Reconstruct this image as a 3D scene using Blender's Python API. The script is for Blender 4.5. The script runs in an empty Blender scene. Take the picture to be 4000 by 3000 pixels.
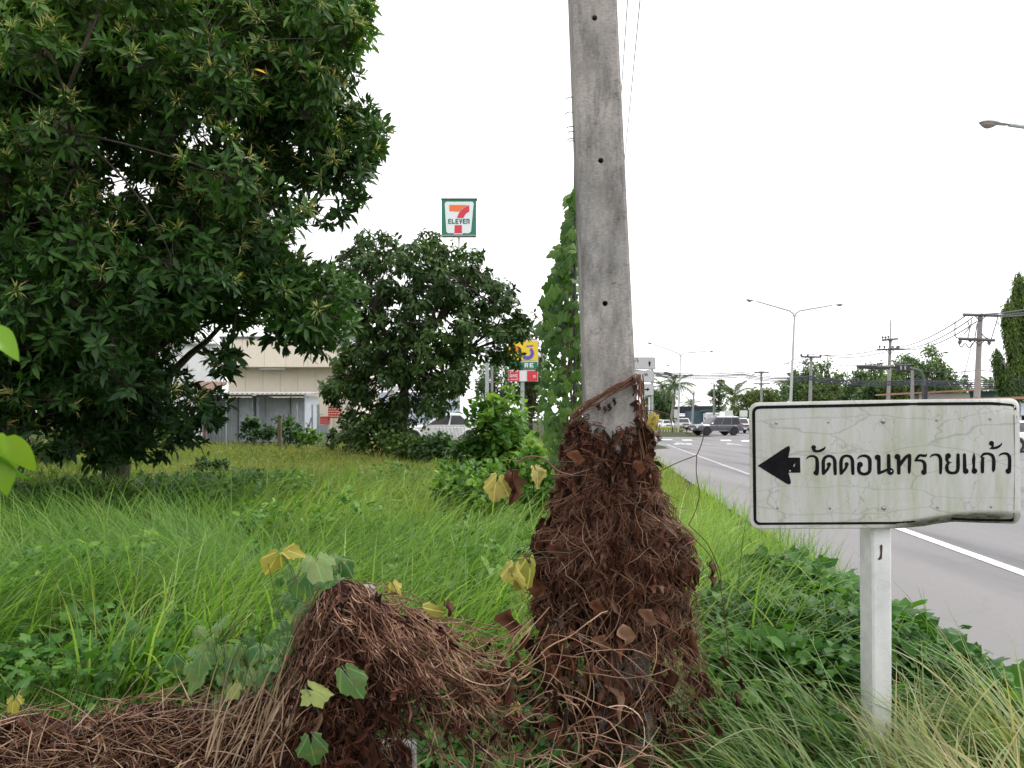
import bpy, math, random
import numpy as np
from mathutils import Vector, Matrix

random.seed(7)
rng = np.random.default_rng(7)
R = math.radians
CAM_H, HZ, F = 1.5, 1640.0, 3000.0
scene = bpy.context.scene
col = scene.collection

# ------------------------------------------------------------ camera, sky, sun, exposure
cam_d = bpy.data.cameras.new('camera')
cam = bpy.data.objects.new('camera', cam_d)
col.objects.link(cam)
cam.location = (0, 0, CAM_H)
cam.rotation_euler = (R(90), 0, 0)
cam_d.sensor_width = 36
cam_d.lens = 27
cam_d.shift_y = 0.035
cam_d.clip_start = 0.05
cam_d.clip_end = 3000
cam_d.dof.use_dof = True
cam_d.dof.focus_distance = 3.4
cam_d.dof.aperture_fstop = 10
scene.camera = cam

SUN_EL, SUN_AZ = 58.0, 60.0      # degrees; azimuth clockwise from +Y (behind the right shoulder is > 90)
world = bpy.data.worlds.new('World')
scene.world = world
world.use_nodes = True
wt = world.node_tree
wt.nodes.clear()
wo = wt.nodes.new('ShaderNodeOutputWorld')
wb = wt.nodes.new('ShaderNodeBackground')
wb.inputs['Strength'].default_value = 0.13
sky = wt.nodes.new('ShaderNodeTexSky')
sky.sky_type = 'NISHITA'
sky.sun_disc = False
sky.sun_elevation = R(SUN_EL)
sky.sun_rotation = R(SUN_AZ)
sky.air_density = 1.5
sky.dust_density = 3.0
tc = wt.nodes.new('ShaderNodeTexCoord')
mp = wt.nodes.new('ShaderNodeMapping')
mp.inputs['Scale'].default_value = (1, 1, 2.5)
nz = wt.nodes.new('ShaderNodeTexNoise')
nz.inputs['Scale'].default_value = 1.6
nz.inputs['Detail'].default_value = 5
rp = wt.nodes.new('ShaderNodeMapRange')
rp.inputs['From Min'].default_value = 0.3
rp.inputs['From Max'].default_value = 0.6
rp.inputs['To Min'].default_value = 0.86
rp.inputs['To Max'].default_value = 1.0
mx = wt.nodes.new('ShaderNodeMix')
mx.data_type = 'RGBA'
mx.inputs[7].default_value = (7.3, 7.25, 7.4, 1)
wt.links.new(tc.outputs['Generated'], mp.inputs['Vector'])
wt.links.new(mp.outputs['Vector'], nz.inputs['Vector'])
wt.links.new(nz.outputs['Fac'], rp.inputs['Value'])
wt.links.new(rp.outputs['Result'], mx.inputs[0])
wt.links.new(sky.outputs['Color'], mx.inputs[6])
wt.links.new(mx.outputs[2], wb.inputs['Color'])
wt.links.new(wb.outputs['Background'], wo.inputs['Surface'])

sun_d = bpy.data.lights.new('sun', 'SUN')
sun_d.energy = 1.5
sun_d.angle = R(25)
sun_d.color = (1.0, 0.96, 0.9)
sun = bpy.data.objects.new('sun', sun_d)
col.objects.link(sun)
sd = Vector((math.sin(R(SUN_AZ)) * math.cos(R(SUN_EL)), math.cos(R(SUN_AZ)) * math.cos(R(SUN_EL)), math.sin(R(SUN_EL))))
sun.rotation_euler = sd.to_track_quat('Z', 'Y').to_euler()
sun.location = (0, 0, 30)

scene.view_settings.view_transform = 'Standard'
scene.view_settings.look = 'None'
scene.view_settings.gamma = 1
scene.view_settings.use_curve_mapping = False
scene.view_settings.exposure = 0.94
scene.cycles.max_bounces = 6
scene.cycles.diffuse_bounces = 3
scene.cycles.glossy_bounces = 2
scene.cycles.transmission_bounces = 4
scene.cycles.transparent_max_bounces = 4
scene.cycles.use_denoising = True

# ------------------------------------------------------------ helpers
def P(px, py, Y):
    return np.array([(px - 2000.0) / F * Y, Y, CAM_H - (py - HZ) / F * Y])

def gz(x, y):
    """ground height"""
    x = np.asarray(x, float); y = np.asarray(y, float)
    c = x - 0.112 * y
    rise = 0.38 * np.clip((y - 9) / 24.0, 0, 1)
    field = rise + 0.05 * np.sin(x * 1.3 + 1) * np.cos(y * 0.9) * np.clip((2.0 - c) / 1.5, 0, 1)
    k = np.clip((1.9 - c) / 1.6, 0, 1)
    return field * k - 0.01

def base_of(o):
    v = np.zeros(3)
    while o is not None:
        v += np.array(o.location); o = o.parent
    return v

def tag(o, label=None, cat=None, group=None, kind=None):
    if label: o['label'] = label
    if cat: o['category'] = cat
    if group: o['group'] = group
    if kind: o['kind'] = kind
    return o

def thing(name, label, cat, loc=(0, 0, 0), rz=0, group=None):
    o = bpy.data.objects.new(name, None)
    col.objects.link(o)
    o.location = tuple(float(v) for v in loc)
    o.rotation_euler = (0, 0, rz)
    o.empty_display_size = 0.2
    return tag(o, label, cat, group)

def link(name, me, parent=None):
    o = bpy.data.objects.new(name, me)
    col.objects.link(o)
    if parent is not None: o.parent = parent
    return o

def npmesh(name, V, Fs, mat, tint=None, smooth=False):
    """V (n,3); Fs list of (m,k) int arrays"""
    me = bpy.data.meshes.new(name)
    V = np.asarray(V, dtype=np.float32)
    me.vertices.add(len(V))
    me.vertices.foreach_set('co', V.ravel())
    loops = np.concatenate([np.asarray(f).ravel() for f in Fs]).astype(np.int32)
    tot = np.concatenate([np.full(len(f), np.asarray(f).shape[1]) for f in Fs]).astype(np.int32)
    st = np.concatenate([[0], np.cumsum(tot)[:-1]]).astype(np.int32)
    me.loops.add(len(loops)); me.loops.foreach_set('vertex_index', loops)
    me.polygons.add(len(tot))
    me.polygons.foreach_set('loop_start', st)
    me.polygons.foreach_set('loop_total', tot)
    if smooth:
        me.polygons.foreach_set('use_smooth', np.ones(len(tot), dtype=bool))
    if tint is not None:
        a = me.attributes.new('tint', 'FLOAT', 'POINT')
        a.data.foreach_set('value', np.asarray(tint, dtype=np.float32))
    me.update(calc_edges=True)
    if mat is not None: me.materials.append(mat)
    return me

def put(name, V, Fs, mat, parent=None, tint=None, smooth=False, local=False, kind=None):
    V = np.asarray(V, dtype=float)
    if parent is not None and not local: V = V - base_of(parent)
    o = link(name, npmesh(name, V, Fs, mat, tint, smooth), parent)
    if kind: o['kind'] = kind
    return o

class MB:
    """collects small solids, then links them as one mesh"""
    def __init__(s): s.v = []; s.f = []; s.n = 0
    def add(s, V, Fl):
        s.v.append(np.asarray(V, float)); s.f += [tuple(int(i) + s.n for i in f) for f in Fl]; s.n += len(V); return s
    def box(s, c, size, rot=None, bev=0.0):
        x, y, z = [d / 2 for d in size]
        if bev:
            b = bev
            pts = []
            for zz, ins in ((-z, b), (-z + b, 0), (z - b, 0), (z, b)):
                for (sx, sy, ax) in ((-1, -1, 0), (1, -1, 0), (1, 1, 0), (-1, 1, 0)):
                    # two points per corner
                    X, Y = x - ins, y - ins
                    if (sx, sy) == (-1, -1): pp = [(-X, -Y + b), (-X + b, -Y)]
                    elif (sx, sy) == (1, -1): pp = [(X - b, -Y), (X, -Y + b)]
                    elif (sx, sy) == (1, 1): pp = [(X, Y - b), (X - b, Y)]
                    else: pp = [(-X + b, Y), (-X, Y - b)]
                    pts += [(p[0], p[1], zz) for p in pp]
            V = np.array(pts)
            Fl = [tuple(range(7, -1, -1)), tuple(range(24, 32))]
            for k in range(3):
                for i in range(8):
                    j = (i + 1) % 8
                    Fl.append((k * 8 + i, k * 8 + j, k * 8 + 8 + j, k * 8 + 8 + i))
        else:
            V = np.array([(sx * x, sy * y, sz * z) for sz in (-1, 1) for sx, sy in ((-1, -1), (1, -1), (1, 1), (-1, 1))])
            Fl = [(3, 2, 1, 0), (4, 5, 6, 7), (0, 1, 5, 4), (1, 2, 6, 5), (2, 3, 7, 6), (3, 0, 4, 7)]
        if rot is not None: V = V @ np.array(rot).T
        return s.add(V + np.array(c, float), Fl)
    def tube(s, path, r, n=8, cap=True):
        path = np.asarray(path, float); K = len(path)
        r = np.full(K, r) if np.isscalar(r) else np.asarray(r, float)
        t = np.gradient(path, axis=0); t /= np.linalg.norm(t, axis=1)[:, None] + 1e-12
        up = np.array([0, 0, 1.0]) if abs(t[:, 2]).mean() < .9 else np.array([1.0, 0, 0])
        a = np.cross(t, up); a /= np.linalg.norm(a, axis=1)[:, None] + 1e-12
        b = np.cross(t, a)
        th = np.arange(n) * 2 * math.pi / n
        V = (path[:, None] + r[:, None, None] * (a[:, None] * np.cos(th)[None, :, None] + b[:, None] * np.sin(th)[None, :, None])).reshape(-1, 3)
        Fl = [(k * n + i, k * n + (i + 1) % n, (k + 1) * n + (i + 1) % n, (k + 1) * n + i) for k in range(K - 1) for i in range(n)]
        if cap: Fl += [tuple(range(n - 1, -1, -1)), tuple((K - 1) * n + i for i in range(n))]
        return s.add(V, Fl)
    def prism(s, poly, depth, o, ux, uy, un):
        """poly in (a,b) -> o+a*ux+b*uy, extruded by depth along un"""
        o = np.array(o, float); ux = np.array(ux, float); uy = np.array(uy, float); un = np.array(un, float)
        n = len(poly)
        A = np.array([o + p[0] * ux + p[1] * uy for p in poly])
        V = np.concatenate([A, A + un * depth])
        Fl = [tuple(range(n - 1, -1, -1)), tuple(range(n, 2 * n))] + [(i, (i + 1) % n, n + (i + 1) % n, n + i) for i in range(n)]
        return s.add(V, Fl)
    def build(s, name, mat, parent=None, local=False, smooth=False, kind=None):
        me = bpy.data.meshes.new(name)
        V = np.concatenate(s.v)
        if parent is not None and not local: V = V - base_of(parent)
        me.from_pydata([tuple(map(float, p)) for p in V], [], s.f)
        if smooth:
            me.polygons.foreach_set('use_smooth', [True] * len(me.polygons))
        me.materials.append(mat)
        me.update()
        o = link(name, me, parent)
        if kind: o['kind'] = kind
        return o

def rotz(a):
    c, s = math.cos(a), math.sin(a)
    return np.array([[c, -s, 0], [s, c, 0], [0, 0, 1.0]])
def rotx(a):
    c, s = math.cos(a), math.sin(a)
    return np.array([[1.0, 0, 0], [0, c, -s], [0, s, c]])
def roty(a):
    c, s = math.cos(a), math.sin(a)
    return np.array([[c, 0, s], [0, 1.0, 0], [-s, 0, c]])

def unit(v): return v / (np.linalg.norm(v, axis=-1, keepdims=True) + 1e-12)

def frames(d, up):
    """rotation matrices: local Y -> d (leaf axis), local Z ~ up (leaf face)"""
    y = unit(d); x = unit(np.cross(y, up)); z = np.cross(x, y)
    return np.stack([x, y, z], axis=-1)

def copies(T, pos, rot, scl):
    V, Fs = T
    scl = np.asarray(scl, float)
    if scl.ndim == 1: scl = np.repeat(scl[:, None], 3, axis=1)
    W = np.einsum('nij,nkj->nki', rot, V[None] * scl[:, None, :]) + pos[:, None, :]
    N, k = len(pos), len(V)
    FF = [(np.asarray(f)[None] + (np.arange(N) * k)[:, None, None]).reshape(-1, np.asarray(f).shape[1]) for f in Fs]
    return W.reshape(-1, 3), FF

VAR = {}
def leaves(parent, T, pos, rot, scl, tint, mat, singles=0, name='leaf', rest='foliage', key=None, mat1=None):
    """nearest `singles` leaves as parts of their own, the others as one part"""
    pos = np.asarray(pos, float); scl = np.asarray(scl, float)
    if scl.ndim == 1: scl = np.repeat(scl[:, None], 3, axis=1)
    k = len(T[0])
    order = np.argsort(np.linalg.norm(pos - np.array([0, 0, CAM_H]), axis=1) - scl[:, 1] * 0.0)
    if singles:
        vis = (np.abs(pos[:, 0]) < 0.68 * pos[:, 1]) & (pos[:, 2] > CAM_H - 0.46 * pos[:, 1]) & (pos[:, 2] < CAM_H + .55 * pos[:, 1])
        order = np.concatenate([order[vis[order]], order[~vis[order]]])
    one, many = order[:singles], order[singles:]
    if len(many):
        V, FF = copies(T, pos[many], rot[many], scl[many])
        put(rest, V, FF, mat, parent, tint=np.repeat(tint[many], k), smooth=True, kind='stuff' if parent is not None or True else None)
    if len(one):
        key = key or (name, id(T), mat.name)
        b = base_of(parent)
        for i in one:
            q = int(np.clip(tint[i], 0, .999) * 6)
            kk = (key, q)
            if kk not in VAR:
                VAR[kk] = npmesh(name, T[0], T[1], mat1 or mat, np.full(k, (q + .5) / 6), True)
            o = link(name, VAR[kk], parent)
            M = Matrix([list(rot[i][r] * scl[i]) + [0] for r in range(3)] + [[0, 0, 0, 1]])
            M.translation = Vector(pos[i] - b)
            o.matrix_local = M
    return

def tubes(name, paths, rad, mat, parent=None, sides=4, tint=None, kind=None, smooth=True):
    """paths (N,K,3); rad (N,) or (N,K)"""
    paths = np.asarray(paths, float); N, K, _ = paths.shape
    rad = np.asarray(rad, float)
    if rad.ndim == 0: rad = np.full((N, K), float(rad))
    if rad.ndim == 1: rad = np.repeat(rad[:, None], K, axis=1)
    t = unit(np.gradient(paths, axis=1))
    up = np.where(np.abs(t[:, :1, 2:3]) > .9, np.array([1.0, 0, 0]), np.array([0, 0, 1.0])) * np.ones((N, K, 3))
    a = unit(np.cross(t, up)); b = np.cross(t, a)
    th = np.arange(sides) * 2 * math.pi / sides
    V = paths[:, :, None] + rad[:, :, None, None] * (a[:, :, None] * np.cos(th)[None, None, :, None] + b[:, :, None] * np.sin(th)[None, None, :, None])
    i = np.arange(sides); j = (i + 1) % sides
    k = np.arange(K - 1)[:, None]
    q = np.stack([k * sides + i, k * sides + j, (k + 1) * sides + j, (k + 1) * sides + i], axis=-1).reshape(-1, 4)
    Fq = (q[None] + (np.arange(N) * K * sides)[:, None, None]).reshape(-1, 4)
    tt = None if tint is None else np.repeat(np.asarray(tint), K * sides)
    return put(name, V.reshape(-1, 3), [Fq], mat, parent, tint=tt, smooth=smooth, kind=kind)

def blades(name, base, az, L, W, lean, bend, mat, parent=None, segs=4, tint=None, twist=0.5, kind='stuff'):
    base = np.asarray(base, float); N = len(base)
    t = np.linspace(0, 1, segs + 1)
    ang = lean[:, None] + bend[:, None] * (t[None] ** 1.3)
    dl = L[:, None] / segs
    h = np.concatenate([np.zeros((N, 1)), np.cumsum(np.sin(ang[:, :-1]) * dl, axis=1)], axis=1)
    v = np.concatenate([np.zeros((N, 1)), np.cumsum(np.cos(ang[:, :-1]) * dl, axis=1)], axis=1)
    d = np.stack([np.cos(az), np.sin(az), np.zeros(N)], -1)
    p = base[:, None] + h[:, :, None] * d[:, None] + v[:, :, None] * np.array([0, 0, 1.0])
    wa = az + math.pi / 2 + rng.uniform(-twist, twist, N) * 1.6
    w = np.stack([np.cos(wa), np.sin(wa), rng.uniform(-.3, .3, N)], -1)
    prof = np.clip(np.array([.6, 1, .95, .8, .62, .45, .3, .2, .12])[np.linspace(0, 8, segs + 1).astype(int)], 0, 1)
    prof[-1] = 0.02
    off = (W[:, None] * prof[None] / 2)[:, :, None] * w[:, None]
    V = np.stack([p - off, p + off], axis=2).reshape(-1, 3)
    k = np.arange(segs) * 2
    q = np.stack([k, k + 1, k + 3, k + 2], -1)
    Fq = (q[None] + (np.arange(N) * (segs + 1) * 2)[:, None, None]).reshape(-1, 4)
    tt = None if tint is None else np.repeat(tint, (segs + 1) * 2)
    return put(name, V, [Fq], mat, parent, tint=tt, smooth=True, kind=kind)

def wob(x, y, z=0, s=1.0, seed=0.0):
    """cheap smooth pseudo noise, about -1..1"""
    x, y, z = np.asarray(x) * s + seed, np.asarray(y) * s + seed * 1.7, np.asarray(z) * s - seed
    return (np.sin(x * 1.7 + 1.3 * np.sin(y * 1.1 + z)) + np.sin(y * 2.3 + 1.7 * np.sin(z * 1.3 + x * .7)) + np.sin(z * 1.9 + 1.1 * np.sin(x * 1.9 - y))) / 3

# ------------------------------------------------------------ materials
def newmat(name):
    m = bpy.data.materials.new(name); m.use_nodes = True
    nt = m.node_tree; b = nt.nodes['Principled BSDF']
    return m, nt, b

def mat(name, c, rough=.6, metal=0, var=.12, scale=8, bump=0, c2=None, spec=.5, coords='Object', stretch=(1, 1, 1)):
    m, nt, b = newmat(name)
    b.inputs['Roughness'].default_value = rough
    b.inputs['Metallic'].default_value = metal
    b.inputs['Specular IOR Level'].default_value = spec
    t = nt.nodes.new('ShaderNodeTexCoord'); mpg = nt.nodes.new('ShaderNodeMapping')
    mpg.inputs['Scale'].default_value = stretch
    n = nt.nodes.new('ShaderNodeTexNoise'); n.inputs['Scale'].default_value = scale; n.inputs['Detail'].default_value = 6
    n.inputs['Roughness'].default_value = .65
    r = nt.nodes.new('ShaderNodeValToRGB')
    r.color_ramp.elements[0].position = .3; r.color_ramp.elements[1].position = .7
    lo = c2 if c2 else tuple(v * (1 - var) for v in c); hi = tuple(v * (1 + var) for v in c) if not c2 else c
    r.color_ramp.elements[0].color = (*lo, 1); r.color_ramp.elements[1].color = (*hi, 1)
    L = nt.links.new
    L(t.outputs[coords], mpg.inputs['Vector']); L(mpg.outputs['Vector'], n.inputs['Vector'])
    L(n.outputs['Fac'], r.inputs['Fac']); L(r.outputs['Color'], b.inputs['Base Color'])
    if bump:
        bp = nt.nodes.new('ShaderNodeBump'); bp.inputs['Strength'].default_value = bump; bp.inputs['Distance'].default_value = .01
        L(n.outputs['Fac'], bp.inputs['Height']); L(bp.outputs['Normal'], b.inputs['Normal'])
    return m

def leafmat(name, cols, rough=.45, trans=.3, tcol=1.6, patch=0.0, pscale=.4, c_patch=None, spec=.2, spots=0.0, spotc=(.25, .16, .05), veins=0):
    """cols: list of colours over the per-leaf tint"""
    m, nt, b = newmat(name); L = nt.links.new
    a = nt.nodes.new('ShaderNodeAttribute'); a.attribute_name = 'tint'
    r = nt.nodes.new('ShaderNodeValToRGB')
    e = r.color_ramp.elements
    while len(e) < len(cols): e.new(.5)
    for i, c in enumerate(cols):
        e[i].position = i / max(1, len(cols) - 1); e[i].color = (*c, 1)
    L(a.outputs['Fac'], r.inputs['Fac'])
    out = r.outputs['Color']
    g = nt.nodes.new('ShaderNodeNewGeometry')
    if patch:
        n = nt.nodes.new('ShaderNodeTexNoise'); n.inputs['Scale'].default_value = pscale; n.inputs['Detail'].default_value = 3
        L(g.outputs['Position'], n.inputs['Vector'])
        mr = nt.nodes.new('ShaderNodeMapRange'); mr.inputs['From Min'].default_value = .42; mr.inputs['From Max'].default_value = .62
        mr.inputs['To Max'].default_value = patch
        L(n.outputs['Fac'], mr.inputs['Value'])
        mi = nt.nodes.new('ShaderNodeMix'); mi.data_type = 'RGBA'; mi.inputs[7].default_value = (*c_patch, 1)
        L(mr.outputs['Result'], mi.inputs[0]); L(out, mi.inputs[6]); out = mi.outputs[2]
    if spots:
        n = nt.nodes.new('ShaderNodeTexNoise'); n.inputs['Scale'].default_value = 45; n.inputs['Detail'].default_value = 4
        L(g.outputs['Position'], n.inputs['Vector'])
        mr = nt.nodes.new('ShaderNodeMapRange'); mr.inputs['From Min'].default_value = .5; mr.inputs['From Max'].default_value = .68
        mr.inputs['To Max'].default_value = spots
        L(n.outputs['Fac'], mr.inputs['Value'])
        mi = nt.nodes.new('ShaderNodeMix'); mi.data_type = 'RGBA'; mi.inputs[7].default_value = (*spotc, 1)
        L(mr.outputs['Result'], mi.inputs[0]); L(out, mi.inputs[6]); out = mi.outputs[2]
    if veins:      # pale ribs fanning out from the stalk, in each leaf's own space
        t = nt.nodes.new('ShaderNodeTexCoord'); sx_ = nt.nodes.new('ShaderNodeSeparateXYZ'); L(t.outputs['Object'], sx_.inputs[0])
        def mth(op, a, b2=None):
            n = nt.nodes.new('ShaderNodeMath'); n.operation = op
            for i, v in enumerate((a, b2)):
                if v is None: continue
                if isinstance(v, (int, float)): n.inputs[i].default_value = v
                else: L(v, n.inputs[i])
            return n.outputs[0]
        an = mth('ARCTAN2', sx_.outputs[0], mth('ADD', sx_.outputs[1], .02))
        pp = mth('PINGPONG', mth('MULTIPLY', an, veins / math.pi), .5)
        rr = mth('SQRT', mth('ADD', mth('POWER', sx_.outputs[0], 2), mth('POWER', sx_.outputs[1], 2)))
        w = mth('MULTIPLY', pp, mth('ADD', rr, .08))
        v1 = nt.nodes.new('ShaderNodeMapRange'); v1.inputs['From Min'].default_value = .012; v1.inputs['From Max'].default_value = .045; v1.inputs['To Min'].default_value = .55; v1.inputs['To Max'].default_value = 0
        L(w, v1.inputs['Value'])
        mi = nt.nodes.new('ShaderNodeMix'); mi.data_type = 'RGBA'; mi.blend_type = 'MIX'; mi.inputs[7].default_value = (*[min(1, c * 1.9 + .03) for c in cols[len(cols) // 2]], 1)
        L(v1.outputs['Result'], mi.inputs[0]); L(out, mi.inputs[6]); out = mi.outputs[2]
        bp = nt.nodes.new('ShaderNodeBump'); bp.inputs['Strength'].default_value = .5; bp.inputs['Distance'].default_value = .003; bp.invert = True
        L(v1.outputs['Result'], bp.inputs['Height']); L(bp.outputs['Normal'], b.inputs['Normal'])
    L(out, b.inputs['Base Color'])
    b.inputs['Roughness'].default_value = rough
    b.inputs['Specular IOR Level'].default_value = spec
    if trans:
        tr = nt.nodes.new('ShaderNodeBsdfTranslucent')
        mu = nt.nodes.new('ShaderNodeMix'); mu.data_type = 'RGBA'; mu.blend_type = 'MULTIPLY'; mu.inputs[0].default_value = 1
        mu.inputs[7].default_value = (tcol, tcol * 1.05, tcol * .5, 1)
        L(out, mu.inputs[6]); L(mu.outputs[2], tr.inputs['Color'])
        ms = nt.nodes.new('ShaderNodeMixShader'); ms.inputs[0].default_value = trans
        L(b.outputs[0], ms.inputs[1]); L(tr.outputs[0], ms.inputs[2])
        L(ms.outputs[0], nt.nodes['Material Output'].inputs['Surface'])
    return m

# leaf shapes: local Y along the leaf, X across, Z the upper face
def T_lance(w=.28, droop=.12, fold=.05):
    V = np.array([(0, 0, 0), (-w * .45, .28, fold), (0, .3, 0), (w * .45, .28, fold), (-w * .5, .62, fold - droop * .4), (0, .64, -droop * .4),
                  (w * .5, .62, fold - droop * .4), (0, 1, -droop)])
    return V, [np.array([(0, 2, 1), (0, 3, 2), (4, 5, 7), (5, 6, 7)]), np.array([(1, 2, 5, 4), (2, 3, 6, 5)])]
def T_small(w=.45, droop=.2):
    V = np.array([(0, 0, 0), (-w * .5, .45, .04), (w * .5, .45, .04), (0, 1, -droop)])
    return V, [np.array([(0, 2, 1), (1, 2, 3)])]
def T_fan(rs, cup=.12, droop=.15, seed=0):
    """palmate leaf: petiole at origin, outline radius rs over the angles"""
    n = len(rs); a = np.linspace(-math.pi * .93, math.pi * .93, n)
    rr = np.random.default_rng(seed)
    c = np.array([0, .34, 0.0])
    ring = np.stack([np.sin(a) * rs * .5, c[1] + np.cos(a) * rs * .55, np.zeros(n)], -1)
    mid = c + (ring - c) * .5
    z = lambda p: -droop * (p[:, 1] ** 2) - cup * (p[:, 0] ** 2) * 2
    ring[:, 2] = z(ring) + rr.uniform(-.025, .025, n); mid[:, 2] = z(mid) + .02
    V = np.concatenate([[c], mid, ring, [(0, 0, 0)]])
    i = np.arange(n - 1)
    tri = np.stack([np.zeros(n - 1, int), 1 + i + 1, 1 + i], -1)
    quad = np.stack([1 + i, 2 + i, 1 + n + i + 1, 1 + n + i], -1)
    return V, [tri, quad]
def lobes(k=5, n=25, depth=.35, tooth=.05):
    a = np.linspace(-math.pi * .93, math.pi * .93, n)
    r = 1 - depth * (1 - np.abs(np.cos(a * k / 2 * .98))) 
    r *= .82 + .18 * np.cos(a * .9)
    r += tooth * np.where(np.arange(n) % 2, 1, -1)
    return r
def T_fine(w=.6, droop=.4, fold=.1, n=9):
    t = np.linspace(0, 1, n); hw = w * .5 * np.sin(np.pi * t ** .75) ** .8; hw[0] = hw[-1] = .004
    wave = .015 * np.sin(t * 17)
    M = np.c_[np.zeros(n), t, -droop * t ** 2]; Lf = np.c_[-hw, t - .03, -droop * t ** 2 + fold * hw * 2 + wave]; Rt = np.c_[hw, t - .03, -droop * t ** 2 + fold * hw * 2 - wave]
    i = np.arange(n - 1)
    return np.concatenate([M, Lf, Rt]), [np.concatenate([np.stack([i + n, i, i + 1, i + n + 1], -1), np.stack([i, i + 2 * n, i + 2 * n + 1, i + 1], -1)])]
TL_A = T_lance(.31, .18, .06)
TL_B = T_lance(.42, .35, .06)
TL_OV = T_lance(.62, .25, .08)
TL_S = T_small()
TL_LOBE = T_fan(lobes(5, 31, .20, .035), seed=1, cup=.35, droop=.45)
TL_LOBEB = T_fan(lobes(5, 29, .30, .05), seed=11, cup=-.35, droop=.75)
TL_LOBEC = T_fan(lobes(3, 27, .26, .06) * (1 + .12 * np.sin(np.arange(27) * 1.3)), seed=12, cup=.6, droop=.2)
TL_LOBE2 = T_fan(lobes(5, 17, .42, .0), seed=2, droop=.3)
TL_TRI = T_fan(lobes(3, 13, .5, .03), seed=3, droop=.25)
# ------------------------------------------------------------ ground, road
def road_frame(c, s):
    """c metres right of the camera's lane line, s metres along the road"""
    return np.array([c + .112 * s, s])

M_soil = mat('soil', (.05, .055, .022), .95, var=.4, scale=3, bump=.4, c2=(.02, .03, .010), spec=.1)
def road_mat():
    m, nt, b = newmat('asphalt'); L = nt.links.new
    g = nt.nodes.new('ShaderNodeNewGeometry')
    mp_ = nt.nodes.new('ShaderNodeMapping'); mp_.inputs['Rotation'].default_value = (0, 0, R(6.4)); mp_.inputs['Scale'].default_value = (1, .12, 1)
    n1 = nt.nodes.new('ShaderNodeTexNoise'); n1.inputs['Scale'].default_value = .9; n1.inputs['Detail'].default_value = 5
    n2 = nt.nodes.new('ShaderNodeTexNoise'); n2.inputs['Scale'].default_value = 120; n2.inputs['Detail'].default_value = 3
    L(g.outputs['Position'], mp_.inputs['Vector']); L(mp_.outputs['Vector'], n1.inputs['Vector']); L(g.outputs['Position'], n2.inputs['Vector'])
    r = nt.nodes.new('ShaderNodeValToRGB'); e = r.color_ramp.elements
    e[0].position = .34; e[0].color = (.085, .086, .092, 1); e[1].position = .62; e[1].color = (.165, .16, .164, 1)
    e.new(.45).color = (.135, .133, .138, 1)
    L(n1.outputs['Fac'], r.inputs['Fac'])
    mi = nt.nodes.new('ShaderNodeMix'); mi.data_type = 'RGBA'; mi.blend_type = 'MULTIPLY'; mi.inputs[0].default_value = 1
    r2 = nt.nodes.new('ShaderNodeValToRGB'); r2.color_ramp.elements[0].position = .3; r2.color_ramp.elements[0].color = (.72, .72, .72, 1)
    r2.color_ramp.elements[1].position = .7; r2.color_ramp.elements[1].color = (1.25, 1.25, 1.25, 1)
    L(n2.outputs['Fac'], r2.inputs['Fac']); L(r.outputs['Color'], mi.inputs[6]); L(r2.outputs['Color'], mi.inputs[7])
    # cracks, and a paler dusty strip outside the edge line
    n3 = nt.nodes.new('ShaderNodeTexNoise'); n3.inputs['Scale'].default_value = 1.1; n3.inputs['Detail'].default_value = 4; L(g.outputs['Position'], n3.inputs['Vector'])
    ad = nt.nodes.new('ShaderNodeMixRGB'); ad.blend_type = 'ADD'; ad.inputs[0].default_value = .8; L(g.outputs['Position'], ad.inputs[1]); L(n3.outputs['Color'], ad.inputs[2])
    vo = nt.nodes.new('ShaderNodeTexVoronoi'); vo.feature = 'DISTANCE_TO_EDGE'; vo.inputs['Scale'].default_value = .45; L(ad.outputs[0], vo.inputs['Vector'])
    cr = nt.nodes.new('ShaderNodeMapRange'); cr.inputs['From Min'].default_value = .0; cr.inputs['From Max'].default_value = .012; cr.inputs['To Min'].default_value = .22; cr.inputs['To Max'].default_value = 0
    L(vo.outputs['Distance'], cr.inputs['Value'])
    m2 = nt.nodes.new('ShaderNodeMix'); m2.data_type = 'RGBA'; m2.inputs[7].default_value = (.05, .05, .05, 1); L(cr.outputs['Result'], m2.inputs[0]); L(mi.outputs[2], m2.inputs[6])
    sp_ = nt.nodes.new('ShaderNodeVectorMath'); sp_.operation = 'DOT_PRODUCT'; sp_.inputs[1].default_value = (1, -.112, 0); L(g.outputs['Position'], sp_.inputs[0])
    sh_ = nt.nodes.new('ShaderNodeMapRange'); sh_.inputs['From Min'].default_value = 4.3; sh_.inputs['From Max'].default_value = 3.3; sh_.inputs['To Max'].default_value = .55; L(sp_.outputs['Value'], sh_.inputs['Value'])
    m3 = nt.nodes.new('ShaderNodeMix'); m3.data_type = 'RGBA'; m3.inputs[7].default_value = (.175, .166, .166, 1); L(sh_.outputs['Result'], m3.inputs[0]); L(m2.outputs[2], m3.inputs[6])
    L(m3.outputs[2], b.inputs['Base Color'])
    b.inputs['Roughness'].default_value = .85
    bp = nt.nodes.new('ShaderNodeBump'); bp.inputs['Strength'].default_value = .5; bp.inputs['Distance'].default_value = .004
    L(n2.outputs['Fac'], bp.inputs['Height']); L(bp.outputs['Normal'], b.inputs['Normal'])
    return m
M_road = road_mat()
M_paint = mat('road_paint', (.78, .78, .76), .7, var=.1, scale=9, c2=(.40, .40, .40))
M_paint_worn = mat('worn_road_paint', (.46, .46, .46), .8, scale=4, c2=(.15, .15, .155))

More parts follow.
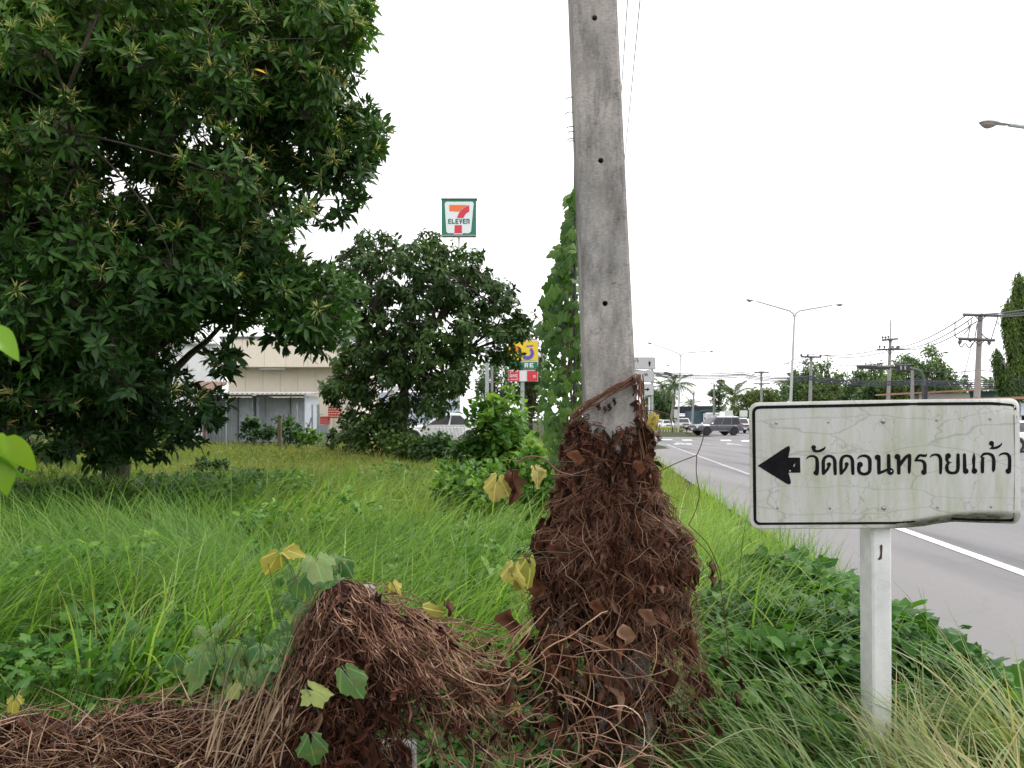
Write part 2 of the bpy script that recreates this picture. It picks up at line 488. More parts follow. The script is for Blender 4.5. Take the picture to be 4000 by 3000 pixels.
# one ground sheet, fine near the camera
xs = np.unique(np.concatenate([np.linspace(-1500, -60, 12), np.linspace(-60, -12, 17), np.linspace(-12, 6, 46), np.linspace(6, 60, 19), np.linspace(60, 1500, 12)]))
ys = np.unique(np.concatenate([np.linspace(-300, -4, 8), np.linspace(-4, 14, 46), np.linspace(14, 60, 24), np.linspace(60, 1800, 16)]))
gx, gy = np.meshgrid(xs, ys, indexing='ij')
V = np.stack([gx, gy, gz(gx, gy)], -1).reshape(-1, 3)
ny = len(ys)
ii, jj = np.meshgrid(np.arange(len(xs) - 1), np.arange(ny - 1), indexing='ij')
q = np.stack([ii * ny + jj, (ii + 1) * ny + jj, (ii + 1) * ny + jj + 1, ii * ny + jj + 1], -1).reshape(-1, 4)
tag(put('ground', V, [q], M_soil, smooth=True), 'dark soil of the vacant lot and verge under the grass', kind='structure')

def sheet(name, pts, z, m, label=None, kind='structure', parent=None):
    pts = [(float(p[0]), float(p[1]), z) for p in pts]
    mb = MB().add(np.array(pts), [tuple(range(len(pts)))])
    o = mb.build(name, m, parent)
    if kind and parent is None: tag(o, label, kind=kind)
    return o
rf = road_frame
road_poly = [rf(2.2, -30), rf(30, -30), rf(30, 58), (140, 62), (140, 112), rf(30, 112), rf(30, 260), rf(4.5, 260), rf(4.0, 112), rf(-2, 110), (-30, 108), (-30, 66),
             rf(-2, 62), rf(1.0, 52), rf(2.2, 42)]
sheet('road', road_poly, .012, M_road, 'grey asphalt road and crossing running past the verge')
# painted markings, each a sheet just above the asphalt
def line_strip(name, c0, s0, c1, s1, w, m, label):
    a, b_ = rf(c0, s0), rf(c1, s1)
    d = (b_ - a) / np.linalg.norm(b_ - a); n_ = np.array([-d[1], d[0]]) * w / 2
    k = max(2, int(np.linalg.norm(b_ - a) / 1.5)); t = np.linspace(0, 1, k)
    A = a + (b_ - a) * t[:, None]
    V = np.concatenate([np.c_[A - n_, np.full(k, .018)], np.c_[A + n_, np.full(k, .018)]])
    q = np.stack([np.arange(k - 1), np.arange(1, k), k + np.arange(1, k), k + np.arange(k - 1)], -1)
    return tag(put(name, V, [q], m), label, kind='structure')
line_strip('road_edge_line', 4.12, -20, 4.12, 17, .15, M_paint, 'solid white edge line running along the near side of the road')
line_strip('road_edge_line', 4.12, 17.2, 4.12, 46, .13, M_paint_worn, 'worn far stretch of the white edge line before the crossing')
def gpt(px, py): 
    Y = CAM_H * F / (py - HZ); return ((px - 2000) / F * Y, Y)
for k, (x0, x1, y0, y1) in enumerate([(2580, 2622, 1716.5, 1719), (2662, 2700, 1718, 1721.5), (2812, 2852, 1719, 1723), (2893, 2960, 1721, 1726), (2985, 3050, 1722, 1727),
                                      (2562, 2600, 1685.6, 1687.3), (2630, 2700, 1734, 1737)]):
    a, b_ = gpt(x0, y0), gpt(x1, y0); c_, d_ = gpt(x1 + 6, y1), gpt(x0 + 6, y1)
    o = sheet('road_marking', [a, d_, c_, b_], .018, M_paint, 'short white painted bar on the asphalt of the crossing')
    tag(o, group='painted bars on the crossing')
for pts, lb in (([(2698, 1722), (2702, 1722), (2776, 1738), (2770, 1738.5)], 'thin slanting white guide line painted on the crossing'),
                ([(2838, 1732), (2850, 1731.5), (2902, 1741), (2896, 1742.5), (2862, 1738), (2838, 1738)], 'white turn arrow painted on the asphalt by the sign board'),
                ([(2640, 1730), (2665, 1731), (2684, 1737), (2668, 1739), (2640, 1734)], 'white straight arrow painted on the far lane')):
    sheet('road_marking', [gpt(*p) for p in pts], .022, M_paint_worn, lb)

# ------------------------------------------------------------ utility pole
def stained_concrete(name, base=(.37, .365, .35), dark=(.10, .10, .095), scale=3.0):
    m, nt, b = newmat(name); L = nt.links.new
    t = nt.nodes.new('ShaderNodeTexCoord')
    def noise(sc, det, st=(1, 1, 1), ro=.6):
        mp_ = nt.nodes.new('ShaderNodeMapping'); mp_.inputs['Scale'].default_value = st
        n = nt.nodes.new('ShaderNodeTexNoise'); n.inputs['Scale'].default_value = sc; n.inputs['Detail'].default_value = det; n.inputs['Roughness'].default_value = ro
        L(t.outputs['Object'], mp_.inputs['Vector']); L(mp_.outputs['Vector'], n.inputs['Vector']); return n.outputs['Fac']
    def ramp(fac, p0, c0, p1, c1):
        r = nt.nodes.new('ShaderNodeValToRGB'); r.color_ramp.elements[0].position = p0; r.color_ramp.elements[1].position = p1
        r.color_ramp.elements[0].color = (*c0, 1); r.color_ramp.elements[1].color = (*c1, 1); L(fac, r.inputs['Fac']); return r.outputs['Color']
    def mul(a, b2, f=1.0):
        mi = nt.nodes.new('ShaderNodeMix'); mi.data_type = 'RGBA'; mi.blend_type = 'MULTIPLY'; mi.inputs[0].default_value = f
        L(a, mi.inputs[6]); L(b2, mi.inputs[7]); return mi.outputs[2]
    big = noise(scale, 8, (1, 1, .6), .7)
    c = ramp(big, .38, tuple(v * .55 for v in base), .6, base)
    c = mul(c, ramp(noise(9, 8, (1, 1, .25), .75), .35, (.42, .43, .43), .55, (1.06, 1.05, 1.03)))
    c = mul(c, ramp(noise(60, 6, (1, 1, 2.5), .7), .3, (.7, .7, .7), .6, (1.1, 1.1, 1.1)))
    c = mul(c, ramp(noise(14, 10, (1, 1, 1.6), .85), .33, (.22, .23, .24), .44, (1, 1, 1)))
    c = mul(c, ramp(noise(1.3, 3, (1, 1, 1)), .35, (.8, .82, .84), .6, (1.08, 1.02, 1.0)))
    L(c, b.inputs['Base Color']); b.inputs['Roughness'].default_value = .9; b.inputs['Specular IOR Level'].default_value = .25
    bp = nt.nodes.new('ShaderNodeBump'); bp.inputs['Strength'].default_value = .6; bp.inputs['Distance'].default_value = .004
    L(noise(70, 8, (1, 1, 1), .8), bp.inputs['Height']); L(bp.outputs['Normal'], b.inputs['Normal'])
    return m
M_pole = stained_concrete('pole_concrete')
M_conc2 = stained_concrete('old_concrete', (.30, .30, .28))
M_dark = mat('dark_hollow', (.015, .014, .013), .9, var=.1)

YP = 2.9
def zy(py, Y=YP): return CAM_H - (py - HZ) / F * Y
def pole_x(py, side):      # world x at depth YP of the front face's edges
    px = (2236 + .0377 * py) if side < 0 else (2412 + .0487 * py)
    return (px - 2000) / F * YP
def zpy(z): return HZ - (z - CAM_H) * F / YP
pole = thing('utility_pole', 'tall weathered concrete utility pole with bolt holes, wrapped in dead vines at its foot', 'utility pole', (.40, 3.0, 0))
def pole_section(zs, depth=.22):
    V = []; 
    for z in zs:
        py = zpy(z); xl, xr = pole_x(py, -1), pole_x(py, 1)
        w = xr - xl; ch = .012
        dd = depth * (w / .19)
        V += [(xl, YP + ch, z), (xl + ch, YP, z), (xr - ch, YP, z), (xr, YP + ch, z), (xr, YP + dd - ch, z), (xr - ch, YP + dd, z), (xl + ch, YP + dd, z), (xl, YP + dd - ch, z)]
    return V
hole_py = [-487, 70, 627, 1185, 2910]
mb = MB()
zs = [-.4] + sorted([zpy_ for zpy_ in []]) + list(np.linspace(-.1, 8.2, 30))
zs = sorted(set([-.4] + [float(v) for v in np.linspace(-.1, 6.2, 24)]))
hz = [zy(p) for p in hole_py]
hx = [(2323 - 12 - 2000) / F * YP, (2323 - 2000) / F * YP, (2347 - 2000) / F * YP, (2364 - 2000) / F * YP, (2430 - 2000) / F * YP]
zs = [z for z in zs if all(abs(z - h) > .06 for h in hz)]
for h in hz: zs += [h - .03, h + .03]
zs = sorted(zs)
Vp = np.array(pole_section(zs))
Fl = []
for k in range(len(zs) - 1):
    midz = (zs[k] + zs[k + 1]) / 2
    hh = [j for j, h in enumerate(hz) if abs(midz - h) < .01]
    for i in range(8):
        j = (i + 1) % 8
        if i == 1 and hh: continue
        Fl.append((k * 8 + i, k * 8 + j, k * 8 + 8 + j, k * 8 + 8 + i))
Fl += [tuple(range(7, -1, -1)), tuple((len(zs) - 1) * 8 + i for i in range(8))]
mb.add(Vp, Fl)
for h, x0 in zip(hz, hx):           # the front face round each bolt hole, with the hole's own wall
    n = 16; a = np.arange(n) * 2 * math.pi / n
    xl, xr = pole_x(zpy(h), -1) + .012, pole_x(zpy(h), 1) - .012
    xl0, xr0 = pole_x(zpy(h - .03), -1) + .012, pole_x(zpy(h - .03), 1) - .012
    xl1, xr1 = pole_x(zpy(h + .03), -1) + .012, pole_x(zpy(h + .03), 1) - .012
    ring = [(x0 + .0105 * math.cos(t), YP, h + .0105 * math.sin(t)) for t in a]
    outer = []
    for t in a:
        c_, s_ = math.cos(t), math.sin(t)
        k_ = .03 / max(abs(c_), abs(s_)); outer.append((x0 + k_ * c_, YP, h + k_ * s_))
    inner = [(p[0], YP + .1, p[2]) for p in ring]
    V = ring + outer + inner
    F_ = [(i, n + i, n + (i + 1) % n, (i + 1) % n) for i in range(n)] + [(i, (i + 1) % n, 2 * n + (i + 1) % n, 2 * n + i) for i in range(n)]
    mb.add(V, F_)
    mb.add([(xl0, YP, h - .03), (x0 - .03, YP, h - .03), (x0 - .03, YP, h + .03), (xl1, YP, h + .03)], [(0, 1, 2, 3)])
    mb.add([(x0 + .03, YP, h - .03), (xr0, YP, h - .03), (xr1, YP, h + .03), (x0 + .03, YP, h + .03)], [(0, 1, 2, 3)])
mb.build('pole_shaft', M_pole, pole)
for h, x0 in zip(hz, hx):
    MB().tube([(x0, YP + .09, h), (x0, YP + .11, h)], .012, 12).build('bolt_hole', M_dark, pole)
# crossarm at the top of the pole, out of frame
M_wire = mat('dark_cable', (.03, .03, .035), .6, var=.1)
M_wire2 = mat('grey_cable', (.05, .055, .07), .6, var=.1)

# ------------------------------------------------------------ white direction board on its post
YS = 3.1
def S(px, py, dy=0): return P(px, py, YS + dy)
def sign_mat():
    m, nt, b = newmat('cracked_sign_sheet'); L = nt.links.new
    t = nt.nodes.new('ShaderNodeTexCoord')
    def mapped(st):
        mp_ = nt.nodes.new('ShaderNodeMapping'); mp_.inputs['Scale'].default_value = st; L(t.outputs['Object'], mp_.inputs['Vector']); return mp_.outputs['Vector']
    def noise(v, sc, det, ro=.6):
        n = nt.nodes.new('ShaderNodeTexNoise'); n.inputs['Scale'].default_value = sc; n.inputs['Detail'].default_value = det; n.inputs['Roughness'].default_value = ro
        L(v, n.inputs['Vector']); return n
    def rng_(v, a, b2, c=0, d=1):
        r = nt.nodes.new('ShaderNodeMapRange'); r.inputs['From Min'].default_value = a; r.inputs['From Max'].default_value = b2
        r.inputs['To Min'].default_value = c; r.inputs['To Max'].default_value = d; L(v, r.inputs['Value']); return r.outputs['Result']
    def mix(f, a, b2, mode='MIX'):
        mi = nt.nodes.new('ShaderNodeMix'); mi.data_type = 'RGBA'; mi.blend_type = mode
        if isinstance(f, float): mi.inputs[0].default_value = f
        else: L(f, mi.inputs[0])
        for s_, v in ((6, a), (7, b2)):
            if isinstance(v, tuple): mi.inputs[s_].default_value = (*v, 1)
            else: L(v, mi.inputs[s_])
        return mi.outputs[2]
    streak = noise(mapped((9, 1, 1.2)), 1.6, 6, .65).outputs['Fac']
    c = mix(rng_(streak, .42, .66), (.50, .50, .485), (.34, .37, .23))
    blot = noise(mapped((1, 1, 1)), 4.0, 5, .6).outputs['Fac']
    c = mix(rng_(blot, .35, .65, .0, .55), c, (.52, .53, .53))
    fine = noise(mapped((30, 1, 3)), 2.5, 5, .7).outputs['Fac']
    c = mix(rng_(fine, .35, .65, .0, .16), c, (.28, .30, .22))
    # cracks: warped cell borders, long ones mostly level, and a finer net
    def cracks(st, sc, width, warp, seed):
        v = mapped(st)
        wn = noise(v, sc * .9, 3)
        add = nt.nodes.new('ShaderNodeMixRGB'); add.blend_type = 'ADD'; add.inputs[0].default_value = warp
        L(v, add.inputs[1]); L(wn.outputs['Color'], add.inputs[2])
        mpg = nt.nodes.new('ShaderNodeMapping'); mpg.inputs['Location'].default_value = (seed, seed, seed); L(add.outputs[0], mpg.inputs['Vector'])
        vo = nt.nodes.new('ShaderNodeTexVoronoi'); vo.feature = 'DISTANCE_TO_EDGE'; vo.voronoi_dimensions = '3D'; vo.inputs['Scale'].default_value = sc
        L(mpg.outputs['Vector'], vo.inputs['Vector'])
        return rng_(vo.outputs['Distance'], 0, width, 1, 0)
    k1 = cracks((.55, .01, 1.9), 4.0, .016, .16, 3.1)
    k2 = cracks((1.9, .01, 1.1), 8.5, .020, .12, 7.7)
    msk = rng_(noise(mapped((1, 1, 1)), 3.3, 2).outputs['Fac'], .44, .56)
    mm = nt.nodes.new('ShaderNodeMath'); mm.operation = 'MULTIPLY'; L(k2, mm.inputs[0]); L(msk, mm.inputs[1])
    m5 = nt.nodes.new('ShaderNodeMath'); m5.operation = 'MULTIPLY'; L(mm.outputs[0], m5.inputs[0]); m5.inputs[1].default_value = .5
    m6 = nt.nodes.new('ShaderNodeMath'); m6.operation = 'MULTIPLY'; L(k1, m6.inputs[0]); m6.inputs[1].default_value = .42
    m7 = nt.nodes.new('ShaderNodeMath'); m7.operation = 'MAXIMUM'; L(m5.outputs[0], m7.inputs[0]); L(m6.outputs[0], m7.inputs[1])
    c = mix(m7.outputs[0], c, (.15, .155, .13))
    # darker olive-brown band along the folded lower edge
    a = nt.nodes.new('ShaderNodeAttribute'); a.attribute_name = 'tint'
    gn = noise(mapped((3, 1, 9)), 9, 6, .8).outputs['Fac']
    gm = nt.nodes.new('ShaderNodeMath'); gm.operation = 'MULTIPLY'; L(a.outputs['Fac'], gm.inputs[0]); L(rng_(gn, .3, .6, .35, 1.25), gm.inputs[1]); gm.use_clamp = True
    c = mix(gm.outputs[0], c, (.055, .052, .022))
    L(c, b.inputs['Base Color']); b.inputs['Roughness'].default_value = .62; b.inputs['Specular IOR Level'].default_value = .35
    bp = nt.nodes.new('ShaderNodeBump'); bp.inputs['Strength'].default_value = .25; bp.inputs['Distance'].default_value = .001; bp.invert = True
    L(m7.outputs[0], bp.inputs['Height']); L(bp.outputs['Normal'], b.inputs['Normal'])
    return m
M_sign = sign_mat()
M_back = mat('sign_back', (.3, .3, .3), .5, metal=.5)
M_black = mat('sign_black', (.008, .008, .010), .8, var=.5, scale=30, spec=.1)
M_bolt = mat('sign_bolt', (.32, .31, .28), .45, metal=.6, var=.4, scale=60)
M_postw = mat('post_whitewash', (.72, .73, .72), .85, scale=9, bump=.6, c2=(.55, .56, .55))
M_frame = mat('sign_margin', (.6, .6, .6), .6, scale=20, c2=(.48, .48, .48))

topx = [(2925, 1573), (3375, 1563), (3932, 1556), (3984, 1557)]
botx = [(2925, 2067), (3504, 2064), (3597, 2056), (3660, 2045), (3716, 2038), (3788, 2041), (3958, 2046), (3984, 2046)]
crease = [(3380, 2062), (3440, 2056), (3597, 2028), (3715, 2010), (3800, 2003), (3984, 2003)]
ip = lambda x, pts: np.interp(x, [p[0] for p in pts], [p[1] for p in pts])
def sign_depth(px, py):
    """how far the dented plate stands back from its plane, metres"""
    d = 0.0
    cy = ip(px, crease)
    if px > 3400 and py > cy: d += min(1, (px - 3400) / 150) * (py - cy) * .00150
    if px > 3962: d += (px - 3962) * .0013
    u = (px - 3800) / 160.0; v = (1612 - py) / 50.0
    if u > 0 and v > 0: d += .02 * min(u, 1) * min(v, 1.1)
    d += .002 * math.sin(px / 90.0) * math.sin(py / 70.0)
    return d
board = thing('direction_sign', 'large cracked white direction board with black left arrow and Thai lettering on a white post', 'road sign', (P(3425, 2900, YS)[0], YS + .05, 0))
XL, XR, CR = 2926.0, 3982.0, 34.0
cols_ = np.unique(np.concatenate([XL + CR * (1 - np.cos(np.linspace(0, math.pi / 2, 8))), np.linspace(XL + CR, XR - CR, 72), XR - CR * (1 - np.cos(np.linspace(0, math.pi / 2, 8)))]))
rows = 36
Vf, tn = [], []
for px in cols_:
    e = min(px - XL, XR - px); cc = CR - math.sqrt(max(0, CR ** 2 - (CR - e) ** 2)) if e < CR else 0
    y0, y1 = ip(px, topx) + cc, ip(px, botx) - cc
    for r_ in range(rows + 1):
        tt = r_ / rows; tt = 1 - (1 - tt) ** 1.35
        py = y0 + (y1 - y0) * tt
        xx = px + (1 if True else 0) * (py - 1570) * .012
        Vf.append(S(xx, py, sign_depth(px, py)))
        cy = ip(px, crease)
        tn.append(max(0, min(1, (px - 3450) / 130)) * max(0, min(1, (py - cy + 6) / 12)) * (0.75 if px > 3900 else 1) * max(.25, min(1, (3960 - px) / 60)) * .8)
n0 = len(Vf); Vf = np.array(Vf)
Vb = Vf + np.array([0, .003, 0])
i_, j_ = np.meshgrid(np.arange(len(cols_) - 1), np.arange(rows), indexing='ij')
qf = np.stack([i_ * (rows + 1) + j_, i_ * (rows + 1) + j_ + 1, (i_ + 1) * (rows + 1) + j_ + 1, (i_ + 1) * (rows + 1) + j_], -1).reshape(-1, 4)
per = [i * (rows + 1) for i in range(len(cols_))] + [(len(cols_) - 1) * (rows + 1) + j for j in range(1, rows + 1)] + [i * (rows + 1) + rows for i in range(len(cols_) - 2, -1, -1)] + [j for j in range(rows - 1, 0, -1)]
side = np.array([(per[k], per[(k + 1) % len(per)], per[(k + 1) % len(per)] + n0, per[k] + n0) for k in range(len(per))])
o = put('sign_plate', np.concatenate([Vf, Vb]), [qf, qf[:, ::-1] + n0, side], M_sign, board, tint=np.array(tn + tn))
def SL(px, py, lift=.0012):
    return S(px + (py - 1570) * .0, py, sign_depth(px, py) - lift)

def spline(pts, n=6):
    P_ = np.array(pts, float); out = []
    Q = np.concatenate([[2 * P_[0] - P_[1]], P_, [2 * P_[-1] - P_[-2]]])
    for i in range(1, len(Q) - 2):
        for t in np.linspace(0, 1, n, endpoint=False):
            a, b_, c_, d_ = Q[i - 1:i + 3]
            out.append(.5 * ((2 * b_) + (-a + c_) * t + (2 * a - 5 * b_ + 4 * c_ - d_) * t * t + (-a + 3 * b_ - 3 * c_ + d_) * t ** 3))
    out.append(P_[-1]); return np.array(out)
def stroke(mb, pts, proj, lift, closed=False):
    s_ = spline(pts) if len(pts) > 2 else np.array(pts, float)
    c_ = s_[:, :2]; w = np.maximum(s_[:, 2], 2) / 2
    t = unit(np.gradient(c_, axis=0)); n_ = np.stack([-t[:, 1], t[:, 0]], -1)
    A, B = c_ + n_ * w[:, None], c_ - n_ * w[:, None]
    k = len(c_)
    V = [proj(p, lift) for p in A] + [proj(p, lift) for p in B]
    Fl = [(i, i + 1, k + i + 1, k + i) for i in range(k - 1)]
    mb.add(np.array(V), Fl)
    for e, sg in ((0, -1), (k - 1, 1)):      # round caps
        if w[e] > 6:
            a0 = math.atan2(t[e, 1] * sg, t[e, 0] * sg)
            cap = [c_[e] + w[e] * np.array([math.cos(a0 + a), math.sin(a0 + a)]) for a in np.linspace(-math.pi / 2, math.pi / 2, 9)]
            mb.add(np.array([proj(p, lift + .00005) for p in cap]), [tuple(range(9))])
def disc(mb, x, y, r, proj, lift, hole=0):
    a = np.arange(20) * 2 * math.pi / 20
    mb.add(np.array([proj((x + r * math.cos(t), y + r * math.sin(t)), lift) for t in a]), [tuple(range(20))])
ZA = lambda p, l: SL(2920 + p[0] * .24864, 1700 + p[1] * .24864, l)
ZB = lambda p, l: SL(3440 + p[0] * .24864, 1680 + p[1] * .24864, l)
do_dek = [(1285, 470, 46), (1262, 525, 42), (1228, 568, 42), (1196, 602, 48)]
do_dek2 = [(1194, 600, 52), (1191, 500, 54), (1194, 405, 54), (1220, 350, 48), (1280, 326, 40), (1342, 348, 48), (1370, 405, 55), (1374, 500, 57), (1379, 605, 50)]
sh = lambda L_, dx, dy: [(p[0] + dx, p[1] + dy, p[2]) for p in L_]
letters = [
 (ZA, [[(1030, 195, 46), (1050, 240, 50), (1110, 252, 38), (1170, 232, 42), (1208, 205, 30), (1222, 172, 4)]], [(1040, 192, 37)]),
 (ZA, [[(923, 382, 4), (945, 350, 24), (985, 330, 28), (1040, 330, 36), (1082, 358, 46), (1094, 410, 56), (1096, 480, 60), (1092, 560, 64), (1086, 600, 68)]], [(1070, 590, 34)]),
 (ZA, [do_dek, do_dek2], [(1280, 460, 35)]),
 (ZA, [sh(do_dek, 278, -4), sh(do_dek2, 278, -4)], [(1558, 456, 33)]),
 (ZA, [[(1755, 470, 62), (1748, 530, 56), (1765, 585, 52), (1832, 612, 46), (1898, 590, 52), (1921, 540, 56), (1922, 400, 58), (1900, 350, 52), (1850, 324, 44), (1790, 327, 34), (1745, 352, 22), (1727, 385, 4)]], [(1768, 462, 45)]),
 (ZB, [[(-28, 420, 56), (-27, 520, 58), (-26, 662, 54)], [(-26, 678, 44), (40, 650, 42), (120, 615, 40)], [(126, 400, 54), (128, 500, 58), (130, 640, 60)]], [(-48, 428, 44), (155, 650, 55)]),
 (ZB, [[(285, 425, 56), (284, 520, 58), (286, 672, 56)], [(298, 548, 58), (345, 488, 54), (400, 422, 50), (450, 392, 46)], [(455, 402, 54), (455, 500, 56), (450, 640, 46), (450, 672, 30)]], [(264, 418, 45)]),
 (ZB, [[(722, 376, 14), (706, 402, 40), (660, 400, 42), (612, 398, 42), (578, 432, 44), (548, 478, 34)], [(545, 480, 30), (600, 475, 34), (655, 485, 44), (692, 530, 54), (696, 640, 54)]], [(680, 660, 43)]),
 (ZB, [[(776, 436, 4), (800, 402, 28), (860, 384, 34), (915, 402, 48), (941, 460, 56), (945, 560, 52), (942, 672, 44)]], []),
 (ZB, [[(1046, 410, 58), (1042, 468, 50), (1066, 505, 36), (1124, 512, 3)], [(1076, 508, 34), (1046, 550, 50), (1042, 610, 56), (1068, 658, 50), (1130, 674, 42), (1192, 658, 50), (1215, 600, 57), (1217, 500, 58), (1217, 390, 52)]], [(1062, 406, 44)]),
 (ZB, [[(1317, 388, 50), (1320, 500, 56), (1322, 640, 58)]], [(1338, 645, 45)]),
 (ZB, [[(1466, 372, 20), (1467, 420, 44), (1462, 480, 54), (1465, 560, 40), (1460, 640, 54)]], [(1474, 642, 45)]),
 (ZB, [[(1600, 655, 52), (1600, 540, 58), (1604, 450, 48)], [(1568, 420, 4), (1604, 436, 34), (1640, 432, 4)], [(1578, 420, 24), (1620, 378, 40), (1690, 370, 40), (1750, 398, 50), (1776, 460, 56), (1778, 560, 56), (1774, 620, 52), (1770, 652, 22)]], []),
 (ZB, [[(1762, 215, 34), (1758, 262, 30), (1708, 297, 4)], [(1710, 292, 8), (1780, 283, 38), (1850, 263, 38), (1892, 228, 24), (1907, 194, 4)]], [(1742, 208, 39)]),
 (ZB, [[(1856, 414, 4), (1880, 386, 24), (1930, 368, 34), (1990, 376, 44), (2024, 430, 54), (2028, 530, 54), (2022, 640, 58)]], [(2006, 645, 43)]),
]
for pr, strokes, discs in letters:
    mb = MB(); lift = .0012
    for s_ in strokes: stroke(mb, s_, pr, lift); lift += .00012
    for d in discs: disc(mb, d[0], d[1], d[2], pr, lift); lift += .00012
    mb.build('letter', M_black, board)
disc_o = MB(); disc(disc_o, 168, 645, 11, ZB, .0019); disc_o.build('letter_counter', M_frame, board)
arrow = [(160, 480), (340, 362), (500, 255), (600, 190), (640, 170), (662, 178), (670, 215), (655, 280), (640, 352), (735, 350), (826, 352), (832, 588), (700, 590), (672, 585), (645, 595), (665, 660), (685, 740), (675, 765), (650, 773), (610, 760), (500, 690), (350, 600)]
mb = MB()
cen = ZA((560, 480), .0012)
A = [ZA(p, .0012) for p in arrow]
mb.add(np.array([cen] + A), [(0, 1 + i, 1 + (i + 1) % len(A)) for i in range(len(A))])
mb.build('arrow', M_black, board)
mb = MB()
for (x, y, r_) in ((668, 560, 12), (735, 470, 9), (728, 490, 7), (745, 452, 5)):
    disc(mb, x, y, r_, ZA, .0016)
mb.build('arrow_scratch', M_frame, board)
# black border line
bp_ = []
for x in np.linspace(2975, 3905, 60): bp_.append((x, ip(x, [(2940, 1591.5), (3375, 1583), (3560, 1578), (3870, 1576), (3905, 1578)]), 12 if abs(x - 3570) > 14 else 9))
for x in np.linspace(3915, 3950, 5): bp_.append((x, 1578 + (x - 3905) * .08, 9))
for a in np.linspace(-80, 0, 5): bp_.append((3952 + 14 * math.cos(R(a)), 1597 + 14 * math.sin(R(a)), 9))
for y in np.linspace(1625, 2005, 26): bp_.append((3966 + 3 * math.sin((y - 1600) / 130), y, 12))
for a in np.linspace(10, 80, 5): bp_.append((3947 + 20 * math.cos(R(a)), 2013 + 20 * math.sin(R(a)), 12))
for x in np.linspace(3925, 2975, 60): bp_.append((x, ip(x, [(2950, 2046), (3504, 2043), (3633, 2035), (3690, 2028), (3715, 2026), (3788, 2030), (3932, 2033)]), 9.5))
for a in np.linspace(100, 170, 5): bp_.append((2969 + 20 * math.cos(R(a)), 2026 + 20 * math.sin(R(a)), 11))
for y in np.linspace(2005, 1635, 16): bp_.append((2949 - (2005 - y) * .013, y, 12))
for a in np.linspace(190, 260, 5): bp_.append((2964 + 20 * math.cos(R(a)), 1612 + 20 * math.sin(R(a)), 12))
bp_.append(bp_[0])
bp_ = np.array(bp_); t = unit(np.gradient(bp_[:, :2], axis=0)); t[0] = t[-1] = (1, 0); n_ = np.stack([-t[:, 1], t[:, 0]], -1) * bp_[:, 2:] / 2
k = len(bp_)
V = [SL(*p) for p in bp_[:, :2] + n_] + [SL(*p) for p in bp_[:, :2] - n_]
MB().add(np.array(V), [(i, i + 1, k + i + 1, k + i) for i in range(k - 1)]).build('border_line', M_black, board)
def dome(mb, c, r, h, n=12):
    rings = []
    for a in (0, 30, 60, 85):
        rings += [(c[0] + r * math.cos(R(a)) * math.cos(t), c[1] - h * math.sin(R(a)), c[2] + r * math.cos(R(a)) * math.sin(t)) for t in np.arange(n) * 2 * math.pi / n]
    Fl = [(k * n + i, k * n + (i + 1) % n, (k + 1) * n + (i + 1) % n, (k + 1) * n + i) for k in range(3) for i in range(n)] + [tuple(3 * n + i for i in range(n))]
    return mb.add(rings, Fl)
for (zx, zy_, r_) in ((335, 297, 5), (730, 290, 4.5), (1550, 275, 5), (1955, 265, 5), (1145, 282, 10), (1150, 940, 9.5), (345, 940, 4.5), (743, 940, 5), (1557, 933, 5), (1963, 930, 5)):
    px, py = 2860 + zx * .5154, 1500 + zy_ * .5154
    mb = MB(); dome(mb, SL(px, py, .001), r_ * YS / F, r_ * YS / F * .7)
    ob = mb.build('bolt', M_bolt, board, smooth=True)
    ob.data.polygons.foreach_set('use_smooth', [True] * len(ob.data.polygons))
# stiffening rails behind the plate
for py in (1652, 1985):
    a, b_ = S(2990, py, .022), S(3900, py, .022)
    MB().box((a + b_) / 2, (b_[0] - a[0], .028, .04)).build('rail', M_back, board)
# post
def lean_box(x0t, x1t, x0b, x1b, yf, d, zt, zb, nz_=14, ch=.004, jit=.0015):
    V = []; zs_ = np.linspace(zb, zt, nz_)
    for z in zs_:
        t = (z - zb) / (zt - zb); xl = x0b + (x0t - x0b) * t; xr = x1b + (x1t - x1b) * t
        ring = [(xl, yf + ch), (xl + ch, yf), (xr - ch, yf), (xr, yf + ch), (xr, yf + d), (xl, yf + d)]
        V += [(x + random.uniform(-jit, jit), y + random.uniform(-jit, jit), z) for x, y in ring]
    Fl = [(k * 6 + i, k * 6 + (i + 1) % 6, k * 6 + 6 + (i + 1) % 6, k * 6 + 6 + i) for k in range(nz_ - 1) for i in range(6)]
    Fl += [tuple(range(5, -1, -1)), tuple((nz_ - 1) * 6 + i for i in range(6))]
    return V, Fl
YF = YS + .038
sx = lambda px: (px - 2000) / F * YF
mb = MB(); mb.add(*lean_box(sx(3404), sx(3484), sx(3416), sx(3487), YF, .115, S(0, 1600)[2], -.3, 34, .008, .001))
mb.build('post', M_postw, board)
# the split in the post's face
spl = [(3437, 2132), (3443, 2126), (3448, 2132), (3446, 2160), (3445, 2182), (3436, 2188), (3428, 2184), (3436, 2176), (3439, 2160)]
mb = MB(); mb.add(np.array([P(x, y, YF - .002) for x, y in spl]), [tuple(range(len(spl)))]); mb.build('crack', mat('crack_brown', (.06, .035, .025), .9), board)
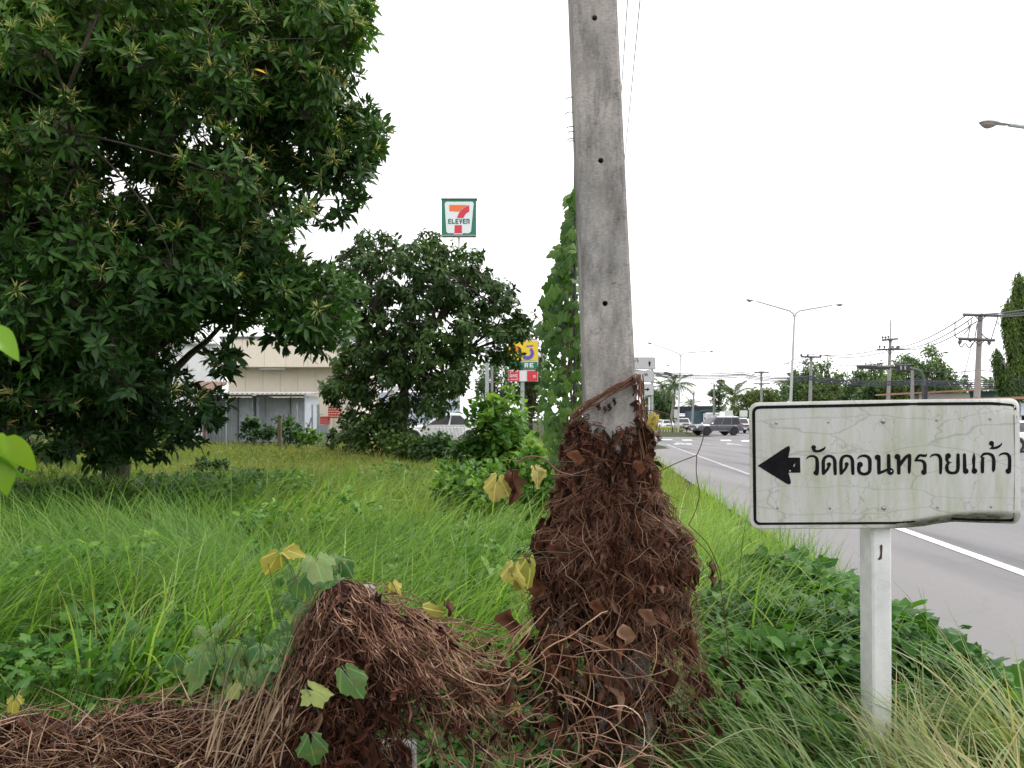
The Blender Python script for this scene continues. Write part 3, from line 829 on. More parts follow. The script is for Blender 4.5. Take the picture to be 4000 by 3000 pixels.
# ------------------------------------------------------------ trees
M_bark = mat('bark', (.075, .06, .045), .95, scale=14, bump=.8, c2=(.03, .024, .018), stretch=(1, 1, .3))
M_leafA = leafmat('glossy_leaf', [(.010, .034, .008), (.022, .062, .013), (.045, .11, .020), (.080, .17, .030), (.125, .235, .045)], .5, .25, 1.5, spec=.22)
M_flowerA = leafmat('flower_spike', [(.20, .21, .06), (.32, .31, .10), (.48, .45, .19)], .6, .3, 1.3)
M_leafB = leafmat('drooping_leaf', [(.012, .030, .008), (.026, .060, .013), (.048, .098, .020), (.085, .15, .030)], .5, .15, 1.4, spec=.2)
M_bright = leafmat('bright_leaf', [(.03, .09, .016), (.07, .165, .026), (.13, .25, .038), (.21, .34, .06)], .45, .35, 1.6)
M_mid = leafmat('mid_leaf', [(.025, .06, .018), (.04, .09, .025), (.06, .12, .035)], .5, .3, 1.5)
M_olive = leafmat('olive_leaf', [(.05, .08, .02), (.08, .115, .03), (.11, .15, .045)], .55, .35, 1.5)
M_far = leafmat('far_leaf', [(.06, .11, .045), (.09, .15, .06), (.13, .20, .075), (.18, .25, .09)], .6, .3, 1.4)

def inpoly(x, y, poly):
    x = np.asarray(x); y = np.asarray(y); r = np.zeros(x.shape, bool)
    n = len(poly)
    for i in range(n):
        x1, y1 = poly[i]; x2, y2 = poly[(i + 1) % n]
        if y1 == y2: continue
        c = ((y1 > y) != (y2 > y)) & (x < (x2 - x1) * (y - y1) / (y2 - y1) + x1)
        r ^= c
    return r

def rosettes(cent, normal, nleaf, L, spread, T, tintf, jitter=.15, wid=1.0, droop=0.0):
    """whorls of leaves round twig tips; returns pos, rot, scl, tint"""
    N = len(cent)
    n_ = unit(normal)
    ref = np.where(np.abs(n_[:, 2:3]) > .9, np.array([1.0, 0, 0]), np.array([0, 0, 1.0]))
    a = unit(np.cross(n_, ref)); b = np.cross(n_, a)
    ph = (np.arange(nleaf) * 2.399)[None] + rng.uniform(0, 6.28, (N, 1))
    tilt = rng.uniform(spread[0], spread[1], (N, nleaf))
    d = n_[:, None] * np.cos(tilt)[:, :, None] + (a[:, None] * np.cos(ph)[:, :, None] + b[:, None] * np.sin(ph)[:, :, None]) * np.sin(tilt)[:, :, None]
    d[:, :, 2] -= droop * rng.uniform(.3, 1.2, (N, nleaf))
    d = unit(d)
    up = unit(n_[:, None] + rng.normal(0, .35, (N, nleaf, 3)) + np.array([0, 0, .5]))
    rot = frames(d.reshape(-1, 3), up.reshape(-1, 3))
    s = L[:, None] * rng.uniform(.6, 1.15, (N, nleaf))
    pos = cent[:, None] + d * s[:, :, None] * .12 + rng.normal(0, 1, (N, nleaf, 3)) * L[:, None, None] * jitter
    scl = np.stack([s * wid, s, s], -1).reshape(-1, 3)
    t = np.clip(np.repeat(tintf, nleaf) + rng.normal(0, .13, N * nleaf), 0, 1)
    return pos.reshape(-1, 3), rot, scl, t

# ---- large broad tree on the left: boughs fill a crown that goes on above and left of the frame
Yc = 12.0
trunk_base = np.array([(402 - 2000) / F * 13, 13.0, 0.0])
treeA = thing('flowering_tree', 'large dark glossy-leaved tree with pale flower spikes, its crown filling the upper left', 'tree', trunk_base)
polyA = [(-900, -700), (900, -700), (1250, -350), (1400, -60), (1405, 60), (1360, 130), (1330, 190), (1355, 300), (1310, 400), (1370, 470), (1480, 480), (1500, 540), (1460, 620), (1470, 700), (1400, 790),
         (1290, 720), (1130, 690), (1010, 760), (1090, 850), (1120, 900), (1080, 960), (1060, 1030), (1250, 1080), (1310, 1150), (1330, 1230), (1250, 1350), (1150, 1330), (1080, 1230),
         (1000, 1180), (940, 1250), (760, 1260), (620, 1300), (600, 1420), (640, 1520), (760, 1600), (770, 1660), (700, 1640), (640, 1700), (560, 1740), (480, 1700), (420, 1760), (300, 1730), (170, 1680), (60, 1700), (-150, 1760), (-900, 1500)]
holesA = [(250, 262, 60, 50), (480, 730, 130, 75), (820, 570, 130, 80), (640, 480, 60, 40), (1150, 600, 60, 40), (720, 1130, 60, 30), (560, 590, 90, 50), (720, 900, 70, 45), (330, 640, 50, 50), (980, 520, 90, 50), (180, 560, 50, 30), (540, 1000, 90, 40), (760, 350, 60, 50),
          (930, 1060, 90, 50), (60, 1430, 80, 50), (830, 1010, 60, 60), (480, 820, 80, 40), (640, 760, 60, 60), (1180, 850, 70, 60), (200, 1700, 60, 40), (360, 830, 40, 60), (1020, 1180, 50, 40)]
cent = []
for layer, (Y0, Y1, sp) in enumerate(((8.6, 10.4, 112), (10.2, 12.4, 100), (12.2, 15.0, 100))):
    g = []
    for px in np.arange(-850, 1500, sp):
        for py in np.arange(-650, 1760, sp * .86):
            x, y = px + rng.uniform(-.5, .5) * sp, py + rng.uniform(-.5, .5) * sp
            if not inpoly(x, y, polyA): continue
            if any(((x - h[0]) / (h[2] + 2)) ** 2 + ((y - h[1]) / (h[3] + 2)) ** 2 < 1 for h in holesA): continue
            if layer == 0 and (rng.random() > (.62 if x < 700 else .5) or (y > 1500 and rng.random() < .5)): continue
            if layer == 2 and (x > 1330 or y > 1500): continue
            if (x < -150 or y < -150) and rng.random() < .45: continue
            Y = rng.uniform(Y0, Y1)
            if x > 1000: Y = 10.5 + (Y - 10.5) * .6
            g.append((x, y, Y))
    cent += g
# the hanging twigs at the crown's edge
cent += [(1190, 835, 10.2), (1270, 850, 10.2), (1330, 820, 10.3), (1380, 780, 10.3), (1460, 520, 10.4), (1480, 560, 10.4), (860, 1420, 10.0), (905, 1400, 10.1), (890, 1470, 10.0), (1200, 1330, 10.4), (620, 1760, 11), (560, 1750, 11),
         (820, 1640, 10.8), (840, 1560, 10.8), (700, 1690, 10.8), (740, 1730, 10.8), (500, 1770, 11.4), (240, 1780, 12), (100, 1760, 12), (380, 1700, 11.5), (450, 1740, 11.6), (1100, 1320, 10.4), (1290, 1310, 10.4), (760, 1640, 11), (330, 1790, 12), (430, 1800, 12.3), (640, 1620, 10.6)]
cent = np.array([P(*c) for c in cent])
small = np.zeros(len(cent), bool); small[-27:] = True
nb = len(cent)
# branches first: from the trunk to every bough
trunk_top = np.array([-6.6, 12.9, 2.2])
mb = MB()
t = np.linspace(0, 1, 10)
tp = trunk_base[None] + (trunk_top - trunk_base)[None] * t[:, None]; tp[:, 0] += .12 * np.sin(t * 5); tp[:, 1] += .08 * np.sin(t * 7)
mb.tube(tp, np.linspace(.24, .17, 10), 10)
limbs = []
for k in range(22):
    a = k * 2.399; el = R(rng.uniform(22, 75)); Lh = rng.uniform(2.4, 5.6)
    if k < 3: a = [-.2, .25, -.6][k]; el = R([52, 60, 45][k]); Lh = [4.6, 5.0, 3.6][k]
    e = trunk_top + Lh * np.array([math.cos(a) * math.cos(el), math.sin(a) * math.cos(el) - .15, math.sin(el)])
    st = tp[rng.integers(5, 10)]
    while (e[0] / e[1] * F + 2000) > 1130 and Lh > 1: e = trunk_top + (e - trunk_top) * .8; Lh *= .8
    m_ = (st + e) / 2 + np.array([0, 0, .3]) + rng.normal(0, .2, 3)
    path = np.array([(1 - u) ** 2 * st + 2 * u * (1 - u) * m_ + u * u * e for u in np.linspace(0, 1, 12)])
    path += rng.normal(0, .03, path.shape)
    limbs.append(path); mb.tube(path, np.linspace(.12, .006, 12), 7)
mb.build('trunk', M_bark, treeA, smooth=True)
LP = np.concatenate(limbs)
ext = []
for L_ in limbs:
    for q_ in (11, 9, 7):
        c = L_[q_]; x_, y_ = c[0] / c[1] * F + 2000, HZ - (c[2] - CAM_H) / c[1] * F
        if inpoly(x_, y_, polyA) and c[1] > 7.5: ext.append(c + rng.normal(0, .12, 3) + np.array([0, -.2, 0]))
for x_, y_, Y_ in ((330, 1640, 11.6), (400, 1690, 11.8), (460, 1650, 11.4), (520, 1690, 11.4), (300, 1700, 12), (430, 1580, 11.4), (560, 1600, 11.2), (620, 1480, 11),  (420, 1740, 11.8)): ext.append(P(x_, y_, Y_))
small = np.concatenate([small, np.zeros(len(ext), bool)]); cent = np.concatenate([cent, ext])
pth, rad = [], []
for c in cent:
    if rng.random() < .35 and c[1] < 11: continue
    d = np.linalg.norm(LP - c, axis=1) * rng.uniform(.7, 1.5, len(LP)) + .5 * np.maximum(0, LP[:, 2] - c[2]); s_ = LP[np.argmin(d)]
    m_ = (s_ + c) / 2 + rng.normal(0, .12, 3) + np.array([0, 0, .12 * np.linalg.norm(c - s_)])
    u = np.linspace(0, 1, 8)[:, None]
    pth.append((1 - u) ** 2 * s_ + 2 * u * (1 - u) * m_ + u * u * c); rad.append(np.linspace(.018, .006, 8))
tubes('branch', pth, np.array(rad), M_bark, treeA, 4, kind='stuff')
# rosettes round every bough centre
allc, alln, allt, twig = [], [], [], []
for i, c in enumerate(cent):
    px = c[0] / c[1] * F + 2000; py = HZ - (c[2] - CAM_H) / c[1] * F
    out = px < -200 or py < -200
    k = 5 if small[i] else (9 if out else int(rng.integers(13, 19)))
    rr_ = .16 if small[i] else rng.uniform(.34, .5)
    v = rng.normal(0, 1, (k, 3)); v = unit(v); v[:, 2] = v[:, 2] * .75 + .12; v[:, 1] -= .1
    q = c + v * rr_ * rng.uniform(.45, 1.05, (k, 1))
    allc.append(q); n_ = unit(v + np.array([0, 0, .35])); 
    if small[i]: n_ = unit(n_ + np.array([.3, -.2, -.5]))
    alln.append(n_)
    allt.append(np.full(k, .30 + .28 * np.clip(wob(c[0], c[1], c[2], .9, 2), -1, 1) + .22 * np.clip((c[2] - 3) / 2, 0, 1) - .12 * (c[2] < 2.2)))  # crown light put into leaf tint: paler high up, darker low down
    for qq in q: twig.append(np.array([c, (c + qq) / 2 + rng.normal(0, .03, 3), qq]))
allc = np.concatenate(allc); alln = np.concatenate(alln); allt = np.concatenate(allt)
print('treeA rosettes', len(allc))
tubes('twig', np.array(twig), np.full(len(twig), .005), M_bark, treeA, 3, kind='stuff')
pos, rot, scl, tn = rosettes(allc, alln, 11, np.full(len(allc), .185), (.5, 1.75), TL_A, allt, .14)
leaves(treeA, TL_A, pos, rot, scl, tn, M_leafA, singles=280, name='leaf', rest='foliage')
fl = rng.random(len(allc)) < np.clip(.16 + .38 * (allc[:, 2] > 3.6) + .12 * wob(allc[:, 0], allc[:, 1], allc[:, 2], 1.2, 5), 0, 1)
fl &= (alln[:, 2] > -.1)
fc, fn = allc[fl] + alln[fl] * .06, alln[fl]
pos, rot, scl, tn = rosettes(fc, fn, 12, np.full(len(fc), .14), (.2, 1.45), TL_S, rng.uniform(.2, .9, len(fc)), .05, wid=.26)
put('flower_spikes', *copies(TL_S, pos, rot, scl), M_flowerA, treeA, tint=np.repeat(tn, 4), smooth=True, kind='stuff')
# two leaves that have turned
for px, py, Y, cc in ((990, 273, 8.6, 'turned'), (1255, 262, 9.8, 'turned')):
    pos = P(px, py, Y)[None]; rot = frames(np.array([[.9, -.3, -.2]]), np.array([[0, -.6, .8]]))
    V, FF = copies(TL_A, pos, rot, np.array([.17]))
    o = put('leaf', V, FF, leafmat('yellow_leaf', [(.6, .36, .03), (.6, .36, .03)], .5, .3), treeA, tint=np.full(len(V), .5), smooth=True)
    o['label'] = 'leaf turned orange yellow'

# ---- dense dark tree in the middle distance
YB = 24.0
treeB = thing('dense_tree', 'rounded dark evergreen tree with drooping leaves, in front of the tall square pylon sign', 'tree', P(1560, 1700, YB) * np.array([1, 1, 0]) + np.array([0, 0, gz(-3.5, YB)]))
polyB = [(1690, 895), (1660, 960), (1620, 925), (1560, 930), (1440, 925), (1385, 935), (1330, 1020), (1320, 1060), (1340, 1110), (1310, 1180), (1330, 1250), (1360, 1300), (1345, 1350), (1290, 1480), (1280, 1560), (1330, 1620),
         (1400, 1650), (1480, 1660), (1560, 1600), (1640, 1660), (1700, 1650), (1740, 1600), (1800, 1540), (1820, 1470), (1870, 1400), (1900, 1400), (1950, 1420), (1990, 1440), (2035, 1390), (2062, 1300), (2066, 1250), (2010, 1190),
         (1980, 1125), (1930, 1100), (1860, 1060), (1862, 990), (1810, 985), (1770, 1000), (1720, 960)]
holesB = [(1735, 1272, 50, 25), (1893, 1335, 50, 35), (1880, 1440, 40, 50), (1760, 1010, 30, 30), (1555, 1530, 60, 40), (1890, 1170, 30, 30), (1650, 1010, 40, 20), (1540, 1200, 40, 20)]
cb = []
for layer in range(3):
    for px in np.arange(1270, 2080, 56):
        for py in np.arange(880, 1670, 48):
            x, y = px + rng.uniform(-.5, .5) * 60, py + rng.uniform(-.5, .5) * 50
            if not inpoly(x, y, polyB): continue
            if any(((x - h[0]) / (h[2])) ** 2 + ((y - h[1]) / (h[3])) ** 2 < 1 for h in holesB): continue
            if rng.random() < (.35 if layer == 0 else .12): continue
            cb.append((x, y, YB + (layer - 1) * 1.7 * (1 - abs(x - 1650) / 500) + rng.uniform(-.7, .7)))
cb = np.array([P(*c) for c in cb])
bb = base_of(treeB)
mb = MB(); top = bb + np.array([.15, 0, 2.2])
t = np.linspace(0, 1, 8)[:, None]; tpb = bb + (top - bb) * t; mb.tube(tpb, np.linspace(.22, .15, 8), 9)
limb2 = []
for k in range(9):
    a = k * 2.399; e = top + np.array([math.cos(a) * rng.uniform(1, 2.6), math.sin(a) * 1.5, rng.uniform(1.2, 4)])
    pth_ = np.array([(1 - u) ** 2 * top + 2 * u * (1 - u) * ((top + e) / 2 + np.array([0, 0, .4])) + u * u * e for u in np.linspace(0, 1, 8)])
    limb2.append(pth_); mb.tube(pth_, np.linspace(.1, .03, 8), 6)
mb.build('trunk', M_bark, treeB, smooth=True)
LP2 = np.concatenate(limb2); pth = []
for c in cb:
    s_ = LP2[np.argmin(np.linalg.norm(LP2 - c, axis=1))]; pth.append(np.array([s_, (s_ + c) / 2 + rng.normal(0, .1, 3), c]))
tubes('branch', np.array(pth), np.full(len(pth), .02), M_bark, treeB, 3, kind='stuff')
v = unit(rng.normal(0, 1, (len(cb) * 7, 3))); v[:, 2] = v[:, 2] * .6 + .25
cc = np.repeat(cb, 7, axis=0) + v * .30 * rng.uniform(.5, 1.25, (len(v), 1))
tt = np.repeat(.55 + .3 * wob(cb[:, 0], cb[:, 1], cb[:, 2], 1.1, 3), 7)
print('treeB rosettes', len(cc))
pos, rot, scl, tn = rosettes(cc, unit(v + np.array([0, -.1, .3])), 8, np.full(len(cc), .225), (.7, 1.7), TL_B, tt, .15, droop=.8)
leaves(treeB, TL_B, pos, rot, scl, tn, M_leafB)

# ---- bushes
def bush(name, label, px, ytop, hw, Y, L, mat_, T=TL_OV, n=900, depth=.8, zb=None, seed=1, tint0=.4, singles=0, cat='bush', ybot=None, shell=.55, group=None):
    r = np.random.default_rng(seed)
    x0 = (px - 2000) / F * Y; zt = CAM_H - (ytop - HZ) / F * Y
    g0 = float(gz(x0, Y)) if zb is None else zb
    rx = hw / F * Y; rz_ = (zt - g0); ry = rx * depth
    t_ = thing(name, label, cat, (x0, Y, g0), group=group)
    # stems
    k = max(6, int(n / 60)); e = unit(r.normal(0, 1, (k, 3))); e[:, 2] = np.abs(e[:, 2])
    tip = np.array([x0, Y, g0]) + e * np.array([rx, ry, rz_ * .9]) * .75
    st = np.array([x0, Y, g0]) + np.c_[r.normal(0, rx * .15, k), r.normal(0, ry * .15, k), np.full(k, -.05)]
    u = np.linspace(0, 1, 6)[None, :, None]
    pth = (1 - u) ** 2 * st[:, None] + 2 * u * (1 - u) * (np.array([x0, Y, g0 + rz_ * .5]) * .5 + tip * .5)[:, None] + u * u * tip[:, None]
    tubes('stem', pth, np.full(k, max(.006, rx * .012)), M_bark, t_, 4, kind='stuff')
    # foliage clumps on a lumpy dome
    kc = max(8, int(n / 22)); e = unit(r.normal(0, 1, (kc, 3))); e[:, 2] = np.where(e[:, 2] < -.2, -e[:, 2], e[:, 2])
    lump = 1 + .22 * wob(e[:, 0], e[:, 1], e[:, 2], 2.5, seed)
    c = np.array([x0, Y, g0 + rz_ * .35]) + e * np.array([rx, ry, rz_ * .62]) * (lump * r.uniform(shell, .98, kc))[:, None]
    c[:, 2] = np.maximum(c[:, 2], g0 + L * .5)
    m = n // kc
    q = np.repeat(c, m, axis=0) + r.normal(0, 1, (kc * m, 3)) * rx * .10
    en = np.repeat(e, m, axis=0)
    d = unit(en * .7 + r.normal(0, .6, (len(q), 3)) + np.array([0, 0, -.15]))
    up = unit(en * .5 + np.array([0, -.1, .9]) + r.normal(0, .3, (len(q), 3)))
    s = L * r.uniform(.55, 1.15, len(q))
    tn = np.clip(np.repeat(tint0 + .25 * r.normal(0, 1, kc), m) + r.normal(0, .12, len(q)), 0, 1)
    leaves(t_, T, q, frames(d, up), s, tn, mat_, singles=singles)
    return t_
bush('leafy_bush', 'bright green broad-leaved bush just left of the vine-covered pole', 1945, 1500, 185, 11.5, .15, M_bright, n=2600, seed=3, singles=200, shell=.35)
bush('leafy_bush', 'low yellow green shrub on the field in front of the broad-leaved bush', 1870, 1800, 190, 9.6, .10, M_bright, n=1600, seed=4, tint0=.45)
bush('leafy_bush', 'low green shrub filling the gap between the bright bush and the climbing vine', 2100, 1690, 120, 8.2, .10, M_bright, n=1300, seed=5, tint0=.5)
bush('leafy_bush', 'dark green bush growing against the trunk of the rounded tree', 1490, 1600, 140, 23.2, .17, M_leafB, n=1600, seed=6, tint0=.7)
bush('leafy_bush', 'green bush right of the rounded tree, below the white car', 1740, 1690, 130, 21, .15, M_mid, n=1300, seed=7)
bush('leafy_bush', 'leafy scrub in front of the gap between the two grey metal sheds', 990, 1632, 60, 29, .17, M_mid, n=600, seed=8)
bush('leafy_bush', 'scrub topped by climbing stems in front of the right grey shed', 1110, 1622, 95, 28.5, .17, M_mid, n=900, seed=9)
bush('leafy_bush', 'yellowish low bush at the foot of the right grey shed', 1215, 1665, 60, 28, .17, M_bright, n=500, seed=10)
bush('leafy_bush', 'dark low bush beside the red plastic crates', 1350, 1640, 85, 26, .17, M_leafB, n=900, seed=12, tint0=.8)
bush('leafy_bush', 'low bush hugging the ground left of the rounded tree foot', 1620, 1680, 110, 21.5, .15, M_leafB, n=900, seed=13, tint0=.9)
bush('leafy_bush', 'bright bush half hidden under the big tree crown near the sheds', 690, 1600, 80, 27, .2, M_bright, n=700, seed=14)
bush('leafy_bush', 'dark patch of creeping bush lying in the olive meadow', 820, 1790, 85, 17, .12, M_mid, n=600, seed=15, tint0=.2)
bush('leafy_bush', 'tall dark bush filling the shade at the far left behind the big tree trunk', 60, 1380, 190, 24, .24, M_leafA, n=2600, seed=17, tint0=.5)
bush('leafy_bush', 'tall dark bush right behind the big tree trunk', 420, 1400, 190, 26, .24, M_leafA, n=2600, seed=18, tint0=.4)
bush('leafy_bush', 'leafy mass closing the gap between the big tree and the store wing', 600, 1560, 70, 30, .24, M_mid, n=1500, seed=19, tint0=.3)
bush('leafy_bush', 'brownish yellow shrub under the left side of the big tree crown', 190, 1690, 110, 19, .13, M_olive, n=900, seed=16)
# ------------------------------------------------------------ grass
M_grass = leafmat('tall_grass', [(.028, .085, .014), (.075, .17, .024), (.155, .265, .048), (.25, .37, .08), (.38, .46, .15)], .5, .45, 1.5, spec=.2, patch=.45, pscale=.45, c_patch=(.095, .20, .05))
M_meadow = leafmat('meadow_grass', [(.07, .13, .025), (.13, .19, .035), (.20, .25, .055), (.29, .29, .09), (.38, .30, .16)], .6, .4, 1.4)
M_pale = leafmat('pale_grass', [(.06, .13, .035), (.11, .20, .06), (.18, .26, .095), (.30, .33, .15), (.42, .35, .19)], .42, .38, 1.3, spec=.4)
def scatter(n, y0, y1, pw=1.0, left=-.74, cmax=2.15, margin=.3):
    """points on the ground in the wedge the camera can see, denser close by"""
    u = rng.random(n); Y = (y0 ** (1 - pw) + u * (y1 ** (1 - pw) - y0 ** (1 - pw))) ** (1 / (1 - pw)) if pw != 1 else y0 * (y1 / y0) ** u
    lo = left * Y - margin; hi = cmax + .112 * Y
    X = lo + rng.random(n) * (hi - lo)
    return X, Y
def clear(X, Y):
    k = np.ones(len(X), bool)
    k &= ~((np.abs(X - .42) < .14) & (np.abs(Y - 3.0) < .16))
    k &= ~((np.abs(X - 1.50) < .07) & (np.abs(Y - 3.2) < .1))
    return k
# tall arching grass of the field, in tussocks
def tussocks(name, label, nt, per, y0, y1, L0, L1, W0, W1, m, cond, tintf, azf, lean=(.1, .55), bend=(.5, 1.6), segs=5, pw=1.4, cmax=2.15, spread=.13):
    X, Y = scatter(nt, y0, y1, pw, cmax=cmax)
    k = cond(X, Y) & clear(X, Y); X, Y = X[k], Y[k]; n = len(X)
    Xb = np.repeat(X, per) + rng.normal(0, spread, n * per); Yb = np.repeat(Y, per) + rng.normal(0, spread, n * per)
    cb_ = Xb - .112 * Yb
    ok = (cb_ < cmax + .1) & clear(Xb, Yb)
    sz = np.repeat(rng.uniform(.6, 1.1, n), per)[ok]
    az = np.repeat(azf(X, Y), per)[ok] + rng.normal(0, .75, ok.sum())
    Xb, Yb = Xb[ok], Yb[ok]
    N = len(Xb)
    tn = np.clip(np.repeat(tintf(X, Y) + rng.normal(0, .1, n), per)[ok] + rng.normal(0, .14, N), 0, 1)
    L = rng.uniform(L0, L1, N) * sz
    L = L * np.clip((cmax + .25 - (Xb - .112 * Yb)) / .6, .45, 1)
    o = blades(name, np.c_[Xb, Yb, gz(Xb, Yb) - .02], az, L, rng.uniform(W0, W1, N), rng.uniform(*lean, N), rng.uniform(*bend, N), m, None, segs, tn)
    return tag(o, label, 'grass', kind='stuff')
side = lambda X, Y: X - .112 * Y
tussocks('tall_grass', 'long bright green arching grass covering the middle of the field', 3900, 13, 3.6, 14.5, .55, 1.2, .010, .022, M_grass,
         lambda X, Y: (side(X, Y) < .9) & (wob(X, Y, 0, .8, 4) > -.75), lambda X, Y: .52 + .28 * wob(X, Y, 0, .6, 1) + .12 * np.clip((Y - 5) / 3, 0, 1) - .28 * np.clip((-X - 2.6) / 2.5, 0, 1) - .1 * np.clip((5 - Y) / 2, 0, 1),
         lambda X, Y: np.where(wob(X, Y, 0, .5, 9) > .0, .2, 2.9), segs=6, lean=(.1, .6), bend=(.7, 2.1))
tussocks('short_grass', 'shorter green undergrowth of grass between the tall tussocks', 4200, 8, 3.0, 12, .2, .45, .006, .012, M_grass,
         lambda X, Y: side(X, Y) < 1.0, lambda X, Y: .18 + .15 * wob(X, Y, 0, .9, 2), lambda X, Y: rng.uniform(0, 6.28, len(X)), segs=3)
tussocks('meadow_grass', 'low olive and straw coloured meadow grass stretching to the sheds', 13000, 7, 11, 35, .25, .55, .014, .028, M_meadow,
         lambda X, Y: side(X, Y) < 1.6, lambda X, Y: .42 + .28 * wob(X, Y, 0, .35, 3) + .12 * np.clip((Y - 18) / 10, 0, 1), lambda X, Y: rng.uniform(0, 6.28, len(X)), lean=(.05, .7), bend=(.2, 1.2), segs=3, pw=1.15, spread=.22)
tussocks('verge_grass', 'bright upright grass on the verge beside the asphalt', 2300, 14, 6.0, 60, .35, .80, .009, .021, M_grass,
         lambda X, Y: (side(X, Y) > .5), lambda X, Y: .58 + .3 * wob(X, Y, 0, 1.3, 6), lambda X, Y: rng.uniform(0, 6.28, len(X)), lean=(.0, .35), bend=(.1, .9), segs=4, pw=1.5, spread=.11)
tussocks('verge_grass', 'tall upright green blades between the dead vines and the white sign board', 42, 26, 4.1, 6.0, .6, .95, .009, .016, M_grass,
         lambda X, Y: (side(X, Y) > .45) & (side(X, Y) < .95), lambda X, Y: .5 + 0 * X, lambda X, Y: rng.uniform(1.5, 3.5, len(X)), lean=(.0, .25), bend=(.0, .6), segs=6, cmax=1.3)
tussocks('verge_grass', 'tall fresh grass between the pole and the leafy weed mound', 330, 17, 4.6, 8.5, .5, .9, .009, .018, M_grass,
         lambda X, Y: (side(X, Y) > .2) & (side(X, Y) < 1.25), lambda X, Y: .72 + .15 * wob(X, Y, 0, .8, 3), lambda X, Y: rng.uniform(0, 6.28, len(X)), lean=(.0, .35), bend=(.2, 1.3), segs=6, cmax=1.5)
tussocks('verge_grass', 'long green blades rising through the leafy weeds behind the white post', 120, 9, 3.4, 6.5, .55, 1.0, .009, .017, M_pale,
         lambda X, Y: (side(X, Y) > .5), lambda X, Y: .35 + 0 * X, lambda X, Y: rng.uniform(1.5, 4.2, len(X)), lean=(.0, .5), bend=(.4, 1.9), segs=7, cmax=2.1)
tussocks('dry_grass', 'dry straw coloured stalks scattered through the green field grass', 420, 6, 3.8, 16, .5, 1.0, .004, .009, M_pale,
         lambda X, Y: side(X, Y) < 1.0, lambda X, Y: .85 + 0 * X, lambda X, Y: rng.uniform(0, 6.28, len(X)), lean=(.0, .7), bend=(.1, 1.3), segs=5)
# long pale blades round the white post
def pale_clump(px, Y, n, L0, L1, az0, name, label, tint0=.5, zoff=0):
    n = int(n * 1.25)
    x = (px - 2000) / F * Y
    base = np.c_[x + rng.normal(0, .07, n), Y + rng.normal(0, .06, n), np.full(n, -.03 + zoff)]
    o = blades(name, base, az0 + rng.normal(0, .7, n), rng.uniform(L0, L1, n) * 1.22, rng.uniform(.009, .017, n), rng.uniform(.15, .7, n), rng.uniform(.6, 1.9, n), M_pale, None, 9, np.clip(rng.normal(tint0, .2, n), 0, 1), twist=.7)
    return tag(o, label, 'grass', kind='stuff')
pale_clump(3240, 3.05, 90, .4, .75, 2.7, 'pale_grass', 'pale arching grass clump left of the foot of the white post', .35)
pale_clump(3360, 3.0, 110, .35, .65, 2.6, 'pale_grass', 'pale grass clump leaning away at the left foot of the white post', .4)
pale_clump(3560, 3.0, 90, .35, .6, 1.2, 'pale_grass', 'straw coloured grass standing right of the foot of the white post', .75)
pale_clump(3900, 3.1, 120, .4, .75, 2.4, 'pale_grass', 'pale arching grass clump below the right end of the board', .5)
pale_clump(4080, 3.0, 110, .35, .7, 2.6, 'pale_grass', 'pale straw grass at the lower right corner of the view', .7)
pale_clump(3720, 2.75, 110, .3, .55, 2.3, 'pale_grass', 'low straw grass in front, right of the white post', .65, .05)
pale_clump(3050, 2.8, 70, .3, .5, 2.8, 'pale_grass', 'low green grass in front, left of the white post', .3)
pale_clump(3480, 2.55, 80, .25, .42, 2.2, 'pale_grass', 'short pale grass tips at the bottom edge below the post', .5, .08)
pale_clump(3960, 2.5, 90, .3, .45, 2.5, 'pale_grass', 'dry straw tips at the bottom right edge', .85, .1)

pale_clump(2880, 3.2, 110, .4, .75, 2.7, 'pale_grass', 'arching pale green grass right of the dead vine skirt', .3)
pale_clump(3080, 3.5, 120, .45, .8, 2.8, 'pale_grass', 'arching light green grass between the dead vines and the white post, farther back', .3)
pale_clump(2960, 2.75, 90, .35, .6, 2.9, 'pale_grass', 'light green grass blades at the bottom, right of the dead vines', .4)
pale_clump(3180, 2.7, 110, .35, .6, 2.7, 'pale_grass', 'pale green grass blades at the bottom, just left of the white post', .45)
pale_clump(3260, 3.7, 110, .45, .85, 2.6, 'pale_grass', 'long light green blades crossing the weeds left of the white post', .3)
pale_clump(3650, 3.6, 100, .4, .7, 2.4, 'pale_grass', 'long green blades behind the white post on its right', .35)
# leafy weeds: rosettes of toothed leaves on short stems
def weeds(name, label, X, Y, H, L, m, T, per=6, tint0=.5, tvar=.2, tilt=(.6, 1.4)):
    k = clear(X, Y); X, Y, H = X[k], Y[k], H[k]
    z = gz(X, Y)
    c = np.c_[X, Y, z + H]
    n_ = unit(np.c_[rng.normal(0, .35, len(X)), rng.normal(-.15, .35, len(X)), np.ones(len(X))])
    pos, rot, scl, tn = rosettes(c, n_, per, L * rng.uniform(.7, 1.2, len(X)), tilt, T, tint0 + tvar * wob(X, Y, H * 3, 2.2, 7), .25)
    V, FF = copies(T, pos, rot, scl)
    o = put(name, V, FF, m, None, tint=np.repeat(tn, len(T[0])), smooth=True)
    return tag(o, label, 'weeds', kind='stuff')
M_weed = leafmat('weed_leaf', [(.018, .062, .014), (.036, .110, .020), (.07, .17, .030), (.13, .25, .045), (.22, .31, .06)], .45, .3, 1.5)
def lens(y0, y1, c0, c1, n, pw=1.2):
    u = rng.random(n); Y = y0 * (y1 / y0) ** u; c = c0 + rng.random(n) * (c1 - c0); return c + .112 * Y, Y
X, Y = lens(3.4, 7.0, .45, 2.15, 6500)
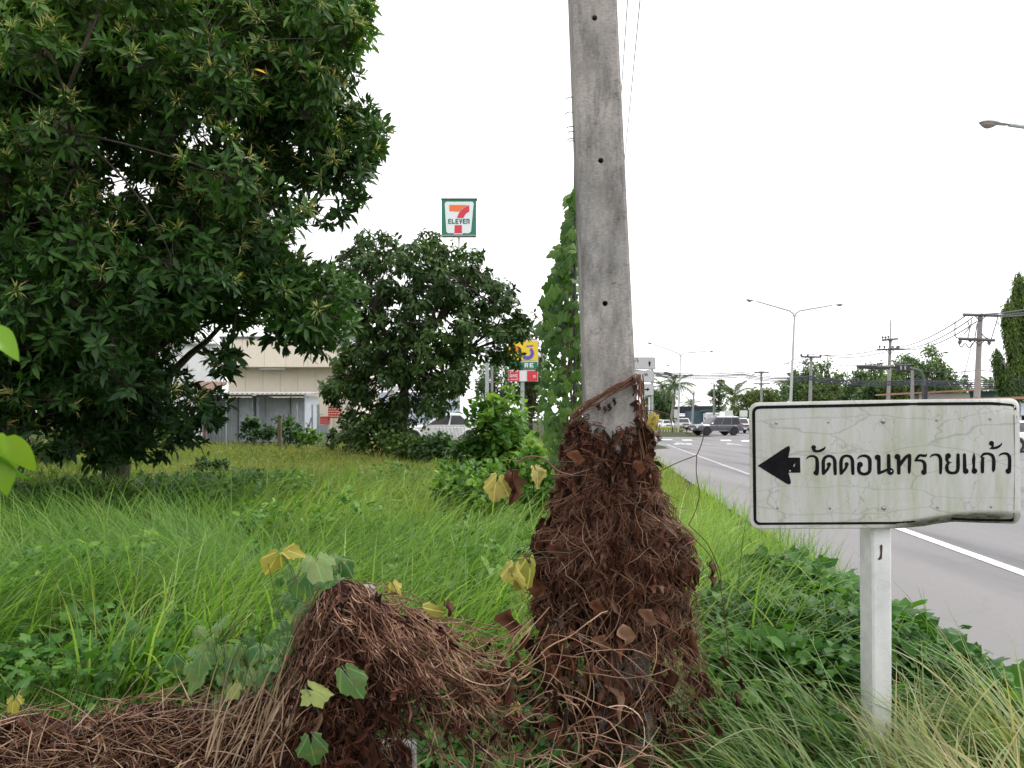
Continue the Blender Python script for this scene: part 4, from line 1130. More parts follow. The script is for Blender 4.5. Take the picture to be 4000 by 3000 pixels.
k = (rng.random(len(X)) < np.clip((7.3 - Y) / 2.0, 0, 1)) & (side(X, Y) > .55 + .5 * np.clip((Y - 4.2) / 1.1, 0, 1) + .12 * wob(X, Y, 0, 3, 1)); X, Y = X[k], Y[k]
c_ = side(X, Y)
Hm = .50 * np.clip((2.3 - c_) / .9, .1, 1) * np.clip((7.8 - Y) / 2.5, .2, 1) * (1 + .25 * wob(X, Y, 0, 2.2, 3)) * np.clip((c_ - .1) / .5, .5, 1)
H = Hm * rng.random(len(X)) ** .45
weeds('roadside_weeds', 'mound of dark and bright leafy weeds behind the white post', X, Y, H, .085, M_weed, TL_OV, per=6, tint0=.35 + 0, tvar=.3)
X, Y = lens(3.2, 6.0, .3, 1.9, 420)
weeds('roadside_weeds', 'larger lobed leaves among the weeds behind the white post', X, Y, .30 * rng.random(len(X)) + .1, .13, M_weed, TL_LOBE2, per=2, tint0=.35)
X, Y = lens(2.55, 4.4, -1.15, 1.0, 3200)
weeds('ground_weeds', 'dark green small-leaved weeds growing under the dead vines', X, Y, .42 * rng.random(len(X)) ** .6 * np.clip((Y - 2.2) / 1, .3, 1), .06, M_weed, TL_TRI, per=4, tint0=.35, tvar=.3)
X, Y = lens(3.4, 6.5, -6.5, -1.0, 2600)
k = np.abs(X) < .72 * Y
weeds('ground_weeds', 'leafy creeper growing low through the near left grass', X[k], Y[k], .38 * rng.random(k.sum()) ** .6, .09, M_weed, TL_LOBE2, per=3, tint0=.4, tvar=.25)
X, Y = lens(3.3, 8.5, -1.9, .35, 3000)
weeds('ground_weeds', 'fresh green weeds between the grass and the pole', X, Y, .45 * rng.random(len(X)) ** .6, .075, M_weed, TL_OV, per=5, tint0=.65, tvar=.25)
X, Y = lens(4.5, 15, -5.5, .3, 2600)
k = (wob(X, Y, 0, .9, 11) > .12) & (X > -.72 * Y); X, Y = X[k], Y[k]
weeds('field_weeds', 'patches of leafy weeds mixed into the field grass', X, Y, .30 + .38 * rng.random(len(X)), .085, M_weed, TL_OV, per=5, tint0=.55, tvar=.3)
X, Y = lens(3.0, 4.0, .9, 1.9, 260)
weeds('roadside_weeds', 'broad leaved weeds at the foot of the white post', X, Y, .16 * rng.random(len(X)), .10, M_weed, TL_LOBE, per=2, tint0=.6)
X, Y = scatter(9000, 9, 30, 1.0, cmax=.9)
weeds('meadow_weeds', 'small leaved weeds spread through the olive meadow', X, Y, .32 * rng.random(len(X)) * (1 + .5 * wob(X, Y, 0, .5, 8)), .12, M_meadow, TL_S, per=5, tint0=.30, tvar=.3)
# dark shade-loving growth under the big tree
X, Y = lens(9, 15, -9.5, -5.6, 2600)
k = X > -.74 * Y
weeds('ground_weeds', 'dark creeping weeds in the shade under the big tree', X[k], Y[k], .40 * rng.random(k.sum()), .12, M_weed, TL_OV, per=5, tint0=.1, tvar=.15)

# ------------------------------------------------------------ climbing vine column beside the pole
M_vine = leafmat('vine_leaf', [(.018, .05, .012), (.035, .085, .018), (.06, .13, .025), (.10, .185, .035), (.17, .25, .05)], .5, .3, 1.6, patch=0)
M_vine1 = leafmat('vine_leaf_veined', [(.018, .05, .012), (.035, .085, .018), (.06, .13, .025), (.10, .185, .035), (.17, .25, .05)], .5, .3, 1.6, veins=5)
YV = 3.45
edgeL = [(740, 2240), (800, 2232), (880, 2214), (950, 2194), (1040, 2166), (1130, 2126), (1180, 2116), (1260, 2134), (1400, 2118), (1500, 2112), (1600, 2120), (1700, 2140), (1800, 2170), (1900, 2195)]
edgeR = [(740, 2250), (1000, 2252), (1200, 2262), (1500, 2285), (1700, 2300), (1900, 2310)]
vine = thing('climbing_vine', 'green lobed-leaf vine climbing in a column up the left side of the utility pole', 'vine', (.28, YV, 0))
n = 860
py = 745 + (1900 - 745) * rng.random(n) ** .72
lo, hi = np.interp(py, *zip(*edgeL)), np.interp(py, *zip(*edgeR))
px = lo + (hi - lo) * rng.random(n)
Yv = YV + rng.uniform(-.16, .26, n)
pos = np.stack([(px - 2000) / F * YV, Yv, CAM_H - (py - HZ) / F * YV], -1)
okp = ~((pos[:, 0] > .262) & (pos[:, 1] < 3.14)); pos, py = pos[okp], py[okp]; n = len(pos)
d = unit(np.c_[rng.normal(-.2, .6, n), rng.normal(-.35, .3, n), rng.normal(-.75, .3, n)])
up = unit(np.c_[rng.normal(-.1, .4, n), rng.normal(-.8, .3, n), rng.normal(.7, .3, n)])
s = rng.uniform(.035, .085, n) * (1 - .3 * (py > 1300))
tn = np.clip(.5 + .22 * wob(pos[:, 0], pos[:, 1], pos[:, 2], 4, 2) + rng.normal(0, .18, n), 0, 1)
leaves(vine, TL_LOBE2, pos, frames(d, up), s, tn, M_vine, singles=290, mat1=M_vine1)
pth = []
for k in range(26):
    zz = np.linspace(.1, rng.uniform(1.2, 2.45), 14)
    x0 = rng.uniform(.16, .30); xx = np.interp(CAM_H + 0 * zz, [0, 9], [x0, x0]) + .02 * np.sin(zz * 7 + k) + (.285 - x0) * np.clip((zz - .6) / 1.9, 0, 1)
    pth.append(np.c_[xx, YV + .10 * np.sin(zz * 3 + k * 2) * (1 - zz / 4), zz])
tubes('stem', pth, np.full(26, .0035), mat('vine_stem', (.10, .08, .04), .8), vine, 4, kind='stuff')
MB().tube([(.275, 3.4, -.1), (.275, 3.35, 3.0), (.20, 3.1, 7.6)], .006, 6).build('support_wire', M_wire, vine)
# bare tendrils sticking out higher on the pole's edge
mb = MB()
for (y, l) in ((380, -22), (438, -28), (495, -26), (515, -20), (540, -22), (552, -16)):
    a = P(2222 + .03 * y, y, 3.05); b_ = P(2222 + .03 * y + l, y - random.uniform(-12, 8), 3.0)
    mb.tube([a + np.array([.02, 0, 0]), (a + b_) / 2 + np.array([0, 0, .004]), b_], .0018, 4)
mb.build('dry_tendril', mat('tendril', (.08, .06, .05), .9), vine)

# ------------------------------------------------------------ dead vine mass on the pole
M_dead = leafmat('dead_leaf', [(.014, .007, .004), (.042, .015, .008), (.085, .030, .016), (.14, .055, .030), (.20, .105, .065), (.30, .18, .12)], .75, .12, 1.2, spec=.25)
M_strand = leafmat('dead_stem', [(.045, .016, .009), (.105, .042, .023), (.19, .098, .056), (.31, .20, .13), (.46, .345, .245)], .65, 0, spec=.3)
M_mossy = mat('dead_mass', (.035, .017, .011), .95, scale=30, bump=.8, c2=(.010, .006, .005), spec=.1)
T_dead = T_fan(np.array([.5, .8, .68, .95, .75, .9, 1.15, .95, .75, 1.0, .66, .8, .5]), cup=1.3, droop=.1, seed=9)
V_ = T_dead[0].copy(); V_[:, 0] *= .5; V_[:, 2] += .16 * np.sin(V_[:, 1] * 11) + .16 * np.sin(V_[:, 0] * 17 + V_[:, 1] * 5); V_[:, 0] += .10 * np.sin(V_[:, 1] * 8); T_dead = (V_, T_dead[1])
axis_x = lambda z: (2383 + (zpy(z) - 1500) * .022 - 2000) / F * YP
# radius of the mass (in photo pixels) against photo height, left and right of the axis
envL = [(1440, 95), (1500, 115), (1600, 140), (1700, 165), (1800, 175), (1900, 195), (2000, 235), (2100, 280), (2200, 310), (2350, 320), (2500, 330), (2650, 330), (2800, 300), (3000, 270), (3200, 240)]
envR = [(1440, 110), (1500, 125), (1600, 150), (1700, 165), (1800, 170), (1900, 185), (2000, 235), (2080, 300), (2150, 318), (2350, 310), (2500, 330), (2650, 360), (2800, 380), (3000, 400), (3200, 400)]
def env(py, th):
    l, r_ = np.interp(py, *zip(*envL)), np.interp(py, *zip(*envR))
    s_ = np.cos(th); return (np.where(s_ < 0, l, r_) * np.abs(s_) + np.minimum(l, r_) * .62 * (1 - np.abs(s_))) / F * YP
def cone(py, th, k=1.0):
    z = zy(py); rr = env(py, th) * k * (1 + .11 * wob(np.asarray(th) * 3.1, np.asarray(py) / 45.0, 0, 1.0, 3.7) + .06 * wob(np.asarray(th) * 8, np.asarray(py) / 20.0, 0, 1.0, 1.2))
    x = axis_x(z) + rr * np.cos(th); y = YP + .10 + np.where(np.sin(th) < 0, 1, 1) * (rr * .9) * np.sin(th) 
    return np.stack([x, y, z], -1)
dvine = thing('dead_vine', 'heap of dead brown vine and crumpled leaves hanging from the utility pole', 'dead vine', (.42, 3.0, 0))
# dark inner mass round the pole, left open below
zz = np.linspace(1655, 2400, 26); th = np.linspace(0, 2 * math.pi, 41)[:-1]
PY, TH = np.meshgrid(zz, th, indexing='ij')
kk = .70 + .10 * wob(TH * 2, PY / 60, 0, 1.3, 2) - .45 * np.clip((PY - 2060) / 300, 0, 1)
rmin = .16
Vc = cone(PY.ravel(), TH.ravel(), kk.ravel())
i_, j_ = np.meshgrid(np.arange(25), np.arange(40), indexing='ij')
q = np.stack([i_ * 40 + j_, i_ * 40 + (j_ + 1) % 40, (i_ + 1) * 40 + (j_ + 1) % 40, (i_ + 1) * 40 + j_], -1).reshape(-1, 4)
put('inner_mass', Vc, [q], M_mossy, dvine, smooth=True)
def dead_leaves(n, y0, y1, kr, pw=1.0, s0=.035, s1=.085):
    py = y0 + (y1 - y0) * rng.random(n) ** pw; th = rng.uniform(-math.pi, .0, n) + rng.normal(0, .2, n)
    p = cone(py, th, rng.uniform(*kr, n))
    rad = np.c_[np.cos(th), np.sin(th), np.zeros(n)]
    d = unit(np.c_[rng.normal(0, .45, n), rng.normal(0, .3, n), np.full(n, -1.0)] + rad * .25)
    up = unit(rad + rng.normal(0, .45, (n, 3)))
    s = rng.uniform(s0, s1, n)
    tn = np.clip(.34 + rng.normal(0, .2, n) + .15 * wob(p[:, 0], p[:, 1], p[:, 2], 9, 1), 0, 1)
    return p, frames(d, up), np.stack([s * rng.uniform(.22, .62, n), s * 1.25, s], -1), tn
parts_ = [dead_leaves(3300, 1640, 2280, (.74, .99), .9, .016, .062), dead_leaves(650, 2150, 2480, (.45, .98), 1.2, .025, .075), dead_leaves(200, 2450, 3100, (.25, .6), 1.0, .03, .08), dead_leaves(170, 2450, 3000, (.75, 1.05), 1.0, .04, .09)]
p, r_, s, tn = [np.concatenate(a) for a in zip(*parts_)]
T_cr = T_fine(.55, .3, .9, 7); V_ = T_cr[0].copy(); V_[:, 2] += .10 * np.sin(V_[:, 1] * 10); V_[:, 0] += .12 * np.sin(V_[:, 1] * 7); T_cr = (V_, T_cr[1])
T_cr2 = T_fine(.4, -.2, -.8, 7); V_ = T_cr2[0].copy(); V_[:, 2] += .12 * np.cos(V_[:, 1] * 9); V_[:, 0] += .15 * np.cos(V_[:, 1] * 6); T_cr2 = (V_, T_cr2[1])
leaves(dvine, T_dead, p[::3], r_[::3], s[::3] * .85, tn[::3], M_dead, singles=90, name='dead_leaf', rest='dead_foliage')
leaves(dvine, T_cr, p[1::3], r_[1::3], s[1::3] * np.array([1.3, 1.25, 1.25]), tn[1::3], M_dead, singles=100, name='dead_leaf', rest='dead_foliage')
leaves(dvine, T_cr2, p[2::3], r_[2::3], s[2::3] * np.array([1.3, 1.3, 1.3]), tn[2::3], M_dead, singles=100, name='dead_leaf', rest='dead_foliage')
# stems wound round the mass and draping to the ground
def strands(N, y0, y1, drop, kr, turn, rad, tn0, wobble=.03, K=26, th0=(-3.0, 0.1)):
    out, rr, tt = [], [], []
    for _ in range(N):
        a = rng.uniform(*y0) ; b_ = a + rng.uniform(*drop); t = np.linspace(0, 1, K)
        th = rng.uniform(*th0) + rng.normal(0, turn) * t + .25 * np.sin(t * rng.uniform(3, 9) + rng.uniform(0, 6))
        py = a + (b_ - a) * t ** rng.uniform(.7, 1.4) + rng.uniform(10, 60) * np.sin(t * rng.uniform(2, 7) + rng.uniform(0, 6))
        k = rng.uniform(*kr) + .05 * np.sin(t * rng.uniform(4, 10) + rng.uniform(0, 6)) + rng.uniform(-.05, .22) * t
        p = cone(np.maximum(py, 1455), th, k)
        out.append(p); r0 = rng.uniform(*rad); rr.append(np.linspace(r0, r0 * .6, K)); tt.append(np.clip(rng.normal(tn0, .2), 0, 1))
    return out, rr, tt
groups = [((620,), dict(y0=(1640, 2150), y1=0, drop=(60, 420), kr=(.80, 1.02), turn=1.1, rad=(.0005, .0014), tn0=.16)),
          ((260,), dict(y0=(1650, 2250), y1=0, drop=(80, 500), kr=(.88, 1.08), turn=.5, rad=(.0006, .0018), tn0=.34)),
          ((150,), dict(y0=(1600, 1850), y1=0, drop=(20, 220), kr=(.98, 1.06), turn=2.6, rad=(.0010, .0022), tn0=.25)),
          ((190,), dict(y0=(1700, 2200), y1=0, drop=(150, 700), kr=(.95, 1.06), turn=1.0, rad=(.0006, .0026), tn0=.35)),
          ((64,), dict(y0=(2000, 2400), y1=0, drop=(400, 1150), kr=(.75, 1.12), turn=.8, rad=(.0006, .0028), tn0=.5)),
          ((60,), dict(y0=(2080, 2300), y1=0, drop=(250, 800), kr=(.8, 1.02), turn=.35, rad=(.0009, .0020), tn0=.5, th0=(-1.1, .2))),
          ((13,), dict(y0=(2250, 2900), y1=0, drop=(-50, 300), kr=(.8, 1.05), turn=1.0, rad=(.0008, .0022), tn0=.6))]
O, RR, TT = [], [], []
for (n_,), kw in groups:
    a, b_, c_ = strands(n_, **kw); O += a; RR += b_; TT += c_
tubes('stem', O, np.array(RR), M_strand, dvine, 4, tint=np.array(TT), kind='stuff')
# the ring of stems looped over the pole above the mass
O, RR, TT = [], [], []
for k in range(16):
    t = np.linspace(0, 1, 22)
    px = 2225 + (2512 - 2225) * t; py = 1640 - 175 * t ** .8 - 8 * np.sin(t * 9 + k) + rng.uniform(-14, 14)
    py = py + np.where(t > .93, (t - .93) * 700, 0)
    Yd = YP - .02 - .02 * np.sin(t * math.pi) - rng.uniform(0, .012) + np.where(t > .95, (t - .95) * 2.5, 0)
    O.append(np.stack([(px - 2000) / F * Yd, Yd, CAM_H - (py - HZ) / F * Yd], -1)); RR.append(np.full(22, rng.uniform(.0012, .0024))); TT.append(rng.uniform(.1, .6))
for k in range(14):
    t = np.linspace(0, 1, 22)
    px = 2498 + 10 * np.sin(t * 5 + k) + rng.uniform(-10, 12) + 20 * t; py = 1462 + 330 * t
    Yd = YP + .05 * np.sin(t * 3 + k) * .4
    O.append(np.stack([(px - 2000) / F * Yd, Yd, CAM_H - (py - HZ) / F * Yd], -1)); RR.append(np.full(22, rng.uniform(.0012, .0026))); TT.append(rng.uniform(.05, .5))
tubes('looped_stem', O, np.array(RR), M_strand, dvine, 4, tint=np.array(TT), kind='stuff')
# small hanging leaves below the loop, dead leaves down the right edge
def one_leaf(parent, px, py, Y, s, d, up, tint, T, m, label=None, name='leaf', w=1.0):
    rot = frames(np.array([d], float), np.array([up], float))
    V = np.array(T[0]); V[:, 2] += .06 * np.sin(V[:, 1] * 7 + px) * (.3 + np.abs(V[:, 0])) + .05 * np.sin(V[:, 0] * 9 + py); V[:, 0] *= 1 + .15 * math.sin(px * 3.1); V[:, 1] += .07 * V[:, 0] * math.sin(py)
    o = link(name, npmesh(name, V, T[1], m, np.full(len(V), tint), True), parent)
    Mx = Matrix([list(rot[0][r] * np.array([s * w, s, s])) + [0] for r in range(3)] + [[0, 0, 0, 1]]); Mx.translation = Vector(P(px, py, Y) - base_of(parent)); o.matrix_local = Mx
    if label: o['label'] = label
    return o
for (px, py, s) in ((2344, 1575, .03), (2362, 1585, .03), (2382, 1575, .032), (2403, 1552, .034), (2475, 1470, .04), (2560, 1600, .03), (2571, 1700, .035), (2540, 1690, .05), (2550, 1740, .05), (2530, 1660, .05), (2770, 2190, .07), (2776, 2240, .06), (2830, 2560, .05), (2870, 2700, .07), (2650, 2750, .09), (2800, 2800, .08), (2900, 2650, .05), (2480, 1500, .05), (2492, 1560, .05), (2497, 1620, .06)):
    one_leaf(dvine, px, py, YP - .03, s, (random.uniform(-.2, .2), -.1, -1), (random.uniform(-.6, .6), -1, .2), random.uniform(.05, .35), T_dead, M_dead, name='dead_leaf')
one_leaf(dvine, 2545, 1610, YP - .05, .075, (.35, -.2, -.8), (.3, -.9, .4), .9, TL_LOBE, leafmat('yellowing_leaf', [(.32, .26, .05), (.36, .28, .07)], .6, .3, spots=.9, spotc=(.10, .05, .02)), 'half yellow half brown leaf', 'dead_leaf')
for (px, py, s, tl) in ((2360, 2480, .06, .7), (2430, 2440, .075, .9), (2330, 2340, .06, .5), (2080, 2230, .1, .55), (1990, 2380, .1, .5), (2540, 2380, .06, .75), (2180, 2120, .07, .4), (2480, 1800, .055, .55), (2250, 1760, .055, .6)):
    one_leaf(dvine, px, py, YP - .33 if px > 2200 else YP - .15, s, (random.uniform(-.3, .3), -.2, -1), (random.uniform(-.5, .5), -1, .2), tl, T_cr, M_dead, name='dead_leaf', w=1.5)
# the wire-thin tendril that loops out to the right
tend = [[(2560, 1850), (2640, 1810), (2722, 1778)], [(2722, 1778), (2738, 1740), (2748, 1700), (2735, 1690)], [(2722, 1778), (2720, 1850), (2732, 1930), (2715, 2000), (2690, 2050)],
        [(2500, 1600), (2560, 1605), (2610, 1620), (2625, 1660), (2628, 1690)], [(2575, 1660), (2574, 1700)], [(2690, 2050), (2760, 2120), (2800, 2200), (2815, 2260), (2790, 2310)], [(2700, 1695), (2680, 1690), (2700, 1660)],
        [(2690, 2080), (2790, 2200), (2830, 2400), (2850, 2600)]]
O, RR, TT = [], [], []
for a in tend:
    sp_ = spline([(x, y, 1) for x, y in a], 8) if len(a) > 2 else np.array([(a[0][0], a[0][1], 1), (a[1][0], a[1][1], 1)], float)
    tq = np.linspace(0, 1, 20); xs_ = np.interp(tq, np.linspace(0, 1, len(sp_)), sp_[:, 0]); ys_ = np.interp(tq, np.linspace(0, 1, len(sp_)), sp_[:, 1])
    O.append(np.array([P(x, y, YP - .05) for x, y in zip(xs_, ys_)])); RR.append(np.full(20, .0017)); TT.append(.12)
tubes('tendril', O, np.array(RR), M_strand, dvine, 4, tint=np.array(TT), kind='stuff')

# ------------------------------------------------------------ low concrete fence smothered in dead vine, near left
YFn = 2.05
fence = thing('concrete_fence', 'low old concrete fence buried under dead vines along the near left', 'fence', (-1.2, YFn + .1, 0))
MB().box((-1.15, YFn + .14, .27), (1.75, .07, .62), bev=.006).build('panel', M_conc2, fence)
MB().box((-.445, YFn + .10, .48), (.11, .11, 1.1), bev=.008).build('fence_post', M_conc2, fence)
mtop = [(-300, 2790), (0, 2785), (120, 2775), (300, 2795), (450, 2760), (560, 2725), (700, 2740), (850, 2715), (1000, 2690), (1090, 2640), (1130, 2520), (1170, 2420), (1240, 2320), (1310, 2262), (1370, 2246), (1440, 2268), (1520, 2310), (1640, 2380),
        (1760, 2440), (1880, 2480), (1960, 2500), (2060, 2470), (2150, 2400)]
mat_ = thing('dead_vine', 'tangled mound of dead vine stems over the low fence at the lower left', 'dead vine', (-.7, YFn, 0))
def msurf(px, t, k=0.0):
    """t: photo pixels below the ridge; the mat bulges towards the viewer as it falls"""
    yt = np.interp(px, *zip(*mtop))
    bul = .20 * (1 - np.exp(-np.maximum(t, 0) / 170.0))
    Y = YFn + .04 - bul - k + .015 * np.sin(px / 37.0) * np.cos(t / 29.0) + np.where(t < 0, -t / 300.0, 0)
    return np.stack([(px - 2000) / F * Y, Y, CAM_H - (yt + t - HZ) / F * Y], -1)
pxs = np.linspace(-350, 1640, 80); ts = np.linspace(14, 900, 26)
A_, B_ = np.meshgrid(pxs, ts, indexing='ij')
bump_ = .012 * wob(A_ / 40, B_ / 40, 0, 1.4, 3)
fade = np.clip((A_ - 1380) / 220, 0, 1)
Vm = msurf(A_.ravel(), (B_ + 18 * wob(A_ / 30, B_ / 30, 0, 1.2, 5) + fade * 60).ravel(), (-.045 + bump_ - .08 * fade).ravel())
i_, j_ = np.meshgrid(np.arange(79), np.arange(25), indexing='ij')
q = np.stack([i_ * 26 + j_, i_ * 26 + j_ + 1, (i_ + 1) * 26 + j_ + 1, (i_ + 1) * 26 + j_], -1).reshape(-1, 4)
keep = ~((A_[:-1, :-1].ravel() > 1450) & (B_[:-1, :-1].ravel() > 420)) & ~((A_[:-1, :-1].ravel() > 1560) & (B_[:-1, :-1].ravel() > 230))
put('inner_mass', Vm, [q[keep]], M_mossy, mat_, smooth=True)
def mat_strands(N, x0, x1, t0, t1, Lr, dirf, rad, tn0, curl=.8, K=16, k0=(0, .03)):
    out, rr, tt = [], [], []
    for _ in range(N):
        x, t_ = rng.uniform(x0, x1), rng.uniform(t0, t1); L_ = rng.uniform(*Lr); a = dirf(x) + rng.normal(0, .5); ds = L_ / K
        c1 = rng.normal(0, curl) / K; pts = []; k = rng.uniform(*k0); f = rng.uniform(2, 6); ph = rng.uniform(0, 6)
        for i in range(K):
            pts.append((x, t_, k + .012 * math.sin(f * i / K * 3 + ph))); x += math.cos(a) * ds; t_ += math.sin(a) * ds; a += c1 + rng.normal(0, .09)
        pts = np.array(pts); pts[:, 1] = np.where(pts[:, 1] < -6, -6 + (pts[:, 1] + 6) * .25, pts[:, 1])
        out.append(msurf(pts[:, 0], pts[:, 1], pts[:, 2])); r0 = rng.uniform(*rad); rr.append(np.full(K, r0)); tt.append(np.clip(rng.normal(tn0, .2), 0, 1))
    return out, rr, tt
def moundir(x): return (1.9 if x < 1330 else .55) if x > 1080 else (.1 if rng.random() < .5 else 1.3)
O, RR, TT = [], [], []  # lower mound stems get darker tints: shade painted into their colour
for a in (mat_strands(420, 1130, 1600, 180, 850, (140, 420), lambda x: 1.5 + rng.normal(0, .3), (.0005, .0014), .18, 1.2), mat_strands(500, -250, 1150, 10, 450, (100, 380), lambda x: rng.uniform(-.4, 2.6), (.0005, .0013), .25, 1.5),
          mat_strands(560, 1120, 1620, 0, 300, (120, 360), moundir, (.0006, .0021), .34, 1.5),
          mat_strands(170, 1480, 1850, 0, 240, (200, 520), lambda x: .5, (.0006, .0021), .4, 1.8),
          mat_strands(110, 1080, 1560, 250, 800, (150, 420), lambda x: 1.4, (.0006, .0018), .2, 1.6),
          mat_strands(430, -200, 1120, 0, 420, (120, 420), lambda x: rng.uniform(-.4, 2.2), (.0006, .0024), .4, 1.8),
          mat_strands(70, 1600, 2250, 60, 550, (250, 600), lambda x: rng.uniform(.2, 1.6), (.0009, .0020), .55, 2.6),
          mat_strands(22, 1900, 2450, 250, 700, (300, 700), lambda x: rng.uniform(-.5, 1.2), (.0010, .0024), .65, 3.0)):
    O += a[0]; RR += a[1]; TT += a[2]
tubes('stem', O, np.array(RR), M_strand, mat_, 3, tint=np.array(TT), kind='stuff')
# flat straw blades lying over the left part, some standing
M_straw = leafmat('straw', [(.10, .055, .035), (.20, .125, .08), (.32, .22, .15), (.45, .34, .24)], .6, .15, 1.1)
N = 430
x = rng.uniform(-150, 1130, N); t_ = rng.uniform(-5, 330, N)
p0 = msurf(x, t_, rng.uniform(.0, .05, N))
o = blades('straw', p0, rng.uniform(0, 6.28, N), rng.uniform(.08, .24, N), rng.uniform(.0022, .006, N), rng.uniform(.9, 1.7, N), rng.uniform(-.3, .9, N), M_straw, mat_, 7, np.clip(rng.normal(.5, .25, N), 0, 1), twist=1.2)
N = 46
x = rng.uniform(780, 1130, N); p0 = msurf(x, rng.uniform(100, 380, N), .04)
o = blades('straw', p0, rng.uniform(-.6, 1.2, N), rng.uniform(.12, .34, N), rng.uniform(.003, .006, N), rng.uniform(.1, .7, N), rng.uniform(-.2, .7, N), M_straw, mat_, 7, np.clip(rng.normal(.75, .15, N), 0, 1), twist=1.2)
# dead leaves caught in the mat
N = 1150
x = np.concatenate([rng.uniform(-200, 1650, 500), rng.uniform(1130, 1600, 330), rng.uniform(1600, 2250, 320)]); t_ = np.concatenate([rng.uniform(20, 420, 500), rng.uniform(240, 800, 330), rng.uniform(0, 420, 320)])
p = msurf(x, t_, rng.uniform(-.01, .03, N)); s = rng.uniform(.02, .06, N)
k = rng.random(N) < np.where(x > 1600, .45, 1); x, t_, p, s = x[k], t_[k], p[k], s[k]; N = len(x)
d = unit(np.c_[rng.normal(0, .6, N), rng.normal(-.2, .3, N), rng.normal(-.8, .4, N)]); up = unit(np.c_[rng.normal(0, .5, N), np.full(N, -1.0), rng.normal(.3, .4, N)])
fr_ = frames(d, up); ss_ = np.stack([s * .5, s, s], -1); tn_ = np.clip(rng.normal(.3, .2, N), 0, 1)
for k, T_ in enumerate((T_dead, T_cr, T_cr2)): leaves(mat_, T_, p[k::3], fr_[k::3], ss_[k::3] * 1.15, tn_[k::3], M_dead, singles=66, name='dead_leaf', rest='dead_foliage')

# ------------------------------------------------------------ live creeper on the fence
M_cr = leafmat('creeper_leaf', [(.035, .10, .03), (.065, .15, .05), (.11, .20, .07), (.18, .26, .10), (.30, .33, .08)], .55, .35, 1.3, spots=.55, spotc=(.22, .21, .07), veins=5)
M_yel = leafmat('yellow_creeper_leaf', [(.22, .25, .05), (.34, .31, .06), (.45, .38, .10), (.50, .43, .19)], .6, .4, 1.1, spots=.8, spotc=(.24, .22, .07), veins=5)
creep = thing('creeping_vine', 'live creeper with pale lobed and yellowing leaves growing over the low fence', 'vine', (-.5, 2.0, 0))
big = [(1335, 2600, 1.82, .085, (.55, -.3, -.8), (-.2, -.8, .55), .45, 0), (1215, 2860, 1.80, .075, (.1, -.3, -.9), (0, -.9, .4), .35, 0), (1190, 2680, 1.85, .07, (.7, -.3, -.2), (0, -.5, .85), .9, 0),
       (1090, 2150, 2.15, .075, (-.4, -.2, -.9), (.5, -.7, .4), .25, 1), (1100, 2155, 2.14, .06, (.6, -.2, .1), (-.2, -.7, .7), .3, 1), (1225, 2160, 2.15, .095, (.3, -.5, -.4), (0, -.6, .8), .75, 0), (1325, 2180, 2.2, .07, (.5, .1, -.5), (.6, -.7, .3), .05, 0),
       (1180, 2250, 2.2, .06, (-.3, -.3, -.7), (0, -.8, .5), .3, 0), (1530, 2270, 2.1, .05, (.3, -.2, -.8), (0, -.9, .3), .6, 1), (1640, 2370, 2.1, .08, (.6, -.2, -.7), (-.3, -.8, .5), .2, 1),
       (2010, 2190, 2.6, .115, (-.1, -.1, -1), (-.5, -.8, .1), .9, 1), (2060, 2170, 2.62, .12, (.1, 0, -1), (.6, -.7, .1), .1, 1), (1950, 1850, 2.7, .10, (-.3, -.1, -.9), (-.3, -.9, .2), .75, 1), (2085, 1815, 2.7, .075, (.3, -.2, -.6), (.3, -.8, .5), .95, 1),
       (60, 2715, 1.9, .045, (-.1, -.2, -1), (.3, -.9, .1), .4, 1), (2000, 2740, 2.4, .05, (.5, 0, -.6), (0, -.7, .7), .3, 1)]
for q_, (px, py, Y, s, d, up, tn_, kind) in enumerate(big):
    one_leaf(creep, px, py, Y, s * 1.15, d, up, tn_, (TL_LOBE, TL_LOBEB, TL_LOBEC)[q_ % 3], M_yel if kind else M_cr, 'yellowing lobed leaf' if kind else None)
one_leaf(creep, 2005, 1835, 2.69, .13, (.05, -.1, -1), (.2, -1, .2), .5, T_dead, M_dead, 'shrivelled brown leaf between two yellow ones')
one_leaf(creep, 2010, 1830, 2.70, .10, (-.15, -.1, -1), (-.4, -1, .2), .35, T_dead, M_dead)
one_leaf(creep, 1745, 2340, 2.1, .055, (.2, -.1, -1), (0, -1, .2), .35, T_dead, M_dead)
N = 54
px = rng.normal(930, 150, N); py = rng.normal(2560, 70, N) 
pos = np.array([P(a, b_, c) for a, b_, c in zip(px, py, rng.uniform(1.95, 2.15, N))])
d = unit(np.c_[rng.normal(0, .6, N), rng.normal(-.4, .3, N), rng.normal(-.5, .4, N)]); up = unit(np.c_[rng.normal(0, .3, N), rng.normal(-.6, .3, N), np.full(N, .7)])
sz_ = rng.uniform(.03, .075, N); tn_ = np.clip(rng.normal(.42, .25, N), 0, 1); fr_ = frames(d, up)
for k, T_ in enumerate((TL_LOBE, TL_LOBEB, TL_LOBEC)): leaves(creep, T_, pos[k::3], fr_[k::3], sz_[k::3], tn_[k::3], M_cr, singles=54)
N = 40
px = rng.uniform(1080, 1330, N); py = 2350 - (px - 1080) * .3 + rng.normal(0, 70, N)
pos = np.array([P(a, b_, c) for a, b_, c in zip(px, py, rng.uniform(2.15, 2.4, N))])
d = unit(np.c_[rng.normal(0, .6, N), rng.normal(-.4, .3, N), rng.normal(-.5, .4, N)]); up = unit(np.c_[rng.normal(0, .3, N), rng.normal(-.6, .3, N), np.full(N, .7)])
sz_ = rng.uniform(.03, .065, N); tn_ = np.clip(rng.normal(.3, .22, N), 0, 1); fr_ = frames(d, up)
